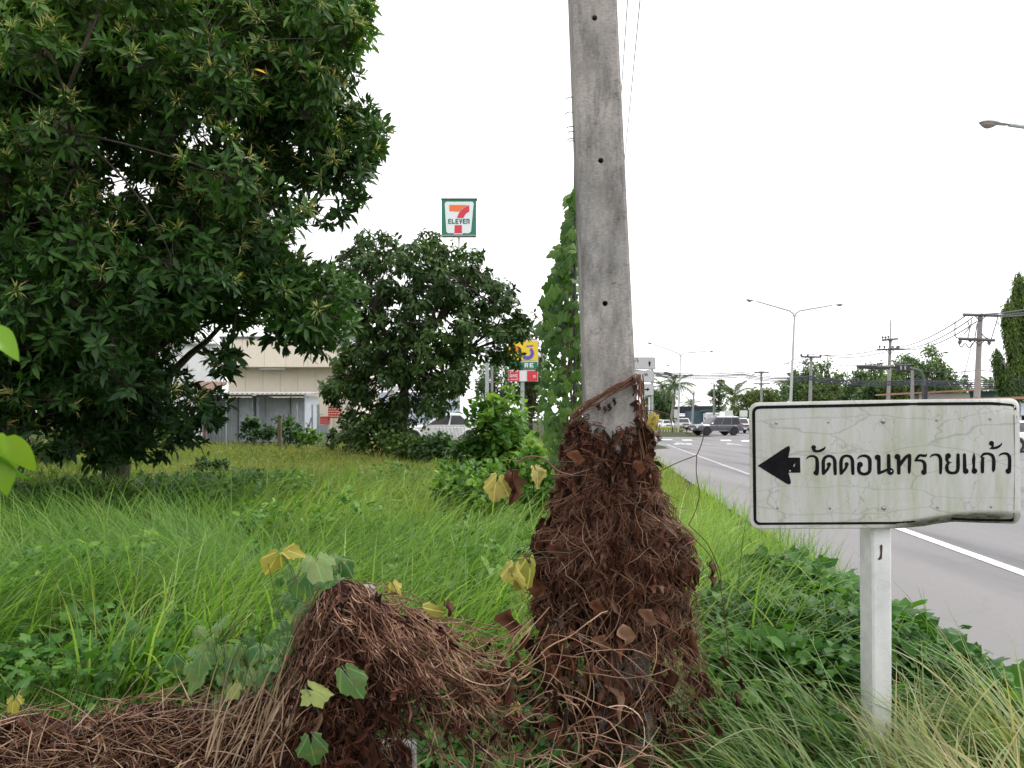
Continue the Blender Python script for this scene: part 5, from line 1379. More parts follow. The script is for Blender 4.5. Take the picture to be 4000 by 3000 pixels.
for k, T_ in enumerate((TL_LOBEC, TL_LOBEB, TL_LOBE)): leaves(creep, T_, pos[k::3], fr_[k::3], sz_[k::3], tn_[k::3], M_cr, singles=54)
O = []
for k in range(34):
    x0, y0 = rng.uniform(800, 1350), rng.uniform(2650, 2900)
    pts = [(x0, y0, 1), (x0 + rng.uniform(-60, 60), y0 - 160, 1), (x0 + rng.uniform(-120, 120), y0 - rng.uniform(220, 480), 1)]
    O.append(np.array([P(a, b_, 2.0 + .1 * math.sin(k)) for a, b_, _ in spline(pts, 8)]))
tubes('stem', np.array(O), np.full(len(O), .0011), mat('creeper_stem', (.05, .07, .03), .7), creep, 3, kind='stuff')
pts = [(2240, 1858), (2180, 1840), (2120, 1790), (2060, 1785), (2015, 1810)]
tubes('stem', [np.array([P(a, b_, 2.72) for a, b_, _ in spline([(x, y, 1) for x, y in pts], 6)])], np.array([.0035]), mat('creeper_stem_brown', (.14, .06, .04), .7), creep, 6)

O = []
for (px, py, Y, s, d, up, tn_, kind) in big:
    B = P(px, py, Y); e = P(px + (60 if px < 1340 else 40), py + 120, Y - .02) if px < 1800 else P(px + 170, py - 10, Y + .05)
    O.append(np.array([B, B + (e - B) * .3 + np.array([0, -.01, .012]), B + (e - B) * .65 + np.array([.004, 0, .006]), e]))
tubes('leaf_stalk', np.array(O), np.full(len(O), .0012), bpy.data.materials['creeper_stem'], creep, 5, kind='stuff')
# big leaves hanging in at the left edge, close to the camera
near = thing('hanging_branch', 'bright green broad leaves hanging in close to the camera at the left edge', 'branch', (-.62, .85, 1.9))
M_near = leafmat('near_leaf', [(.025, .11, .02), (.06, .18, .02), (.11, .25, .02), (.18, .30, .02)], .35, .3, 1.4)
TL_big = T_fine(.62, .5, .12)
for (px, py, s, d, up, tn_) in ((-60, 1275, .045, (1.0, 0, -.65), (-.1, -.6, .8), .8), (-60, 1290, .03, (.5, 0, -1), (.9, -.6, .2), .5), (-55, 1700, .066, (.8, -.1, -1.0), (.9, -.5, .5), .9), (-100, 1700, .072, (.55, 0, -1), (-.6, -.8, .2), .25),
                                (20, 1712, .045, (1, .1, -1.0), (.3, -.8, .4), .95)):
    one_leaf(near, px, py, .85, s, d, up, tn_, TL_big, M_near)
O = [np.array([P(-400, 900, .86), P(-250, 1150, .86), P(-60, 1275, .85)]), np.array([P(-400, 900, .86), P(-330, 1350, .86), P(-60, 1700, .85)])]
tubes('stem', O, np.full(2, .0012), mat('near_stem', (.06, .10, .03), .6), near, 6)
# ------------------------------------------------------------ store building, left
M_cream = mat('cream_panel', (.78, .70, .57), .7, var=.05, scale=3)
M_wwall = mat('white_panel', (.78, .80, .80), .7, var=.05, scale=3)
M_trim = mat('grey_trim', (.12, .13, .14), .6)
M_zinc = mat('zinc_sheet', (.56, .60, .65), .6, metal=.1, scale=4, c2=(.42, .45, .50))
M_white = mat('white_paint', (.75, .75, .75), .6, var=.06)
M_tube = mat('tube_cover', (.85, .85, .85), .3, var=.02)
M_brown = mat('rusty_sheet', (.22, .13, .09), .8, scale=12, c2=(.12, .08, .06))
M_galv = mat('galvanised', (.36, .40, .41), .6, metal=.2)
M_red = mat('red_plastic', (.62, .05, .04), .4, var=.1)
M_glass = mat('dark_glass', (.02, .024, .03), .12, var=.1)
store = thing('store_building', 'cream panelled flat-roofed store building behind the grey sheds', 'building', (-11, 37, .35))
YW = 37.0
def X(px, Y): return (px - 2000) / F * Y
zt, zm = CAM_H + (HZ - 1322) / F * 36, CAM_H + (HZ - 1433) / F * 36
x0, x1 = X(862, 36), X(1372, 36)
MB().box(((x0 + x1) / 2, 40.6, (zt - .15 + .35) / 2 + .2), (x1 - x0 - .1, 7, zt - .3 - .3)).build('wall_core', M_cream, store)
n = 6; w = (x1 - x0) / n
for i in range(n):
    MB().box((x0 + w * (i + .5), 36.06, (zt + zm) / 2), (w - .012, .12, zt - zm)).build('panel', M_cream, store)
MB().box(((x0 + x1) / 2, 36.58, zm + .03), (x1 - x0 - .02, .9, .06)).build('soffit', M_cream, store)
MB().box(((x0 + x1) / 2, 38, zt + .04), (x1 - x0 + .1, 4.1, .12)).build('roof_trim', M_trim, store)
xe = X(1300, YW)
for i in range(6):
    MB().box((x0 + (xe - x0) / 6 * (i + .5), YW - .02, (zm + .30) / 2 + .15), ((xe - x0) / 6 - .012, .08, zm - .32)).build('panel', M_cream, store)
MB().box((x1 - .05, 38, (zt + zm) / 2), (.1, 3.8, zt - zm - .05)).build('side_fascia', M_wwall, store)
a, b_ = X(1017, 36.5), X(1115, 36.5)
lt = MB().box(((a + b_) / 2, 36.4, zm - .06), (b_ - a, .10, .09)).build('tube_light', M_tube, store)
# wing
wing = thing('store_wing', 'white panelled lower wing left of the cream store building', 'building', (-16, 41, .35))
xa, xb = X(560, 40), X(865, 40); zt2 = CAM_H + (HZ - 1345) / F * 40
n = 4; w = (xb - xa) / n
for i in range(n): MB().box((xa + w * (i + .5), 40.05, zt2 / 2), (w - .012, .1, zt2)).build('panel', M_wwall, wing)
MB().box(((xa + xb) / 2, 40.9, zt2 - .12), (xb - xa, 1.5, .14)).build('parapet', M_white, wing)
MB().box(((xa + xb) / 2 - .2, 40, zt2 + .0), (xb - xa, .5, .06)).build('eaves', M_galv, wing)
vx = X(705, 39.9)
mb = MB()
for k in range(6): mb.box((vx - .3 + k * .12, 39.95, zt2 - 1.15), (.05, .06, .35))
mb.build('vent', M_white, wing)
# corrugated lean-to
shel = thing('lean_to', 'small rusty corrugated lean-to roof left of the grey sheds', 'shelter', (X(770, 31), 31, .35))
xa, xb = X(690, 31), X(842, 31); zz = CAM_H + (HZ - 1510) / F * 31
for k in range(9):
    xx = xa + (xb - xa) * (k + .5) / 9
    MB().tube([(xx, 30.2, zz - .22 + .0), (xx + .1, 32, zz + .18)], .09, 6).build('roof_sheet', M_brown, shel)
MB().box(((xa + xb) / 2, 30.15, zz - .30), (xb - xa, .1, .08)).build('fascia_board', M_brown, shel)
for xx in (xa + .1, xb - .15): MB().box((xx, 30.3, zz / 2), (.09, .09, zz - .4)).build('post', M_brown, shel)
# metal sheds
M_roofz = mat('old_zinc', (.33, .34, .35), .7, scale=6, c2=(.20, .20, .20))
def corr(xa, xb, y, z0, z1, pitch=.12, d=.02, axis='x'):
    n = max(2, int(abs(xb - xa) / pitch) * 2); t = np.linspace(xa, xb, n + 1); off = np.where(np.arange(n + 1) % 2, d, 0.0)
    if axis == 'x': A = np.c_[t, y + off]
    else: A = np.c_[y + off, t]
    V = np.concatenate([np.c_[A, np.full(n + 1, z0)], np.c_[A, np.full(n + 1, z1)]])
    return V, [(i, i + 1, n + 2 + i, n + 1 + i) for i in range(n)]
def shed(label, pxa, pxb, Y):
    xa, xb = X(pxa, Y), X(pxb, Y); z0 = .3; zt = CAM_H + (HZ - 1540) / F * Y
    t_ = thing('metal_shed', label, 'shed', ((xa + xb) / 2, Y, z0), group='grey metal sheds behind the store')
    mb = MB(); mb.add(*corr(xa + .05, xa + (xb - xa) * .62, Y + .75, z0, zt - .12)); mb.build('back_panel', M_zinc, t_)
    mb = MB(); mb.add(*corr(xa + (xb - xa) * .64, xb - .06, Y + .55, z0, zt - .12)); mb.build('door_panel', M_zinc, t_)
    MB().box((xa + (xb - xa) * .63, Y + .62, (zt + z0) / 2 - .05), (.05, .2, zt - z0 - .1)).build('door_edge', M_trim, t_)
    for xx in (xa, xb):
        mb = MB(); mb.add(*corr(Y + .0, Y + 2.2, xx, z0, zt - .05, axis='y')); mb.build('side_panel', M_zinc, t_)
    mb = MB()
    n = 24; t = np.linspace(xa - .12, xb + .22, n + 1); off = np.where(np.arange(n + 1) % 2, .035, 0)
    V = np.concatenate([np.c_[t, np.full(n + 1, Y - .35), zt + off], np.c_[t, np.full(n + 1, Y + 2.4), zt + .16 + off]])
    V = np.concatenate([V, V - np.array([0, 0, .02])]); m_ = n + 1
    Fl = [(i, i + 1, m_ + i + 1, m_ + i) for i in range(n)] + [(2 * m_ + i, 3 * m_ + i, 3 * m_ + i + 1, 2 * m_ + i + 1) for i in range(n)] + [(i, 2 * m_ + i, 2 * m_ + i + 1, i + 1) for i in range(n)]
    mb.add(V, Fl).build('roof', M_roofz, t_)
    MB().box(((xa + xb) / 2, Y - .02, zt - .06), (xb - xa, .05, .07)).build('beam', M_trim, t_)
    return t_
shed('left grey corrugated metal shed with open front beside the lean-to', 790, 985, 32)
shed('right grey corrugated metal shed with dark door gap', 1002, 1190, 32)
# thin white posts and the galvanised frame
for i, (px, ytop, Y, lb) in enumerate(((884, 1565, 30.5, 'thin white stake in front of the left grey shed'), (1160, 1578, 30.5, 'thin white stake in front of the right grey shed'))):
    o = MB().box((X(px, Y), Y, (CAM_H + (HZ - ytop) / F * Y) / 2), (.035, .035, CAM_H + (HZ - ytop) / F * Y)).build('stake', M_galv); tag(o, lb, 'stake')
o = MB().box((X(1092, 27), 27, .85), (.12, .12, 1.4)).build('wooden_stake', mat('old_wood', (.12, .10, .05), .9)); tag(o, 'old mossy wooden stake standing in the scrub before the right shed', 'stake')
fr = thing('gate_frame', 'blue grey galvanised frame leaning between the right shed and the red crates', 'frame', (X(1230, 29), 29, .3))
for px in (1220, 1241, 1246): MB().tube([(X(px, 29), 29, .3), (X(px, 29), 29, CAM_H + (HZ - 1580) / F * 29)], .035, 6).build('upright', M_galv, fr)
MB().tube([(X(1190, 29), 29, .7), (X(1218, 29), 28.95, 1.6)], .03, 6).build('brace', M_galv, fr)
for z in (.9, 1.3, 1.7): MB().tube([(X(1246, 29), 29, z), (X(1262, 29), 29, z)], .02, 5).build('rail', M_galv, fr)
for k in range(5):
    z = CAM_H + (HZ - 1632 + k * 9.5) / F * 30
    t_ = thing('plastic_crate', ['lowest', 'second', 'middle', 'fourth', 'topmost'][k] + ' red plastic crate of the stack left of the rounded tree', 'crate', (X(1307, 30), 30, z), group='stacked red crates')
    MB().box((X(1307, 30), 30, z), (.42, .36, .03)).build('base', M_red, t_)
    for s_ in (-1, 1): MB().box((X(1307, 30) + s_ * .2, 30, z + .035), (.02, .36, .055)).build('side', M_red, t_)
    MB().box((X(1307, 30), 29.83, z + .03), (.38, .02, .04)).build('front', M_red, t_)
t_ = thing('plastic_crate', 'pale red open crate on the ground beside the galvanised frame', 'crate', (X(1268, 30), 30, 1.3))
MB().box((X(1268, 30), 30, 1.45), (.36, .3, .28)).build('body', mat('faded_red', (.55, .12, .1), .5), t_)
MB().box((X(1268, 30), 30, 1.61), (.40, .34, .04)).build('rim', M_red, t_)
MB().box((X(1268, 30), 30, .8), (.3, .28, 1.0)).build('stand', M_galv, t_)
# white shopfront framework seen under the rounded tree
cp = thing('shop_canopy', 'white posts and canopy of the shopfront seen through the rounded tree', 'canopy', (X(1600, 34), 34, .3))
for px in (1520, 1534): MB().box((X(px, 34), 34, 1.6), (.16, .16, 2.8)).build('post', M_white, cp)
MB().box((X(1630, 34), 34, 2.9), (3.4, .5, .22)).build('beam', M_white, cp)
MB().box((X(1640, 36), 36, 1.5), (3.8, .1, 2.6)).build('glass_front', mat('pale_glass', (.45, .52, .6), .2), cp)
MB().box((X(1530, 33.8), 33.8, 1.7), (.35, .1, .6)).build('notice', M_white, cp)
for k in range(9): MB().tube([(X(1720 + k * 14, 31), 31, .3), (X(1700 + k * 14, 31), 31, 1.25)], .012, 4).build('railing_bar', M_galv, cp)

# ------------------------------------------------------------ pylon signs
M_green = mat('sign_green', (.01, .17, .09), .5, var=.06)
M_sw = mat('sign_white', (.72, .78, .78), .5, var=.03)
M_sr = mat('sign_red', (.62, .03, .05), .5, var=.05)
M_so = mat('sign_orange', (.80, .17, .04), .5, var=.05)
M_sy = mat('sign_yellow', (.78, .55, .02), .5, var=.05)
M_sb = mat('sign_blue', (.10, .08, .45), .5, var=.05)
def flat(name, polys, m, parent, org, s, lift):
    """polygons in sign units (x right, y down) on a plane facing the camera"""
    mb = MB()
    for p in polys: mb.add([(org[0] + x * s, org[1] - lift, org[2] - y * s) for x, y in p], [tuple(range(len(p)))])
    return mb.build(name, m, parent)
YQ = 46.0; sc_ = YQ / F
py_ = thing('pylon_sign', 'tall square green framed pylon sign with red and orange numeral and green lettering', 'sign', (X(1790, YQ), YQ, 0))
O0 = P(1725, 782, YQ)
MB().box(P(1793, 852, YQ + .22), (135 * sc_, .4, 141 * sc_)).build('cabinet', M_green, py_)
MB().box(P(1794, 779.5, YQ + .2), (141 * sc_, .5, 4 * sc_)).build('cap_rail', M_galv, py_)
MB().box(P(1791, 923, YQ + .2), (136 * sc_, .5, 3 * sc_)).build('foot_rail', M_galv, py_)
u = .482   # zoom px to photo px
def zq(pts): return [((x - 260) * u, (y - 170) * u) for x, y in pts]
O1 = P(1725.3, 782, YQ)
flat('white_field', [zq([(298, 182), (508, 182), (520, 194), (498, 424), (484, 438), (310, 438), (298, 424), (284, 196)])], M_sw, py_, O1, sc_, .01)
flat('numeral_bar', [zq([(322, 209), (470, 209), (440, 228), (415, 250), (405, 264), (322, 260)])], M_so, py_, O1, sc_, .02)
cur = [(484, 212)] + [(484, 262)] + [(466, 272), (450, 288), (440, 305), (438, 315)] + [(384, 315), (390, 295), (404, 268), (424, 245), (448, 227), (470, 215)]
flat('numeral_stroke', [zq(cur)], M_sr, py_, O1, sc_, .02); flat('numeral_stroke', [zq([(366, 372), (424, 372), (424, 440), (362, 438)])], M_sr, py_, O1, sc_, .02)
flat('numeral_foot_frame', [zq([(358, 440), (430, 440), (430, 447), (358, 447)])], M_sw, py_, O1, sc_, .02)
GL = {'E': [[(0, 0), (1, 0), (1, .2), (0, .2)], [(0, .4), (.9, .4), (.9, .6), (0, .6)], [(0, .8), (1, .8), (1, 1), (0, 1)], [(0, 0), (.33, 0), (.33, 1), (0, 1)]],
      'L': [[(0, 0), (.33, 0), (.33, 1), (0, 1)], [(0, .8), (1, .8), (1, 1), (0, 1)]],
      'V': [[(0, 0), (.36, 0), (.62, 1), (.32, 1)], [(.68, 0), (1, 0), (.64, 1), (.38, 1)]],
      'n': [[(0, 0), (.33, 0), (.33, 1), (0, 1)], [(.67, .1), (1, .1), (1, 1), (.67, 1)], [(.2, 0), (.9, 0), (1, .12), (1, .25), (.2, .25)]],
      'R': [[(0, 0), (.32, 0), (.32, 1), (0, 1)], [(0, 0), (.85, 0), (1, .15), (1, .2), (0, .2)], [(.7, .1), (1, .15), (1, .5), (.7, .5)], [(0, .42), (.95, .42), (.85, .6), (0, .6)], [(.4, .55), (.72, .55), (1, 1), (.66, 1)]],
      'U': [[(0, 0), (.25, 0), (.25, 1), (0, 1)], [(.75, 0), (1, 0), (1, 1), (.75, 1)], [(0, .8), (1, .8), (1, 1), (0, 1)]],
      'N': [[(0, 0), (.24, 0), (.24, 1), (0, 1)], [(.76, 0), (1, 0), (1, 1), (.76, 1)], [(.76, 0), (1, 0), (.24, 1), (0, 1)]],
      'O': [[(0, 0), (.25, 0), (.25, 1), (0, 1)], [(.75, 0), (1, 0), (1, 1), (.75, 1)], [(0, .8), (1, .8), (1, 1), (0, 1)], [(0, 0), (1, 0), (1, .2), (0, .2)]]}
def word(txt, x, y, w, h, gap, m, parent, O, s, lift):
    for ch in txt:
        mb = MB()
        for k, p in enumerate(GL[ch]):
            mb.add([(O[0] + (x + a * w) * s, O[1] - lift - .0015 * k, O[2] - (y + b_ * h) * s) for a, b_ in p], [tuple(range(len(p)))])
        mb.build('letter', m, parent); x += w + gap
word('ELEVEn', (313 - 260) * u, (322 - 170) * u, 25.5 * u, 40 * u, 4 * u, mat('letter_green', (.015, .10, .07), .5), py_, O1, sc_, .02)
MB().tube([(X(1792, YQ + .3), YQ + .3, 0), P(1792, 924, YQ + .3)], 9 * sc_ / 2 * 1.15, 12).build('pole', M_white, py_)
YR = 50.0; s2 = YR / F
ms_ = thing('pylon_sign', 'yellow, green and red stacked pylon sign partly behind the rounded tree', 'sign', (X(2045, YR), YR, 0))
Oz = P(1985, 1328, YR)
MB().box(P(2044, 1370, YR + .2), (116 * s2, .3, 84 * s2)).build('cabinet', M_white, ms_)
MB().box(P(2044, 1427, YR + .2), (116 * s2, .3, 30 * s2)).build('cabinet', M_white, ms_)
MB().box(P(2044, 1468, YR + .2), (116 * s2, .3, 44 * s2)).build('cabinet', M_white, ms_)
flat('yellow_face', [[(2, 3), (115, 3), (115, 80), (2, 80)]], M_sy, ms_, Oz, s2, .0)
arc = [(75 + 26 * math.cos(R(a)), 52 + 26 * math.sin(R(a))) for a in range(-60, 150, 15)] + [(75 + 13 * math.cos(R(a)), 50 + 13 * math.sin(R(a))) for a in range(150, -60, -15)]
mb = MB(); nn = len(arc) // 2
for i in range(nn - 1):
    p = [arc[i], arc[i + 1], arc[-2 - i], arc[-1 - i]]; mb.add([(Oz[0] + x * s2, Oz[1] - .02, Oz[2] - y * s2) for x, y in p], [(0, 1, 2, 3)])
mb.build('blue_swirl', M_sb, ms_)
flat('red_swirl', [[(20, 30), (40, 24), (52, 34), (40, 50), (24, 48)]], M_so, ms_, Oz, s2, .01)
flat('blue_dash', [[(70, 22), (98, 20), (98, 26), (72, 28)]], M_sb, ms_, Oz, s2, .012)
flat('green_face', [[(2, 86), (115, 86), (115, 112), (2, 112)]], M_green, ms_, Oz, s2, .0)
word('RE', 64, 90, 15, 17, 5, M_sw, ms_, Oz, s2, .02)
flat('red_face', [[(2, 120), (44, 120), (44, 160), (2, 160)]], M_sr, ms_, Oz, s2, .0); flat('red_face', [[(74, 120), (115, 120), (115, 160), (74, 160)]], M_sr, ms_, Oz, s2, .0)
word('UNO', 7, 134, 8, 11, 2.5, M_sw, ms_, Oz, s2, .02)
flat('bracket', [[(8, 123), (18, 123), (18, 125), (8, 125)], [(8, 123), (10, 123), (10, 129), (8, 129)], [(28, 123), (38, 123), (38, 125), (28, 125)], [(8, 153), (38, 153), (38, 155), (8, 155)], [(36, 148), (38, 148), (38, 153), (36, 153)]], M_sw, ms_, Oz, s2, .02)
word('O', 98, 138, 9, 9, 2, M_sw, ms_, Oz, s2, .02)
MB().box((X(2041, YR + .3), YR + .3, 2.6), (.25, .25, 5.6)).build('pole', M_galv, ms_)

# ------------------------------------------------------------ roadside guide signs
M_gsign = mat('guide_sign', (.50, .51, .50), .6, var=.05)
gs = thing('guide_sign', 'three stacked pale direction boards with black arrows, half hidden by the utility pole', 'road sign', (X(2547, 33), 33, 0))
YG = 33.0; s3 = YG / F
def rboard(x0, x1, y0, y1):
    r_ = 4; pts = []
    for cx, cy, a0 in ((x1 - r_, y0 + r_, -90), (x1 - r_, y1 - r_, 0), (x0 + r_, y1 - r_, 90), (x0 + r_, y0 + r_, 180)):
        pts += [(cx + r_ * math.cos(R(a0 + a)), cy + r_ * math.sin(R(a0 + a))) for a in (0, 45, 90)]
    return pts
for x0_, x1_, y0_, y1_ in ((2400, 2559, 1397, 1441), (2415, 2555, 1449, 1491), (2440, 2553, 1502, 1544)):
    pts = rboard(x0_, x1_, y0_, y1_)
    MB().prism([((x - 2000) * s3, CAM_H - (y - HZ) * s3) for x, y in pts][::-1], .03, (0, YG, 0), (1, 0, 0), (0, 0, 1), (0, 1, 0)).build('board', M_gsign, gs)
    ed = MB(); pr = pts + [pts[0]]
    ed.tube([P(x, y, YG + .015) for x, y in pr], .018, 4, cap=False); ed.build('edge_trim', M_trim, gs)
G2 = lambda pts: [(x, y) for x, y in pts]
def gflat(name, polys): 
    mb = MB()
    for p in polys: mb.add([P(x, y, YG - .01 - .002 * i) for i, (x, y) in enumerate([])] or [P(x, y, YG - .01) for x, y in p], [tuple(range(len(p)))])
    return mb.build(name, M_black, gs)
gflat('up_arrow', [[(2537.5, 1409), (2544, 1420), (2531, 1420)], [(2535, 1420), (2540, 1420), (2540, 1430), (2534.5, 1430)]])
gflat('right_arrow', [[(2538, 1521), (2528, 1528), (2529, 1514)], [(2516, 1519), (2530, 1518.5), (2530, 1523.5), (2516, 1523)]])
mb = MB()
pg = lambda p, l: P(p[0], p[1], YG - l)
for st in ([(2487, 1408, 2), (2490, 1406, 2), (2492, 1409, 2), (2492, 1416, 2.4)], [(2483, 1402.5, 1.6), (2487, 1401, 1.6), (2491, 1403, 1.6)], [(2481, 1406, 2), (2480, 1412, 2), (2477, 1417, 2)]): stroke(mb, [(x, y, w_) for x, y, w_ in st], pg, .012)
mb.build('letter', M_black, gs); mb = MB()
for st in ([(2515, 1461, 2), (2518, 1459, 2), (2520, 1462, 2.2), (2520, 1468, 2.4)],): stroke(mb, st, pg, .012)
mb.build('letter', M_black, gs); mb = MB()
for st in ([(2524, 1468, 2), (2523, 1462, 2), (2526, 1459, 2), (2528.5, 1462, 2.2), (2528.5, 1468, 2.4)], [(2524, 1465, 1.8), (2526, 1464, 1.8)]): stroke(mb, st, pg, .012)
mb.build('letter', M_black, gs)
for px in (2450, 2548): MB().box((X(px, YG + .06), YG + .06, 1.9), (.08, .08, 4.2)).build('post', M_galv, gs)
MB().tube([(X(2541, YG), YG + .3, 0), (X(2541, YG), YG + .3, 2.5)], .045, 8).build('pipe', M_white, gs)
# yellow chevron boards
ch = thing('chevron_sign', 'yellow and black chevron board behind the yellowing leaf', 'road sign', (X(2562, 60), 60, 0))
M_cy = mat('chevron_yellow', (.55, .42, .06), .6)
for k, (a, b_, c, d) in enumerate(((2550, 2574, 1620, 1641), (2556, 2570, 1645, 1660))):
    MB().box(((X(a, 60) + X(b_, 60)) / 2, 60, CAM_H - ((c + d) / 2 - HZ) / F * 60), (X(b_, 60) - X(a, 60), .04, (d - c) / F * 60)).build('board', M_cy, ch)
    mb = MB(); mb.add([P(x, y, 59.97) for x, y in ((a + 4, c + 4), (b_ - 3, c + 4), (b_ - 7, (c + d) / 2), (b_ - 3, d - 4), (a + 4, d - 4), (a + 9, (c + d) / 2))], [(0, 1, 2, 3, 4, 5)]); mb.build('chevron', M_black, ch)
MB().box((X(2562, 60.1), 60.1, .9), (.1, .1, 1.6)).build('post', M_galv, ch)

# ------------------------------------------------------------ lamps, poles, wires
M_lamp = mat('lamp_pole', (.42, .45, .44), .5, var=.08, scale=2)
M_lens = mat('lamp_lens', (.33, .28, .25), .25, var=.1)
M_ins = mat('insulator', (.10, .09, .10), .35, var=.1)
M_pp = mat('pole_grey', (.30, .295, .28), .9, scale=3, c2=(.22, .215, .20))
def street_lamp(label, px, ytop, Y, arm=3.7, lean=0.0, H=None, one=False, yaw=0.0, rise=(1.0, .75)):
    base = np.array([X(px, Y), Y, 0.0]); zf = CAM_H + (HZ - ytop) / F * Y
    t_ = thing('street_lamp', label, 'street lamp', base, group='street lamps')
    top = base + np.array([lean * zf, 0, zf])
    MB().tube([base, base + (top - base) * .5, top], [.13, .10, .07], 10).build('pole', M_lamp, t_)
    cy, sy = math.cos(yaw), math.sin(yaw)
    for sgn, rs in ((-1, rise[0]), (1, rise[1])):
        if one and sgn == 1: continue
        d = np.array([sgn * cy, sgn * sy, 0])
        a = [top + np.array([0, 0, -.1]), top + d * .12 + np.array([0, 0, .22]), top + d * .4 + np.array([0, 0, .42]), top + d * arm * .5 + np.array([0, 0, .42 + rs * .38]), top + d * arm * .8 + np.array([0, 0, .42 + rs * .66])]
        MB().tube(np.array(a), [.075, .075, .07, .065, .06], 8).build('arm', M_lamp, t_)
        c = a[-1]; tip = top + d * arm + np.array([0, 0, .42 + rs * .78]); ax = unit(tip - c)
        # head: ballast box, then a bowl of glass below an upper shell
        hd = MB(); n_ = 12; prof = [(0, .06), (.14, .10), (.34, .11), (.42, .16), (.6, .20), (.8, .19), (.94, .11), (1, .02)]
        L_ = np.linalg.norm(tip - c) + .15; V = []
        sidev = unit(np.cross(ax, [0, 0, 1])); upv = np.cross(sidev, ax)
        for f_, r_ in prof:
            for k in range(n_):
                q_ = 2 * math.pi * k / n_; V.append(c + ax * L_ * f_ + sidev * r_ * .9 * math.cos(q_) + upv * (r_ * .45 * math.sin(q_) if math.sin(q_) > 0 else r_ * .18 * math.sin(q_)))
        Fl = [(k * n_ + i, k * n_ + (i + 1) % n_, (k + 1) * n_ + (i + 1) % n_, (k + 1) * n_ + i) for k in range(len(prof) - 1) for i in range(n_)]
        hd.add(V, Fl + [tuple(range(n_))]); ho = hd.build('lamp_head', M_lamp, t_, smooth=True)
        ln = MB(); V = []
        for k2 in range(6):
            f_ = .44 + .1 * k2; w_ = .175 * math.sin(math.pi * (k2 + .5) / 6)
            for k in range(7):
                q_ = math.pi * k / 6; V.append(c + ax * L_ * f_ + sidev * w_ * math.cos(q_) - upv * (.03 + w_ * .75 * math.sin(q_)))
        ln.add(V, [(k * 7 + i, k * 7 + i + 1, (k + 1) * 7 + i + 1, (k + 1) * 7 + i) for k in range(5) for i in range(6)])
        ln.build('lens', M_lens, ho)
    return t_
street_lamp('tall white double-arm street lamp rising behind the sign board', 3082, 1235, 60, 3.65, .045, rise=(1.1, .65))
street_lamp('far thin double-arm street lamp above the silver pickup', 2648, 1392, 98, 4.1, .036, rise=(1.7, .35))
street_lamp('farthest double-arm street lamp behind the guide signs', 2508, 1458, 127, 4.2, .03, rise=(.6, 1.2))
street_lamp('nearest street lamp whose large head enters at the right edge', 4310, 588, 23.5, 3.85, .02, rise=(.55, .5))
sl = thing('yard_lamp', 'slim lamp post with a box head between the rounded tree and the bright bush', 'street lamp', (X(1901, 40), 40, .3))
MB().tube([(X(1901, 40), 40, .3), (X(1903, 40), 40, CAM_H + (HZ - 1328) / F * 40)], .095, 8).build('pole', M_galv, sl)
MB().box((X(1903, 40), 39.9, CAM_H + (HZ - 1320) / F * 40), (.3, .4, .12)).build('lamp_head', M_lamp, sl)
o = MB().tube([(X(1922, 55), 55, 0), (X(1922, 55), 55, CAM_H + (HZ - 1430) / F * 55)], .09, 7).build('concrete_post', M_pp); tag(o, 'short grey concrete post right of the slim yard lamp', 'post')

def power_pole(label, pxb, pxt, ytop, Y, arms, w=.26, rod=None, ins=()):
    zt_ = CAM_H + (HZ - ytop) / F * Y; b0 = np.array([X(pxb, Y), Y, 0.0]); t0 = np.array([X(pxt, Y), Y, zt_])
    t_ = thing('power_pole', label, 'power pole', b0, group='concrete power poles')
    MB().tube([b0, t0], [w * .62, w * .42], 4, cap=True).build('pole_shaft', M_pp, t_)
    for (y, xl, xr, tilt) in arms:
        a, b_ = P(xl, y - tilt, Y - .16), P(xr, y + tilt, Y - .16)
        MB().tube([a, b_], .085, 4).build('crossarm', mat_arm, t_)
        px_ = pxt + (pxb - pxt) * (y - ytop) / (1690 - ytop)
        for s_ in (-1, 1): 
            c = P(px_ + s_ * (xr - xl) * .17, y + 1, Y - .17); MB().tube([c, P(px_, y + (xr - xl) * .17, Y - .17)], .03, 4).build('brace', mat_arm, t_)
    for (px, y, h) in ins:
        a = P(px, y, Y - .16); h_ = h / F * Y
        mb = MB(); mb.tube([a, a + np.array([0, 0, h_ * .3]), a + np.array([0, 0, h_ * .35]), a + np.array([0, 0, h_ * .6]), a + np.array([0, 0, h_ * .65]), a + np.array([0, 0, h_])], [.05, .05, .12, .07, .11, .05], 6)
        mb.build('insulator', M_ins, t_)
    if rod: MB().tube([t0 - np.array([0, 0, .8]), P(rod[0], rod[1], Y)], .05, 5).build('rod', M_pp, t_)
    return t_
mat_arm = mat('crossarm', (.10, .095, .10), .8, var=.2)
power_pole('large concrete power pole with two crossarms left of the columnar tree', 3807, 3830, 1225, 42, [(1231, 3762, 3900, 2), (1326, 3745, 3886, 3)], .34, ins=[(3768, 1222, 0), (3750, 1345, 18), (3864, 1350, 20), (3790, 1338, 14)])
power_pole('power pole with lightning rod and two loaded crossarms behind the traffic light arm', 3464, 3478, 1322, 66, [(1326, 3445, 3508, -3), (1365, 3426, 3530, -1)], .32, rod=(3479, 1250),
           ins=[(3448, 1324, 11), (3459, 1324, 11), (3470, 1322, 11), (3436, 1361, 12), (3455, 1361, 11), (3488, 1360, 9), (3505, 1361, 11), (3511, 1361, 11)])
power_pole('power pole with three upright insulators right of the tall white lamp', 3161, 3169, 1392, 68, [(1394, 3128, 3207, 1)], .30, ins=[(3130, 1393, 12), (3155, 1394, 11), (3206, 1396, 11)])
power_pole('dark power pole with two crossarms left of the tall white lamp', 2974, 2974, 1452, 92, [(1455, 2946, 3003, 0), (1499, 2944, 3008, 0)], .28)
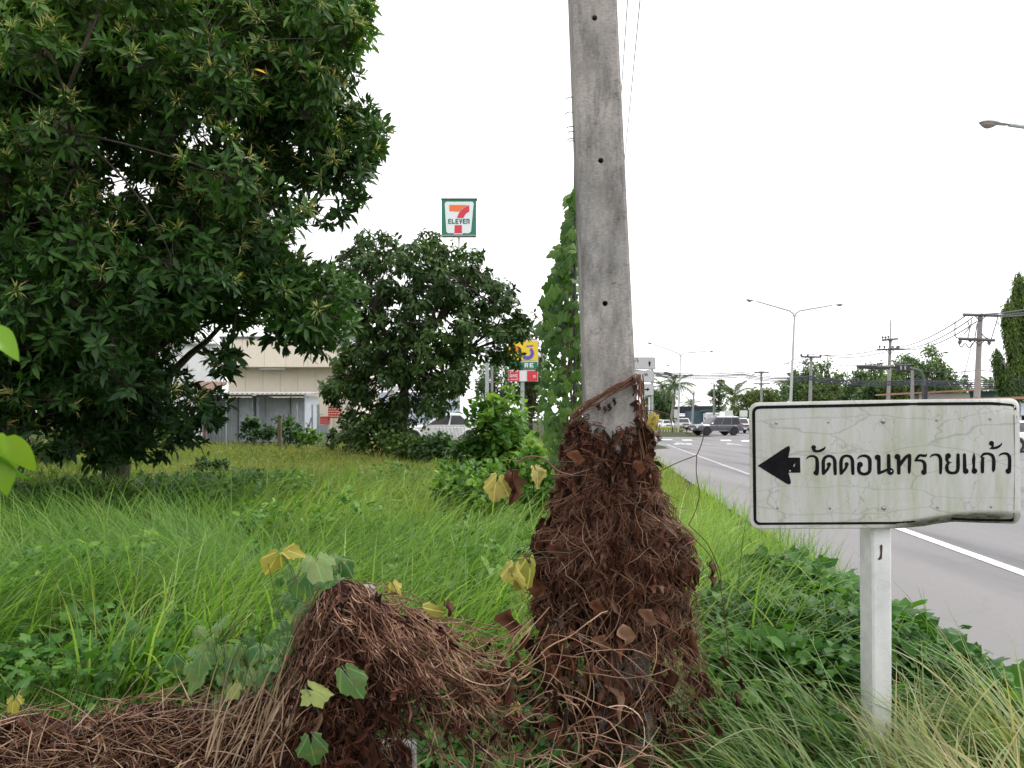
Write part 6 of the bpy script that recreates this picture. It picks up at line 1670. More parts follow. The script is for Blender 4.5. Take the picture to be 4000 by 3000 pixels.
power_pole('short plain concrete pole beside the traffic light mast', 3563, 3564, 1440, 52, [], .26)
power_pole('plain far pole above the teal truck', 2788, 2790, 1500, 120, [], .34)
power_pole('bent-top far pole left of the teal truck', 2702, 2711, 1530, 112, [], .30)
power_pole('grey pole close to the big crossarm pole, behind the orange roof', 3822, 3829, 1430, 50, [], .18)
for px, y, Y, lb in ((2709, 1530, 112, 'small curved lamp arm on the bent-top far pole'), (2788, 1500, 120, 'small curved lamp arm on the plain far pole')):
    mb = MB(); mb.tube(np.array([P(px + 2, y + 6, Y), P(px, y - 1, Y), P(px - 6, y - 5, Y), P(px - 11, y, Y)]), .09, 5); o = mb.build('lamp_arm', M_galv); tag(o, lb, 'lamp arm')

def wire(label, pts, r, m, sag=0.0, K=24, name='overhead_wire'):
    """pts: (px, py, Y) ends in order; each stretch sags"""
    path = []
    for (a, b_) in zip(pts[:-1], pts[1:]):
        A, B = P(*a), P(*b_); t = np.linspace(0, 1, K)[:, None]
        s_ = A + (B - A) * t; s_[:, 2] -= sag * 4 * (t[:, 0] * (1 - t[:, 0])); path.append(s_)
    p = np.concatenate(path); o = MB().tube(p, r, 5).build(name, m); return tag(o, label, 'wire')
for c, H, lb in ((.47, 8.6, 'left of the two cables rising past the pole top'), (.64, 8.3, 'right of the two cables rising past the pole top')):
    A = np.array([c + .112 * 1.2, 1.2, H]); B = np.array([c + .112 * 42, 42, H - .1]); t = np.linspace(0, 1, 30)[:, None]; p = A + (B - A) * t; p[:, 2] -= .5 * 4 * t[:, 0] * (1 - t[:, 0])
    tag(MB().tube(p, .008, 6).build('overhead_wire', M_wire, None), lb, 'wire')
wr = [('upper cable from the lightning-rod pole to the big crossarm pole', [(3478, 1361, 66), (3768, 1236, 42)], .4), ('middle cable from the lightning-rod pole to the big crossarm pole', [(3505, 1363, 66), (3800, 1240, 42)], .5),
      ('lower cable from the lightning-rod pole to the big crossarm pole', [(3525, 1365, 66), (3815, 1256, 42)], .5),
      ('upper cable from the big crossarm pole to the columnar tree', [(3830, 1227, 42), (4120, 1185, 30)], .1), ('middle cable from the big crossarm pole to the columnar tree', [(3850, 1231, 42), (4120, 1200, 30)], .1),
      ('lowest of the three cables reaching the columnar tree', [(3896, 1235, 42), (4120, 1208, 30)], .1),
      ('upper cable between the three-insulator pole and the lightning-rod pole', [(3155, 1383, 68), (3428, 1368, 66)], .25), ('lower cable between the three-insulator pole and the lightning-rod pole', [(3206, 1386, 68), (3460, 1374, 66)], .35),
      ('sagging cable from the dark two-arm pole up to the three-insulator pole, left', [(2950, 1452, 92), (3128, 1388, 68)], .4), ('sagging cable from the dark two-arm pole up to the three-insulator pole, right', [(3000, 1455, 92), (3165, 1400, 68)], .5),
      ('slack cable with dangling balls from the dark pole to the far poles', [(2948, 1460, 92), (2790, 1502, 120)], .9), ('lower slack cable between the far pole and the bent-top pole', [(2790, 1503, 120), (2711, 1533, 112)], .9)]
for lb, pts, sag in wr: wire(lb, pts, .034, M_wire2, sag)
blue = [(1440, 1450, 1468), (1448, 1456, 1475), (1452, 1462, 1480), (1443, 1458, 1470), (1456, 1468, 1484)]
for k, (a, b_, c) in enumerate(blue):
    nm = ['topmost', 'second', 'third', 'fourth', 'lowest'][k]
    wire(nm + ' cable of the bundle crossing the sky low over the far palms', [(2440, a, 58), (2900, b_ - 2 + 6, 60), (3163, c, 62), (3562, c + 16, 54), (4150, c + 4 + k * 4, 44)], .032, M_wire2, .25)
wire('single cable level with the traffic light arm', [(2700, 1408, 80), (3165, 1414, 68), (3463, 1415, 66)], .028, M_wire2, .3)
wire('upper cable of the lower bundle right of the big crossarm pole', [(3570, 1445, 52), (3822, 1446, 50), (4120, 1440, 48)], .028, M_wire2, .15)
wire('lower cable of the lower bundle right of the big crossarm pole', [(3570, 1478, 52), (3822, 1482, 50), (4120, 1492, 48)], .028, M_wire2, .15)
wire('thin guy wire slanting down from the lower crossarm', [(3795, 1350, 42), (3767, 1462, 42)], .02, M_wire2)
# droppers of the big crossarm pole
for k, pts in enumerate(([(3731, 1256, 42), (3731, 1310, 42), (3742, 1320, 41.8)], [(3781, 1256, 42), (3785, 1280, 42), (3764, 1306, 42)], [(3797, 1248, 42), (3781, 1318, 42)], [(3817, 1262, 42), (3806, 1330, 42), (3795, 1350, 42)], [(3899, 1236, 42), (3873, 1322, 42)],
                     [(3742, 1336, 41.8), (3755, 1356, 41.8), (3770, 1342, 41.8), (3785, 1358, 41.8), (3800, 1340, 41.8)], [(3834, 1302, 42), (3846, 1316, 42), (3860, 1322, 42)])):
    s_ = spline([(a, b_, 1) for a, b_, _ in pts], 6); p = np.array([P(a, b_, 41.85) for a, b_, _ in s_])
    tag(MB().tube(p, .03, 4).build('jumper_wire', M_wire2), ['leftmost dropper', 'curled dropper', 'straight middle dropper', 'dropper nearest the shaft', 'long right dropper', 'looped jumper under the lower arm', 'short slack jumper right of the shaft'][k] + ' on the big crossarm pole', 'wire')
# traffic light mast
tm = thing('traffic_light_mast', 'curved dark traffic light mast reaching left above the sign board', 'traffic light', (X(3611, 46), 46, 0))
M_mast = mat('mast_paint', (.10, .12, .11), .5, scale=3, c2=(.05, .06, .05)); M_box = mat('signal_black', (.02, .022, .03), .5)
pth_ = spline([(3612, 1700, 1), (3612, 1560, 1), (3611, 1500, 1), (3605, 1470, 1), (3590, 1449, 1), (3565, 1441, 1), (3520, 1436, 1), (3440, 1430, 1), (3350, 1428, 1)], 6)
MB().tube(np.array([P(a, b_, 46) for a, b_, _ in pth_]), np.linspace(.12, .05, len(pth_)), 8).build('mast', M_mast, tm)
def signal(cx, cy, w, h, name):
    o = MB().box(P(cx, cy, 45.8), (w / F * 46, .3, h / F * 46), bev=.02).build(name, M_box, tm)
    n_ = 3
    for k in range(n_):
        c = P(cx + (k - 1) * w * .31, cy, 45.98)
        mb = MB(); mb.tube([c, c + np.array([0, .22, 0])], min(w * .14, h * .42) / F * 46, 10); mb.build('hood', M_box, o)
    return o
signal(3385, 1434, 70, 13, 'signal_head'); signal(3447, 1437, 52, 12, 'signal_head')
signal(3525, 1438, 50, 28, 'backboard')
for px in (3519, 3535): MB().box(P(px, 1437, 45.6), (.07, .1, .24)).build('bracket', M_galv, tm)
MB().box(P(3612, 1535, 45.95), (.22, .26, .9)).build('control_box', M_box, tm)

# ------------------------------------------------------------ shops on the right
M_orange = mat('orange_roof', (.40, .22, .14), .75, scale=6, c2=(.28, .16, .11))
M_teal = mat('teal_panel', (.04, .13, .12), .6)
sh1 = thing('shop_row', 'long low shop with brown roof edge, white wall and dark green panel', 'building', (X(3750, 58), 58, 0))
Yh = 58.0
def wallp(name, pa, pb, ya, yb, Y, m, par, d=.12): 
    A, B = P(pa, ya, Y), P(pb, yb, Y); return MB().box(((A[0] + B[0]) / 2, Y + d / 2, (A[2] + B[2]) / 2), (abs(B[0] - A[0]), d, abs(A[2] - B[2]))).build(name, m, par)
a, b_ = P(3570, 1532, 56.5), P(3985, 1512, 56.5)
mb = MB(); mb.add([a, b_, b_ + np.array([0, 6, .04]), a + np.array([0, 6, .04]), a - np.array([0, 0, .12]), b_ - np.array([0, 0, .12]), b_ + np.array([0, 6, -.08]), a + np.array([0, 6, -.08])], [(0, 1, 2, 3), (7, 6, 5, 4), (0, 4, 5, 1), (1, 5, 6, 2), (2, 6, 7, 3), (3, 7, 4, 0)])
mb.build('roof', M_orange, sh1)
for k in range(5): wallp('wall_panel', 3592 + k * 39.5, 3592 + (k + 1) * 39.5 - .4, 1538, 1716, Yh, M_white, sh1)
wallp('green_panel', 3790, 3985, 1527, 1716, Yh, M_teal, sh1); wallp('side_wall', 3570, 3591, 1542, 1716, Yh + .2, mat('shade_wall', (.35, .33, .3), .8), sh1)
sh2 = thing('shop_house', 'nearer shop with orange roof edge, dark opening and white sign panel at the right edge', 'building', (X(4100, 40), 40, 0))
a, b_ = P(3700, 1557, 38.5), P(4400, 1538, 38.5)
mb = MB(); mb.add([a, b_, b_ + np.array([0, 6, .04]), a + np.array([0, 6, .04]), a - np.array([0, 0, .12]), b_ - np.array([0, 0, .12]), b_ + np.array([0, 6, -.08]), a + np.array([0, 6, -.08])], [(0, 1, 2, 3), (7, 6, 5, 4), (0, 4, 5, 1), (1, 5, 6, 2), (2, 6, 7, 3), (3, 7, 4, 0)])
mb.build('roof', M_orange, sh2)
wallp('wall', 3720, 4400, 1575, 1752, 41, mat('lilac_wall', (.42, .40, .44), .8), sh2)
wallp('sign_panel', 3988, 4060, 1575, 1622, 39, mat('pale_blue_sign', (.6, .66, .75), .5), sh2); wallp('opening', 3990, 4100, 1625, 1740, 40.8, M_dark, sh2, .05)
for px in (3984, 4110): wallp('post', px, px + 6, 1570, 1752, 39.2, M_white, sh2)
# shade-net shelter far across the crossing
M_net = mat('shade_net', (.045, .05, .062), .9, scale=5, c2=(.03, .034, .045))
sn = thing('shade_net_shelter', 'long dark shade-net roofed stall across the crossing behind the cars', 'shelter', (X(2690, 135), 135, 0))
Yn = 135.0
pts = [P(2570, 1612, Yn), P(2600, 1588, Yn), P(2790, 1585, Yn), P(2805, 1612, Yn)]
mb = MB(); back = [p + np.array([0, 10, 0]) for p in pts]; mb.add(pts + back, [(0, 1, 2, 3), (7, 6, 5, 4), (0, 4, 5, 1), (1, 5, 6, 2), (2, 6, 7, 3)]); mb.build('net_roof', M_net, sn)
for k, (y0_, y1_) in enumerate(((1612.5, 1615), (1619, 1621), (1626, 1638))): wallp('net_wall', 2575, 2800, y0_, y1_, Yn + .5 + k * .2, M_net, sn, .1)
for k, y_ in enumerate((1616.5, 1623)): wallp('rail', 2600, 2800, y_, y_ + 1.6, Yn + .3, M_galv, sn, .1)
for k in range(7): wallp('low_wall', 2575 + k * 32, 2575 + (k + 1) * 32 - .6, 1638, 1668, Yn - .5, mat('low_white_wall', (.5, .5, .5), .8) if k == 0 else bpy.data.materials['low_white_wall'], sn, .2)
for px in (2590, 2650, 2712, 2770): wallp('post', px, px + 2, 1600, 1668, Yn + .1, M_galv, sn, .15)
for px, y0_, y1_, w_, lb in ((2846, 1603, 1624, 33, 'pale notice board on posts left of the grey SUV roof end'), (2905, 1603, 1628, 30, 'white notice board with rounded corners above the right silver car'), (2640, 1600, 1632, 14, 'grey cabinet fixed beside the far lamp post')):
    t_ = thing('notice_board', lb, 'sign', (X(px, 104), 104, 0)); wallp('board', px - w_ / 2, px + w_ / 2, y0_, y1_, 104, mat('notice_' + str(px), (.62, .70, .62) if px > 2700 else (.5, .52, .52), .6, var=.08, scale=30), t_, .1)
    wallp('post', px - 1, px + 1, y1_, 1682, 104.2, M_galv, t_, .1)
    if px == 2846: wallp('lower_board', px - 16, px + 16, 1626, 1634, 104, M_sw, t_, .1)
# traffic island with striped kerb
ky = [mat('kerb_white', (.6, .58, .5), .8), mat('kerb_dark', (.16, .13, .06), .8)]
isl = thing('traffic_island', 'grassy traffic island nose with striped kerb blocks at the crossing', 'traffic island', (X(2590, 100), 100, 0))
for k in range(26):
    px = 2520 + k * 5.4; Y = 98 - (k / 26) * 8
    MB().box((X(px, Y), Y, .12), (.155 * 1, .5, .22)).build('kerb_block', ky[k % 2], isl)
MB().box((X(2580, 100), 101, .10), (5.0, 6, .2)).build('turf', mat('island_turf', (.07, .09, .03), .9), isl)
rr = np.random.default_rng(5); N = 700
o = blades('island_grass', np.c_[X(2580, 100) + rr.uniform(-2.6, 2.6, N), 100 + rr.uniform(-2.4, 3, N), np.full(N, .18)], rr.uniform(0, 6.28, N), rr.uniform(.25, .7, N), np.full(N, .05), rr.uniform(0, .5, N), rr.uniform(.1, 1, N), M_meadow, isl, 3, np.clip(rr.normal(.55, .2, N), 0, 1))

# ------------------------------------------------------------ vehicles
def paint(name, c, metal=.3):
    m = mat(name, c, .35, metal, .03, 2); b = m.node_tree.nodes['Principled BSDF']; b.inputs['Coat Weight'].default_value = .4; b.inputs['Coat Roughness'].default_value = .15; return m
M_tyre = mat('tyre', (.025, .025, .027), .85, var=.1); M_rimd = mat('dark_rim', (.04, .04, .045), .4, metal=.5); M_rims = mat('silver_rim', (.45, .45, .46), .35, metal=.8)
M_wind = mat('car_window', (.02, .022, .027), .12, var=.05); M_chrome = mat('chrome', (.7, .7, .72), .2, metal=.9, var=.02); M_hl = mat('headlight', (.75, .78, .8), .12, var=.02); M_tl = mat('tail_light', (.4, .02, .02), .3)
M_plate = mat('plate', (.7, .7, .68), .5); M_bump = mat('bumper_black', (.03, .03, .033), .6)
def loft(mb, secs):
    """secs: list of rings (same count)"""
    n = len(secs[0]); V = np.concatenate([np.array(s_, float) for s_ in secs])
    Fl = [(k * n + i, k * n + (i + 1) % n, (k + 1) * n + (i + 1) % n, (k + 1) * n + i) for k in range(len(secs) - 1) for i in range(n)]
    mb.add(V, Fl + [tuple(range(n - 1, -1, -1)), tuple((len(secs) - 1) * n + i for i in range(n))])
def vehicle(name, label, cat, loc, heading, L, W, H, wr, clear_, body_m, rim_m, kind, group=None, detail=True):
    """local +X is forward; kind: 'suv', 'pickup', 'car', 'truck'"""
    t_ = thing(name, label, cat, loc, heading, group)
    hw = W / 2
    prof = {'suv': dict(hood=.60, nose=.50, belt=.575, cowl=.24, ws=.11, rear=-.47, rtop=-.44, tail=.60),
            'car': dict(hood=.60, nose=.48, belt=.62, cowl=.20, ws=.04, rear=-.36, rtop=-.20, tail=.64),
            'pickup': dict(hood=.60, nose=.54, belt=.62, cowl=.20, ws=.09, rear=-.13, rtop=-.11, tail=.60)}[kind]
    zb = clear_; bel = H * prof['belt']; hood = H * prof['hood'] ; nose = H * prof['nose']
    st = [(.500, .80, nose * .98, zb + .12), (.485, .92, nose, zb + .05), (.44, .97, nose + (hood - nose) * .55, zb), (.38, 1, hood * .985, zb), (prof['cowl'], 1, bel + .02, zb), (.0, 1, bel, zb), (-.3, 1, bel, zb), (-.44, .98, H * prof['tail'], zb + .03), (-.49, .94, H * prof['tail'] * .98, zb + .08), (-.5, .88, H * prof['tail'] * .95, zb + .16)]
    secs = []
    for x, wf, zt_, z0_ in st:
        w = hw * wf; X_ = x * L
        hump = [(-w * .96, z0_), (-w, z0_ + .12), (-w * 1.0, (z0_ + zt_) / 2 + .05), (-w * .985, zt_ - .10), (-w * .88, zt_ - .015), (0, zt_ + .03), (w * .88, zt_ - .015), (w * .985, zt_ - .10), (w, (z0_ + zt_) / 2 + .05), (w, z0_ + .12), (w * .96, z0_)]
        secs.append([(X_, y, z) for y, z in hump])
    mb = MB(); loft(mb, secs); mb.build('body', body_m, t_, local=True, smooth=False)
    # cabin
    xb0, xb1 = prof['cowl'] * L + .05, prof['rear'] * L; xt0, xt1 = prof['ws'] * L - .10, prof['rtop'] * L
    wb_, wt_ = hw * .96, hw * .78
    def ring(z, f):
        g = f; x0_ = xb0 + (xt0 - xb0) * g; x1_ = xb1 + (xt1 - xb1) * g; w = wb_ + (wt_ - wb_) * g
        return [(x0_, -w * .86, z), (x0_ - .12, -w, z), (x1_ + .08, -w, z), (x1_, -w * .9, z), (x1_, w * .9, z), (x1_ + .08, w, z), (x0_ - .12, w, z), (x0_, w * .86, z)]
    zr = H - .05; mb = MB()
    r3 = [(x_ * .93 + (xt0 + xt1) / 2 * .07, y * .9, H) for x_, y, _ in ring(H, 1)]
    loft(mb, [ring(bel - .03, 0), ring(zr, 1), r3]); mb.build('cabin', body_m, t_, local=True)
    def sp(x, f, s_): # point on the side of the cabin
        w = wb_ + (wt_ - wb_) * f; return (x, s_ * (w + .012), bel - .03 + (zr - bel + .03) * f)
    def xat(f, end): return (xb0 - .12) + (xt0 - xb0) * f if end == 0 else (xb1 + .08) + (xt1 - xb1) * f
    lo_, hi_ = .10, .88
    pillars = {'suv': [(.02, .33), (.36, .66), (.69, .97)], 'car': [(.03, .46), (.50, .93)], 'pickup': [(.03, .50), (.54, .95)]}[kind]
    for s_ in (-1, 1):
        for a, b_ in pillars:
            f0, f1 = lo_, hi_
            q_ = [sp(xat(f0, 0) + (xat(f0, 1) - xat(f0, 0)) * a, f0, s_), sp(xat(f0, 0) + (xat(f0, 1) - xat(f0, 0)) * b_, f0, s_), sp(xat(f1, 0) + (xat(f1, 1) - xat(f1, 0)) * b_, f1, s_), sp(xat(f1, 0) + (xat(f1, 1) - xat(f1, 0)) * a, f1, s_)]
            MB().add(q_, [(0, 1, 2, 3)]).build('side_window', M_wind, t_, local=True)
    def endq(end, m_):
        x_ = lambda f: (xb0 + (xt0 - xb0) * f + .012) if end == 0 else (xb1 + (xt1 - xb1) * f - .012)
        w = lambda f: (wb_ + (wt_ - wb_) * f) * .83; z = lambda f: bel - .03 + (zr - bel + .03) * f
        return [(x_(.1), -w(.1), z(.1)), (x_(.1), w(.1), z(.1)), (x_(.9), w(.9), z(.9)), (x_(.9), -w(.9), z(.9))]
    MB().add(endq(0, 0), [(0, 1, 2, 3)]).build('windscreen', M_wind, t_, local=True); MB().add(endq(1, 0), [(0, 1, 2, 3)]).build('rear_window', M_wind, t_, local=True)
    # wheels
    wx = (.305 * L, -.29 * L)
    for x_ in wx:
        for s_ in (-1, 1):
            y_ = s_ * (hw - .11)
            aw = MB(); n_ = 20; r2 = wr * 1.22
            arcp = [(x_ + r2 * math.cos(a), s_ * (hw + .008), wr + r2 * math.sin(a)) for a in np.linspace(-.35, math.pi + .35, n_) ]
            aw.add(arcp, [tuple(range(n_))]); aw.build('wheel_arch', M_bump, t_, local=True)
            fl = MB(); fl.tube(np.array([(x_ + r2 * 1.03 * math.cos(a), s_ * (hw + .02), wr + r2 * 1.03 * math.sin(a)) for a in np.linspace(-.2, math.pi + .2, 16)]), .045, 5); fl.build('arch_flare', body_m, t_, local=True)
            w_ = MB(); w_.tube([(x_, y_ - .13, wr), (x_, y_ - .11, wr), (x_, y_ + .11 + .0, wr), (x_, y_ + .14, wr)] if s_ > 0 else [(x_, y_ + .13, wr), (x_, y_ + .11, wr), (x_, y_ - .11, wr), (x_, y_ - .14, wr)], [wr * .9, wr, wr, wr * .88], 20)
            wo_ = w_.build('wheel', M_tyre, t_, local=True)
            rm = MB(); yf = y_ + s_ * .145
            rm.tube([(x_, yf - s_ * .03, wr), (x_, yf, wr)], [wr * .6, wr * .56], 14)
            for k in range(6):
                a = k * math.pi / 3; rm.box((x_ + wr * .3 * math.cos(a), yf + s_ * .004, wr + wr * .3 * math.sin(a)), (wr * .5, .02, wr * .13), rot=roty(-a))
            rm.build('rim', rim_m, wo_, local=True)
    # front: grille, lamps, bumper, plate; rear lamps
    xf = L * .5
    MB().box((xf - .01, 0, (zb + .35 + nose) / 2 + .05), (.05, W * .42, (nose - zb) * .32), bev=.01).build('grille', M_bump, t_, local=True)
    mb = MB(); [mb.box((xf + .02, 0, nose - .10 - k * .09), (.03, W * .40, .025)) for k in range(3)]; mb.build('grille_bar', M_chrome, t_, local=True)
    for s_ in (-1, 1):
        MB().box((xf - .07, s_ * hw * .70, nose - .12), (.14, hw * .34, .16), rot=rotz(-s_ * .35), bev=.02).build('headlight', M_hl, t_, local=True)
        MB().box((-L * .5 + .05, s_ * hw * .84, H * .55), (.1, .14, .26), bev=.02).build('tail_light', M_tl, t_, local=True)
        MB().box((prof['cowl'] * L - .22, s_ * (hw + .10), bel + .10), (.12, .2, .15), bev=.03).build('mirror', M_chrome if kind == 'suv' else body_m, t_, local=True)
        for x_ in ((.10 * L - .3, -.12 * L - .1) if kind != 'pickup' else (.08 * L - .3, -.1)):
            MB().box((x_, s_ * (hw + .005), bel - .14), (.2, .03, .035)).build('door_handle', M_chrome if kind == 'suv' else body_m, t_, local=True)
        MB().box((0.01 * L, s_ * (hw - .02), zb + .02), (L * .34, .14, .04)).build('side_step', M_chrome if kind == 'suv' else M_bump, t_, local=True)
    MB().box((xf + .03, 0, zb + .14), (.14, W * .86, .20), bev=.03).build('bumper', body_m if kind == 'car' else M_bump, t_, local=True)
    MB().box((xf + .11, 0, zb + .2), (.02, .34, .15)).build('number_plate', M_plate, t_, local=True)
    MB().box((-L * .5 - .02, 0, zb + .2), (.12, W * .84, .22), bev=.03).build('rear_bumper', body_m, t_, local=True)
    if kind == 'suv':
        for s_ in (-1, 1):
            mb = MB(); mb.tube([(-.36 * L, s_ * wt_ * .84, H + .0), (-.33 * L, s_ * wt_ * .84, H + .06), (-.02 * L, s_ * wt_ * .84, H + .07), (.02 * L, s_ * wt_ * .84, H + .0)], .022, 6); mb.build('roof_rail', M_chrome, t_, local=True)
        for x_ in (.065 * L, -.145 * L):
            for s_ in (-1, 1): MB().box((x_, s_ * (hw + .002), (zb + bel) / 2), (.015, .012, bel - zb - .15)).build('door_seam', M_bump, t_, local=True)
    if kind == 'pickup':
        MB().box((-.32 * L, 0, bel + .04), (.34 * L, W * .92, .04)).build('bed_cover', M_bump, t_, local=True)
    return t_
suv_m = paint('suv_grey', (.105, .107, .122), .4)
vehicle('suv', 'dark grey lifted SUV with black off-road wheels crossing to the left', 'car', (X(2800, 73), 73.3, .012), math.pi + R(14), 4.75, 1.85, 1.80, .40, .42, suv_m, M_rimd, 'suv')
silver = paint('silver_paint', (.42, .42, .43), .6); whitep = paint('white_paint_car', (.72, .72, .72), 0); greyp = paint('grey_paint_car', (.2, .21, .22), .5)
vehicle('pickup_truck', 'silver pickup waiting head-on left of the grey SUV', 'pickup truck', (X(2680, 109), 111, .012), -math.pi / 2 - .05, 5.2, 1.9, 1.75, .38, .35, silver, M_rims, 'pickup')
vehicle('parked_car', 'white hatchback leftmost of the waiting cars behind the striped kerb', 'car', (X(2583, 122), 125, .012), -math.pi / 2 + .1, 4.3, 1.8, 1.55, .32, .22, whitep, M_rims, 'car', 'cars waiting at the crossing')
vehicle('parked_car', 'white car second from the left among those waiting at the crossing', 'car', (X(2612, 118), 119, .012), -math.pi / 2 - .1, 4.4, 1.8, 1.5, .32, .22, whitep, M_rims, 'car', 'cars waiting at the crossing')
vehicle('parked_car', 'dark grey car between the white cars and the silver pickup', 'car', (X(2640, 126), 130, .012), -math.pi / 2, 4.5, 1.8, 1.5, .32, .22, greyp, M_rims, 'car', 'cars waiting at the crossing')
vehicle('parked_car', 'pale car half hidden right of the silver pickup', 'car', (X(2722, 118), 124, .012), -math.pi / 2, 4.5, 1.8, 1.5, .32, .22, silver, M_rims, 'car', 'cars waiting at the crossing')
vehicle('pickup_truck', 'silver and black pickup head-on just behind the tail of the grey SUV', 'pickup truck', (X(2912, 84), 86, .012), -math.pi / 2 - .08, 5.2, 1.85, 1.72, .38, .34, silver, M_rims, 'pickup')
vehicle('parked_car', 'white car parked behind the railing right of the rounded tree', 'car', (X(1730, 36), 36, .35), math.pi + .06, 4.4, 1.75, 1.46, .32, .2, whitep, M_rims, 'car')
vehicle('parked_car', 'white car just showing at the far right behind the board', 'car', (X(4010, 36), 36, .012), math.pi + .2, 4.4, 1.75, 1.46, .32, .2, whitep, M_rims, 'car')
# delivery truck
tk = thing('delivery_truck', 'truck with white cab and teal covered cargo box facing the crossing', 'truck', (X(2775, 122), 122, .012), 0)
M_tarp = mat('teal_tarp', (.07, .14, .17), .8, scale=2, c2=(.05, .10, .12)); Yt = 120.0
def tb(name, pa, pb, ya, yb, dy, d, m, par=None, bev=0.0):
    A, B = P(pa, ya, Yt), P(pb, yb, Yt); return MB().box(((A[0] + B[0]) / 2, Yt + dy + d / 2, (A[2] + B[2]) / 2), (abs(B[0] - A[0]), d, abs(A[2] - B[2])), bev=bev).build(name, m, par or tk)
tb('cargo_box', 2722, 2812, 1604, 1668, 2.2, 6, M_tarp); tb('canopy', 2750, 2814, 1602, 1608, .4, 2.2, M_tarp)
cabo = tb('cab', 2758, 2812, 1612, 1668, 0, 2.0, M_white, bev=.12)
tb('windscreen', 2767, 2804, 1628, 1642, -.03, .05, M_wind, cabo); tb('fascia_board', 2769, 2803, 1615, 1624, -.05, .06, M_sw, cabo); tb('grille', 2772, 2798, 1652, 1660, -.05, .06, M_bump, cabo)
for px in (2763, 2803): tb('headlight', px, px + 5, 1655, 1660, -.06, .06, M_hl, cabo); 
for px in (2752, 2815): tb('mirror', px, px + 3, 1630, 1640, -.1, .1, M_bump, cabo)
for px in (2764, 2800): A = P(px, 1668, Yt); MB().tube([(A[0], Yt + .6, .45), (A[0] + .3, Yt + .6, .45)], .45, 12).build('wheel', M_tyre, tk)
for px in (2728, 2804): A = P(px, 1668, Yt); MB().tube([(A[0], Yt + 6.6, .45), (A[0] + .3, Yt + 6.6, .45)], .45, 12).build('wheel', M_tyre, tk)

# ------------------------------------------------------------ far trees
def far_tree(label, px, ytop, hw, Y, m, n=2600, L=None, ybase=1660, tint0=.4, seed=1, lump=.3, gaps=.0, name='far_tree', aspect=None, group='trees beyond the crossing', zlow=.25, open_=0.0):
    r = np.random.default_rng(seed); L = L or hw / F * Y * .11
    x0 = (px - 2000) / F * Y; H = CAM_H + (HZ - ytop) / F * Y; rx = hw / F * Y
    t_ = thing(name, label, 'tree', (x0, Y, 0), group=group)
    z0 = H * zlow; rz_ = (H - z0) / 2
    top = np.array([x0, Y, z0 + rz_ * .9])
    mb = MB(); mb.tube([(x0, Y, -.1), (x0 + rx * .05, Y, z0), top], [H * .022, H * .018, H * .008], 7)
    kc = max(14, n // 45); e = unit(r.normal(0, 1, (kc, 3))); rad = r.uniform(.35, 1, kc) ** .6
    c = np.array([x0, Y, z0 + rz_]) + e * rad[:, None] * np.array([rx, rx * .8, rz_]) * (1 + lump * wob(e[:, 0], e[:, 1], e[:, 2], 2.2, seed))[:, None]
    c[:, 2] = np.minimum(c[:, 2], H)
    mb.build('trunk', M_bark, t_, smooth=True)
    st = np.repeat(np.array([[x0 + rx * .05, Y, z0 + rz_ * .2]]), kc, 0); u = np.linspace(0, 1, 5)[None, :, None]
    mid = (st + c) / 2 + np.array([0, 0, rz_ * .15]); pth = (1 - u) ** 2 * st[:, None] + 2 * u * (1 - u) * mid[:, None] + u * u * c[:, None]
    tubes('branch', pth, np.repeat(np.linspace(H * .008, H * .002, 5)[None], kc, 0), M_bark, t_, 4, kind='stuff')
    m_ = n // kc; q = np.repeat(c, m_, 0) + r.normal(0, 1, (kc * m_, 3)) * np.array([rx, rx, rz_ * .7]) * .12
    d = unit(r.normal(0, 1, (len(q), 3)) + np.array([0, 0, -.3])); up = unit(r.normal(0, .6, (len(q), 3)) + np.array([0, -.2, 1]))
    tn = np.clip(np.repeat(r.normal(tint0, .16, kc), m_) + r.normal(0, .1, len(q)), 0, 1)
    V, FF = copies(TL_S, q, frames(d, up), L * r.uniform(.6, 1.3, len(q)))
    put('crown', V, FF, m, t_, tint=np.repeat(tn, 4), smooth=False, kind='stuff')
    return t_
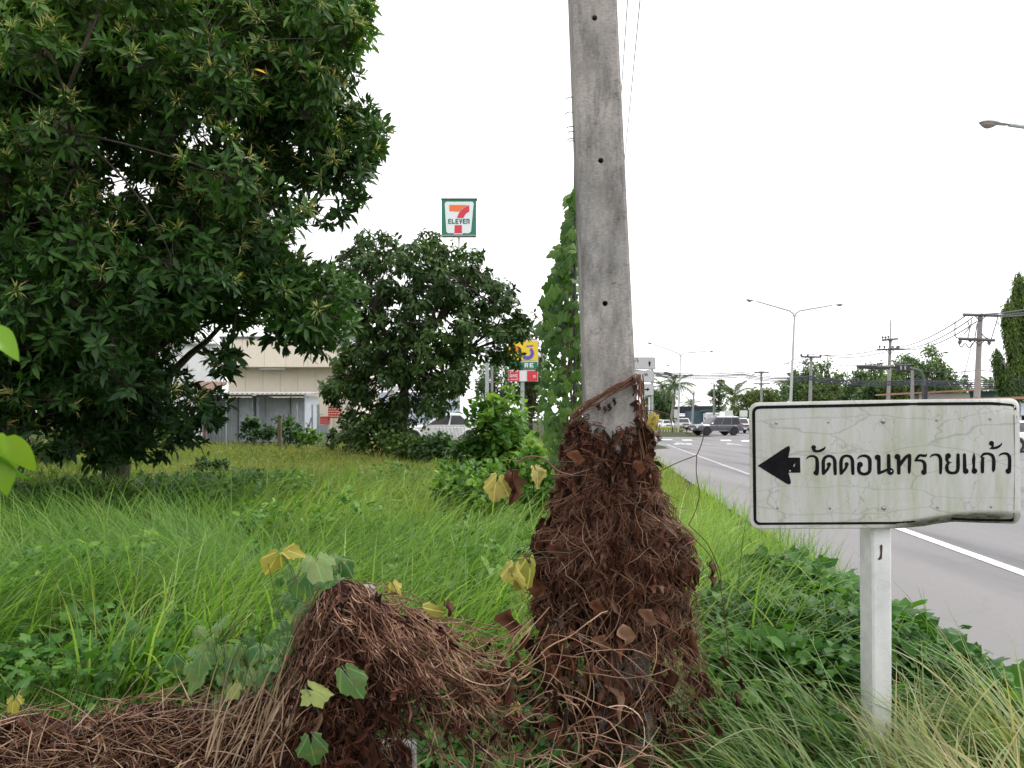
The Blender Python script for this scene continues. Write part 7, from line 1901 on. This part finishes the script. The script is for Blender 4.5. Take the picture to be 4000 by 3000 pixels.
ft = [('tall loose tree just right of the white lamp', 3145, 1408, 55, 105, M_far, 2600, .35), ('slim tree between two poles above the board', 3235, 1412, 45, 110, M_far, 2000, .4), ('round-topped far tree behind the lightning-rod pole', 3420, 1412, 55, 112, M_far, 2400, .45),
      ('broad airy tree right of the lightning-rod pole', 3540, 1372, 75, 95, M_far, 3600, .45), ('tallest airy tree right of the traffic light mast', 3648, 1366, 68, 95, M_far, 3600, .5), ('low tree filling the gap under the traffic lights', 3340, 1440, 75, 108, M_far, 2600, .3),
      ('yellowish feathery tree left of the white lamp', 2960, 1512, 85, 112, M_olive, 3000, .6), ('dark low tree behind the white lamp foot', 3075, 1500, 55, 118, M_far, 1800, .15), ('low dark tree left of the layered tree', 2745, 1595, 45, 150, M_far, 900, .1),
      ('dense green tree between the guide signs and the coconut palm', 2570, 1510, 60, 130, M_far, 2600, .3), ('low round tree at the left of the shop roof', 3480, 1480, 60, 90, M_olive, 2000, .3), ('small tree above the brown shop roof', 3755, 1468, 40, 110, M_far, 1200, .35),
      ('low far trees right of the big crossarm pole', 3880, 1500, 70, 120, M_far, 1500, .5), ('low bushy tree at the foot of the airy tree', 3700, 1505, 60, 100, M_far, 1800, .35), ('bushy tree behind the three-insulator pole foot', 3200, 1490, 70, 96, M_olive, 2200, .2),
      ('bushy green tree left of the lightning-rod pole foot', 3410, 1500, 70, 92, M_far, 2200, .15), ('pale green far tree behind the climbing vine', 2070, 1235, 70, 70, M_olive, 2600, .2), ('pale tree beside the slim yard lamp', 1930, 1370, 75, 85, M_far, 2200, .05),
      ('far green tree behind the store roof under the big tree crown', 700, 1160, 110, 62, M_olive, 3000, .15), ('far tree at the left behind the big tree', 330, 1200, 200, 60, M_mid, 3200, .3), ('low tree right behind the store, left of the rounded tree', 1400, 1560, 90, 48, M_mid, 1500, .3)]
for k, (lb, px, yt, hw, Y, m, n, t0) in enumerate(ft):
    far_tree(lb, px, yt, hw * 1.12, Y, m, int(n * 1.5), tint0=t0, seed=20 + k, open_=1.0, L=.0052 * Y, zlow=.06)
# layered tree
lt_ = thing('layered_tree', 'dark tree with level foliage layers left of the second coconut palm', 'tree', (X(2805, 128), 128, 0), group='trees beyond the crossing')
MB().tube([P(2803, 1690, 128) * np.array([1, 1, 0]), P(2812, 1500, 128)], [.3, .08], 7).build('trunk', M_bark, lt_)
q, r = [], np.random.default_rng(3)
for (px, py, hw, hh) in ((2815, 1492, 14, 6), (2822, 1512, 18, 7), (2800, 1530, 26, 8), (2818, 1550, 22, 8), (2800, 1570, 26, 9), (2785, 1540, 16, 6), (2810, 1595, 30, 12), (2780, 1610, 24, 10)):
    n = 240; c = P(px, py, 128); q.append(c + r.normal(0, .5, (n, 3)) * np.array([hw, hw * .8, hh]) / F * 128)
q = np.concatenate(q); V, FF = copies(TL_S, q, frames(unit(r.normal(0, 1, (len(q), 3))), unit(r.normal(0, .5, (len(q), 3)) + np.array([0, 0, 1]))), r.uniform(.3, .6, len(q)))
put('crown', V, FF, M_far, lt_, tint=np.repeat(np.clip(r.normal(.15, .15, len(q)), 0, 1), 4), kind='stuff')
# coconut palms
def frond_mesh(seed):
    r = np.random.default_rng(seed); n = 26; t = np.linspace(0, 1, 20); L = 3.6; drop = r.uniform(.9, 1.9)
    mid = np.c_[np.zeros(20), L * t * (1 - .12 * t), .9 * t - drop * 1.6 * t ** 2.2]
    V, F4, F3 = [], [], []
    w = .05
    for p in mid: V += [p + (-w, 0, 0), p + (w, 0, 0)]
    F4 += [(2 * i, 2 * i + 1, 2 * i + 3, 2 * i + 2) for i in range(19)]
    for i in range(1, n):
        f = i / n; p = np.array([np.interp(f, t, mid[:, a]) for a in range(3)]); ll = .95 * math.sin(math.pi * (.12 + .83 * f)) ** .7
        for s_ in (-1, 1):
            b0 = len(V); tip = p + np.array([s_ * ll * .8, .35 * ll, -ll * r.uniform(.35, .9)]); V += [p, p + np.array([0, .13, 0]), tip]; F3.append((b0, b0 + 1, b0 + 2))
    return np.array(V), [np.array(F4), np.array(F3)]
M_palm = leafmat('palm_leaf', [(.05, .09, .04), (.09, .14, .06), (.14, .17, .09)], .5, .3, 1.3)
FM = []
for k in range(4):
    V, FF = frond_mesh(k); FM.append(npmesh('frond', V, FF, M_palm, np.full(len(V), .2 + .2 * k)))
M_ptrunk = mat('palm_trunk', (.25, .23, .2), .9, scale=6)
def palm(label, pxt, pyt, pxb, Y, scale, seed, nf=16):
    r = np.random.default_rng(seed); top = P(pxt, pyt, Y); b0 = np.array([X(pxb, Y), Y, 0.0])
    t_ = thing('coconut_palm', label, 'palm tree', b0, group='coconut palms')
    m_ = (top + b0) / 2 + np.array([(pxt - pxb) / F * Y * .15, 0, 0]); u = np.linspace(0, 1, 10)[:, None]
    MB().tube((1 - u) ** 2 * b0 + 2 * u * (1 - u) * m_ + u * u * top, np.linspace(.22, .13, 10), 8).build('trunk', M_ptrunk, t_)
    for k in range(nf):
        o = link('frond', FM[k % 4], t_); el = r.uniform(-.9, 1.1); az = k * 2.399 + r.uniform(-.2, .2)
        Mx = Matrix(rotz(az).tolist()).to_4x4() @ Matrix(rotx(el).tolist()).to_4x4() @ Matrix.Scale(scale * r.uniform(.85, 1.1), 4); Mx.translation = Vector(top - b0); o.matrix_local = Mx
palm('tall leaning coconut palm behind the far double-arm lamp', 2637, 1500, 2616, 118, .95, 1, 18)
palm('coconut palm left of the leaning one, above the dense tree', 2588, 1505, 2590, 135, .85, 2, 14)
palm('coconut palm right of the layered tree', 2868, 1545, 2870, 118, 1.0, 3, 18)
palm('half hidden coconut palm behind the tall white lamp', 3108, 1500, 3110, 125, 1.0, 4, 14)
palm('small distant palm left of the black net stall roof', 2700, 1580, 2700, 190, .9, 5, 12)
palm('distant palm right of the big crossarm pole', 3868, 1500, 3868, 150, .9, 6, 12)
# columnar trees at the right edge
M_col = leafmat('columnar_leaf', [(.03, .065, .014), (.055, .10, .02), (.09, .15, .025), (.15, .20, .03)], .45, .3, 1.5)
def columnar(label, spine, Y, n, seed, tint0=.45):
    """spine: (px, py, halfwidth px)"""
    r = np.random.default_rng(seed); sp_ = spline(spine, 8)
    b0 = np.array([X(spine[-1][0], Y), Y, 0.0]); t_ = thing('columnar_tree', label, 'tree', b0, group='columnar trees at the right edge')
    pathp = np.array([P(a, b_, Y) for a, b_, _ in sp_] + [b0]); MB().tube(pathp, np.linspace(.04, .16, len(pathp)), 6).build('trunk', M_bark, t_)
    k = n // 14; u = r.random(k) ** .8 * (len(sp_) - 1); i0 = np.clip(u.astype(int), 0, len(sp_) - 2); f = (u - i0)[:, None]; s_ = sp_[i0] * (1 - f) + sp_[i0 + 1] * f
    a = r.uniform(0, 6.28, k); rad = s_[:, 2] * r.uniform(.55, 1.02, k); c = np.array([P(x, y, Y) for x, y, _ in s_]) + np.c_[np.cos(a) * rad, np.sin(a) * rad, np.zeros(k)] / F * Y
    q = np.repeat(c, 14, 0); j = np.tile(np.linspace(0, 1, 14), k); q = q + np.c_[r.normal(0, .10, len(q)), r.normal(0, .10, len(q)), -j * .85]
    out = np.repeat(np.c_[np.cos(a), np.sin(a), np.zeros(k)], 14, 0)
    d = unit(out * .5 + r.normal(0, .3, (len(q), 3)) + np.array([0, 0, -.9])); up = unit(out + np.array([0, 0, .5]) + r.normal(0, .3, (len(q), 3)))
    tn = np.clip(np.repeat(r.normal(tint0, .2, k), 14) + r.normal(0, .1, len(q)), 0, 1)
    V, FF = copies(T_small(.3, .2), q, frames(d, up), r.uniform(.2, .32, len(q))); put('foliage', V, FF, M_col, t_, tint=np.repeat(tn, 4), kind='stuff')
columnar('tallest columnar tree with drooping leaves at the right edge', [(3981, 1060, 8), (3978, 1120, 18), (3975, 1200, 24), (3978, 1300, 30), (3985, 1400, 40), (3990, 1500, 50), (3990, 1600, 55)], 48, 9000, 1)
columnar('slim second spire left of the tallest columnar tree', [(3937, 1165, 4), (3936, 1210, 14), (3940, 1260, 15), (3950, 1330, 14), (3962, 1440, 14), (3970, 1560, 12)], 47, 3000, 2)
columnar('low leaning columnar tree left of the two spires', [(3890, 1358, 5), (3900, 1395, 12), (3915, 1440, 20), (3935, 1490, 28), (3950, 1550, 34), (3955, 1640, 34)], 46.5, 4200, 3, .25)
columnar('dense columnar tree cut off by the right edge', [(4035, 1110, 8), (4035, 1250, 26), (4035, 1400, 36), (4035, 1600, 46)], 49, 5000, 4)
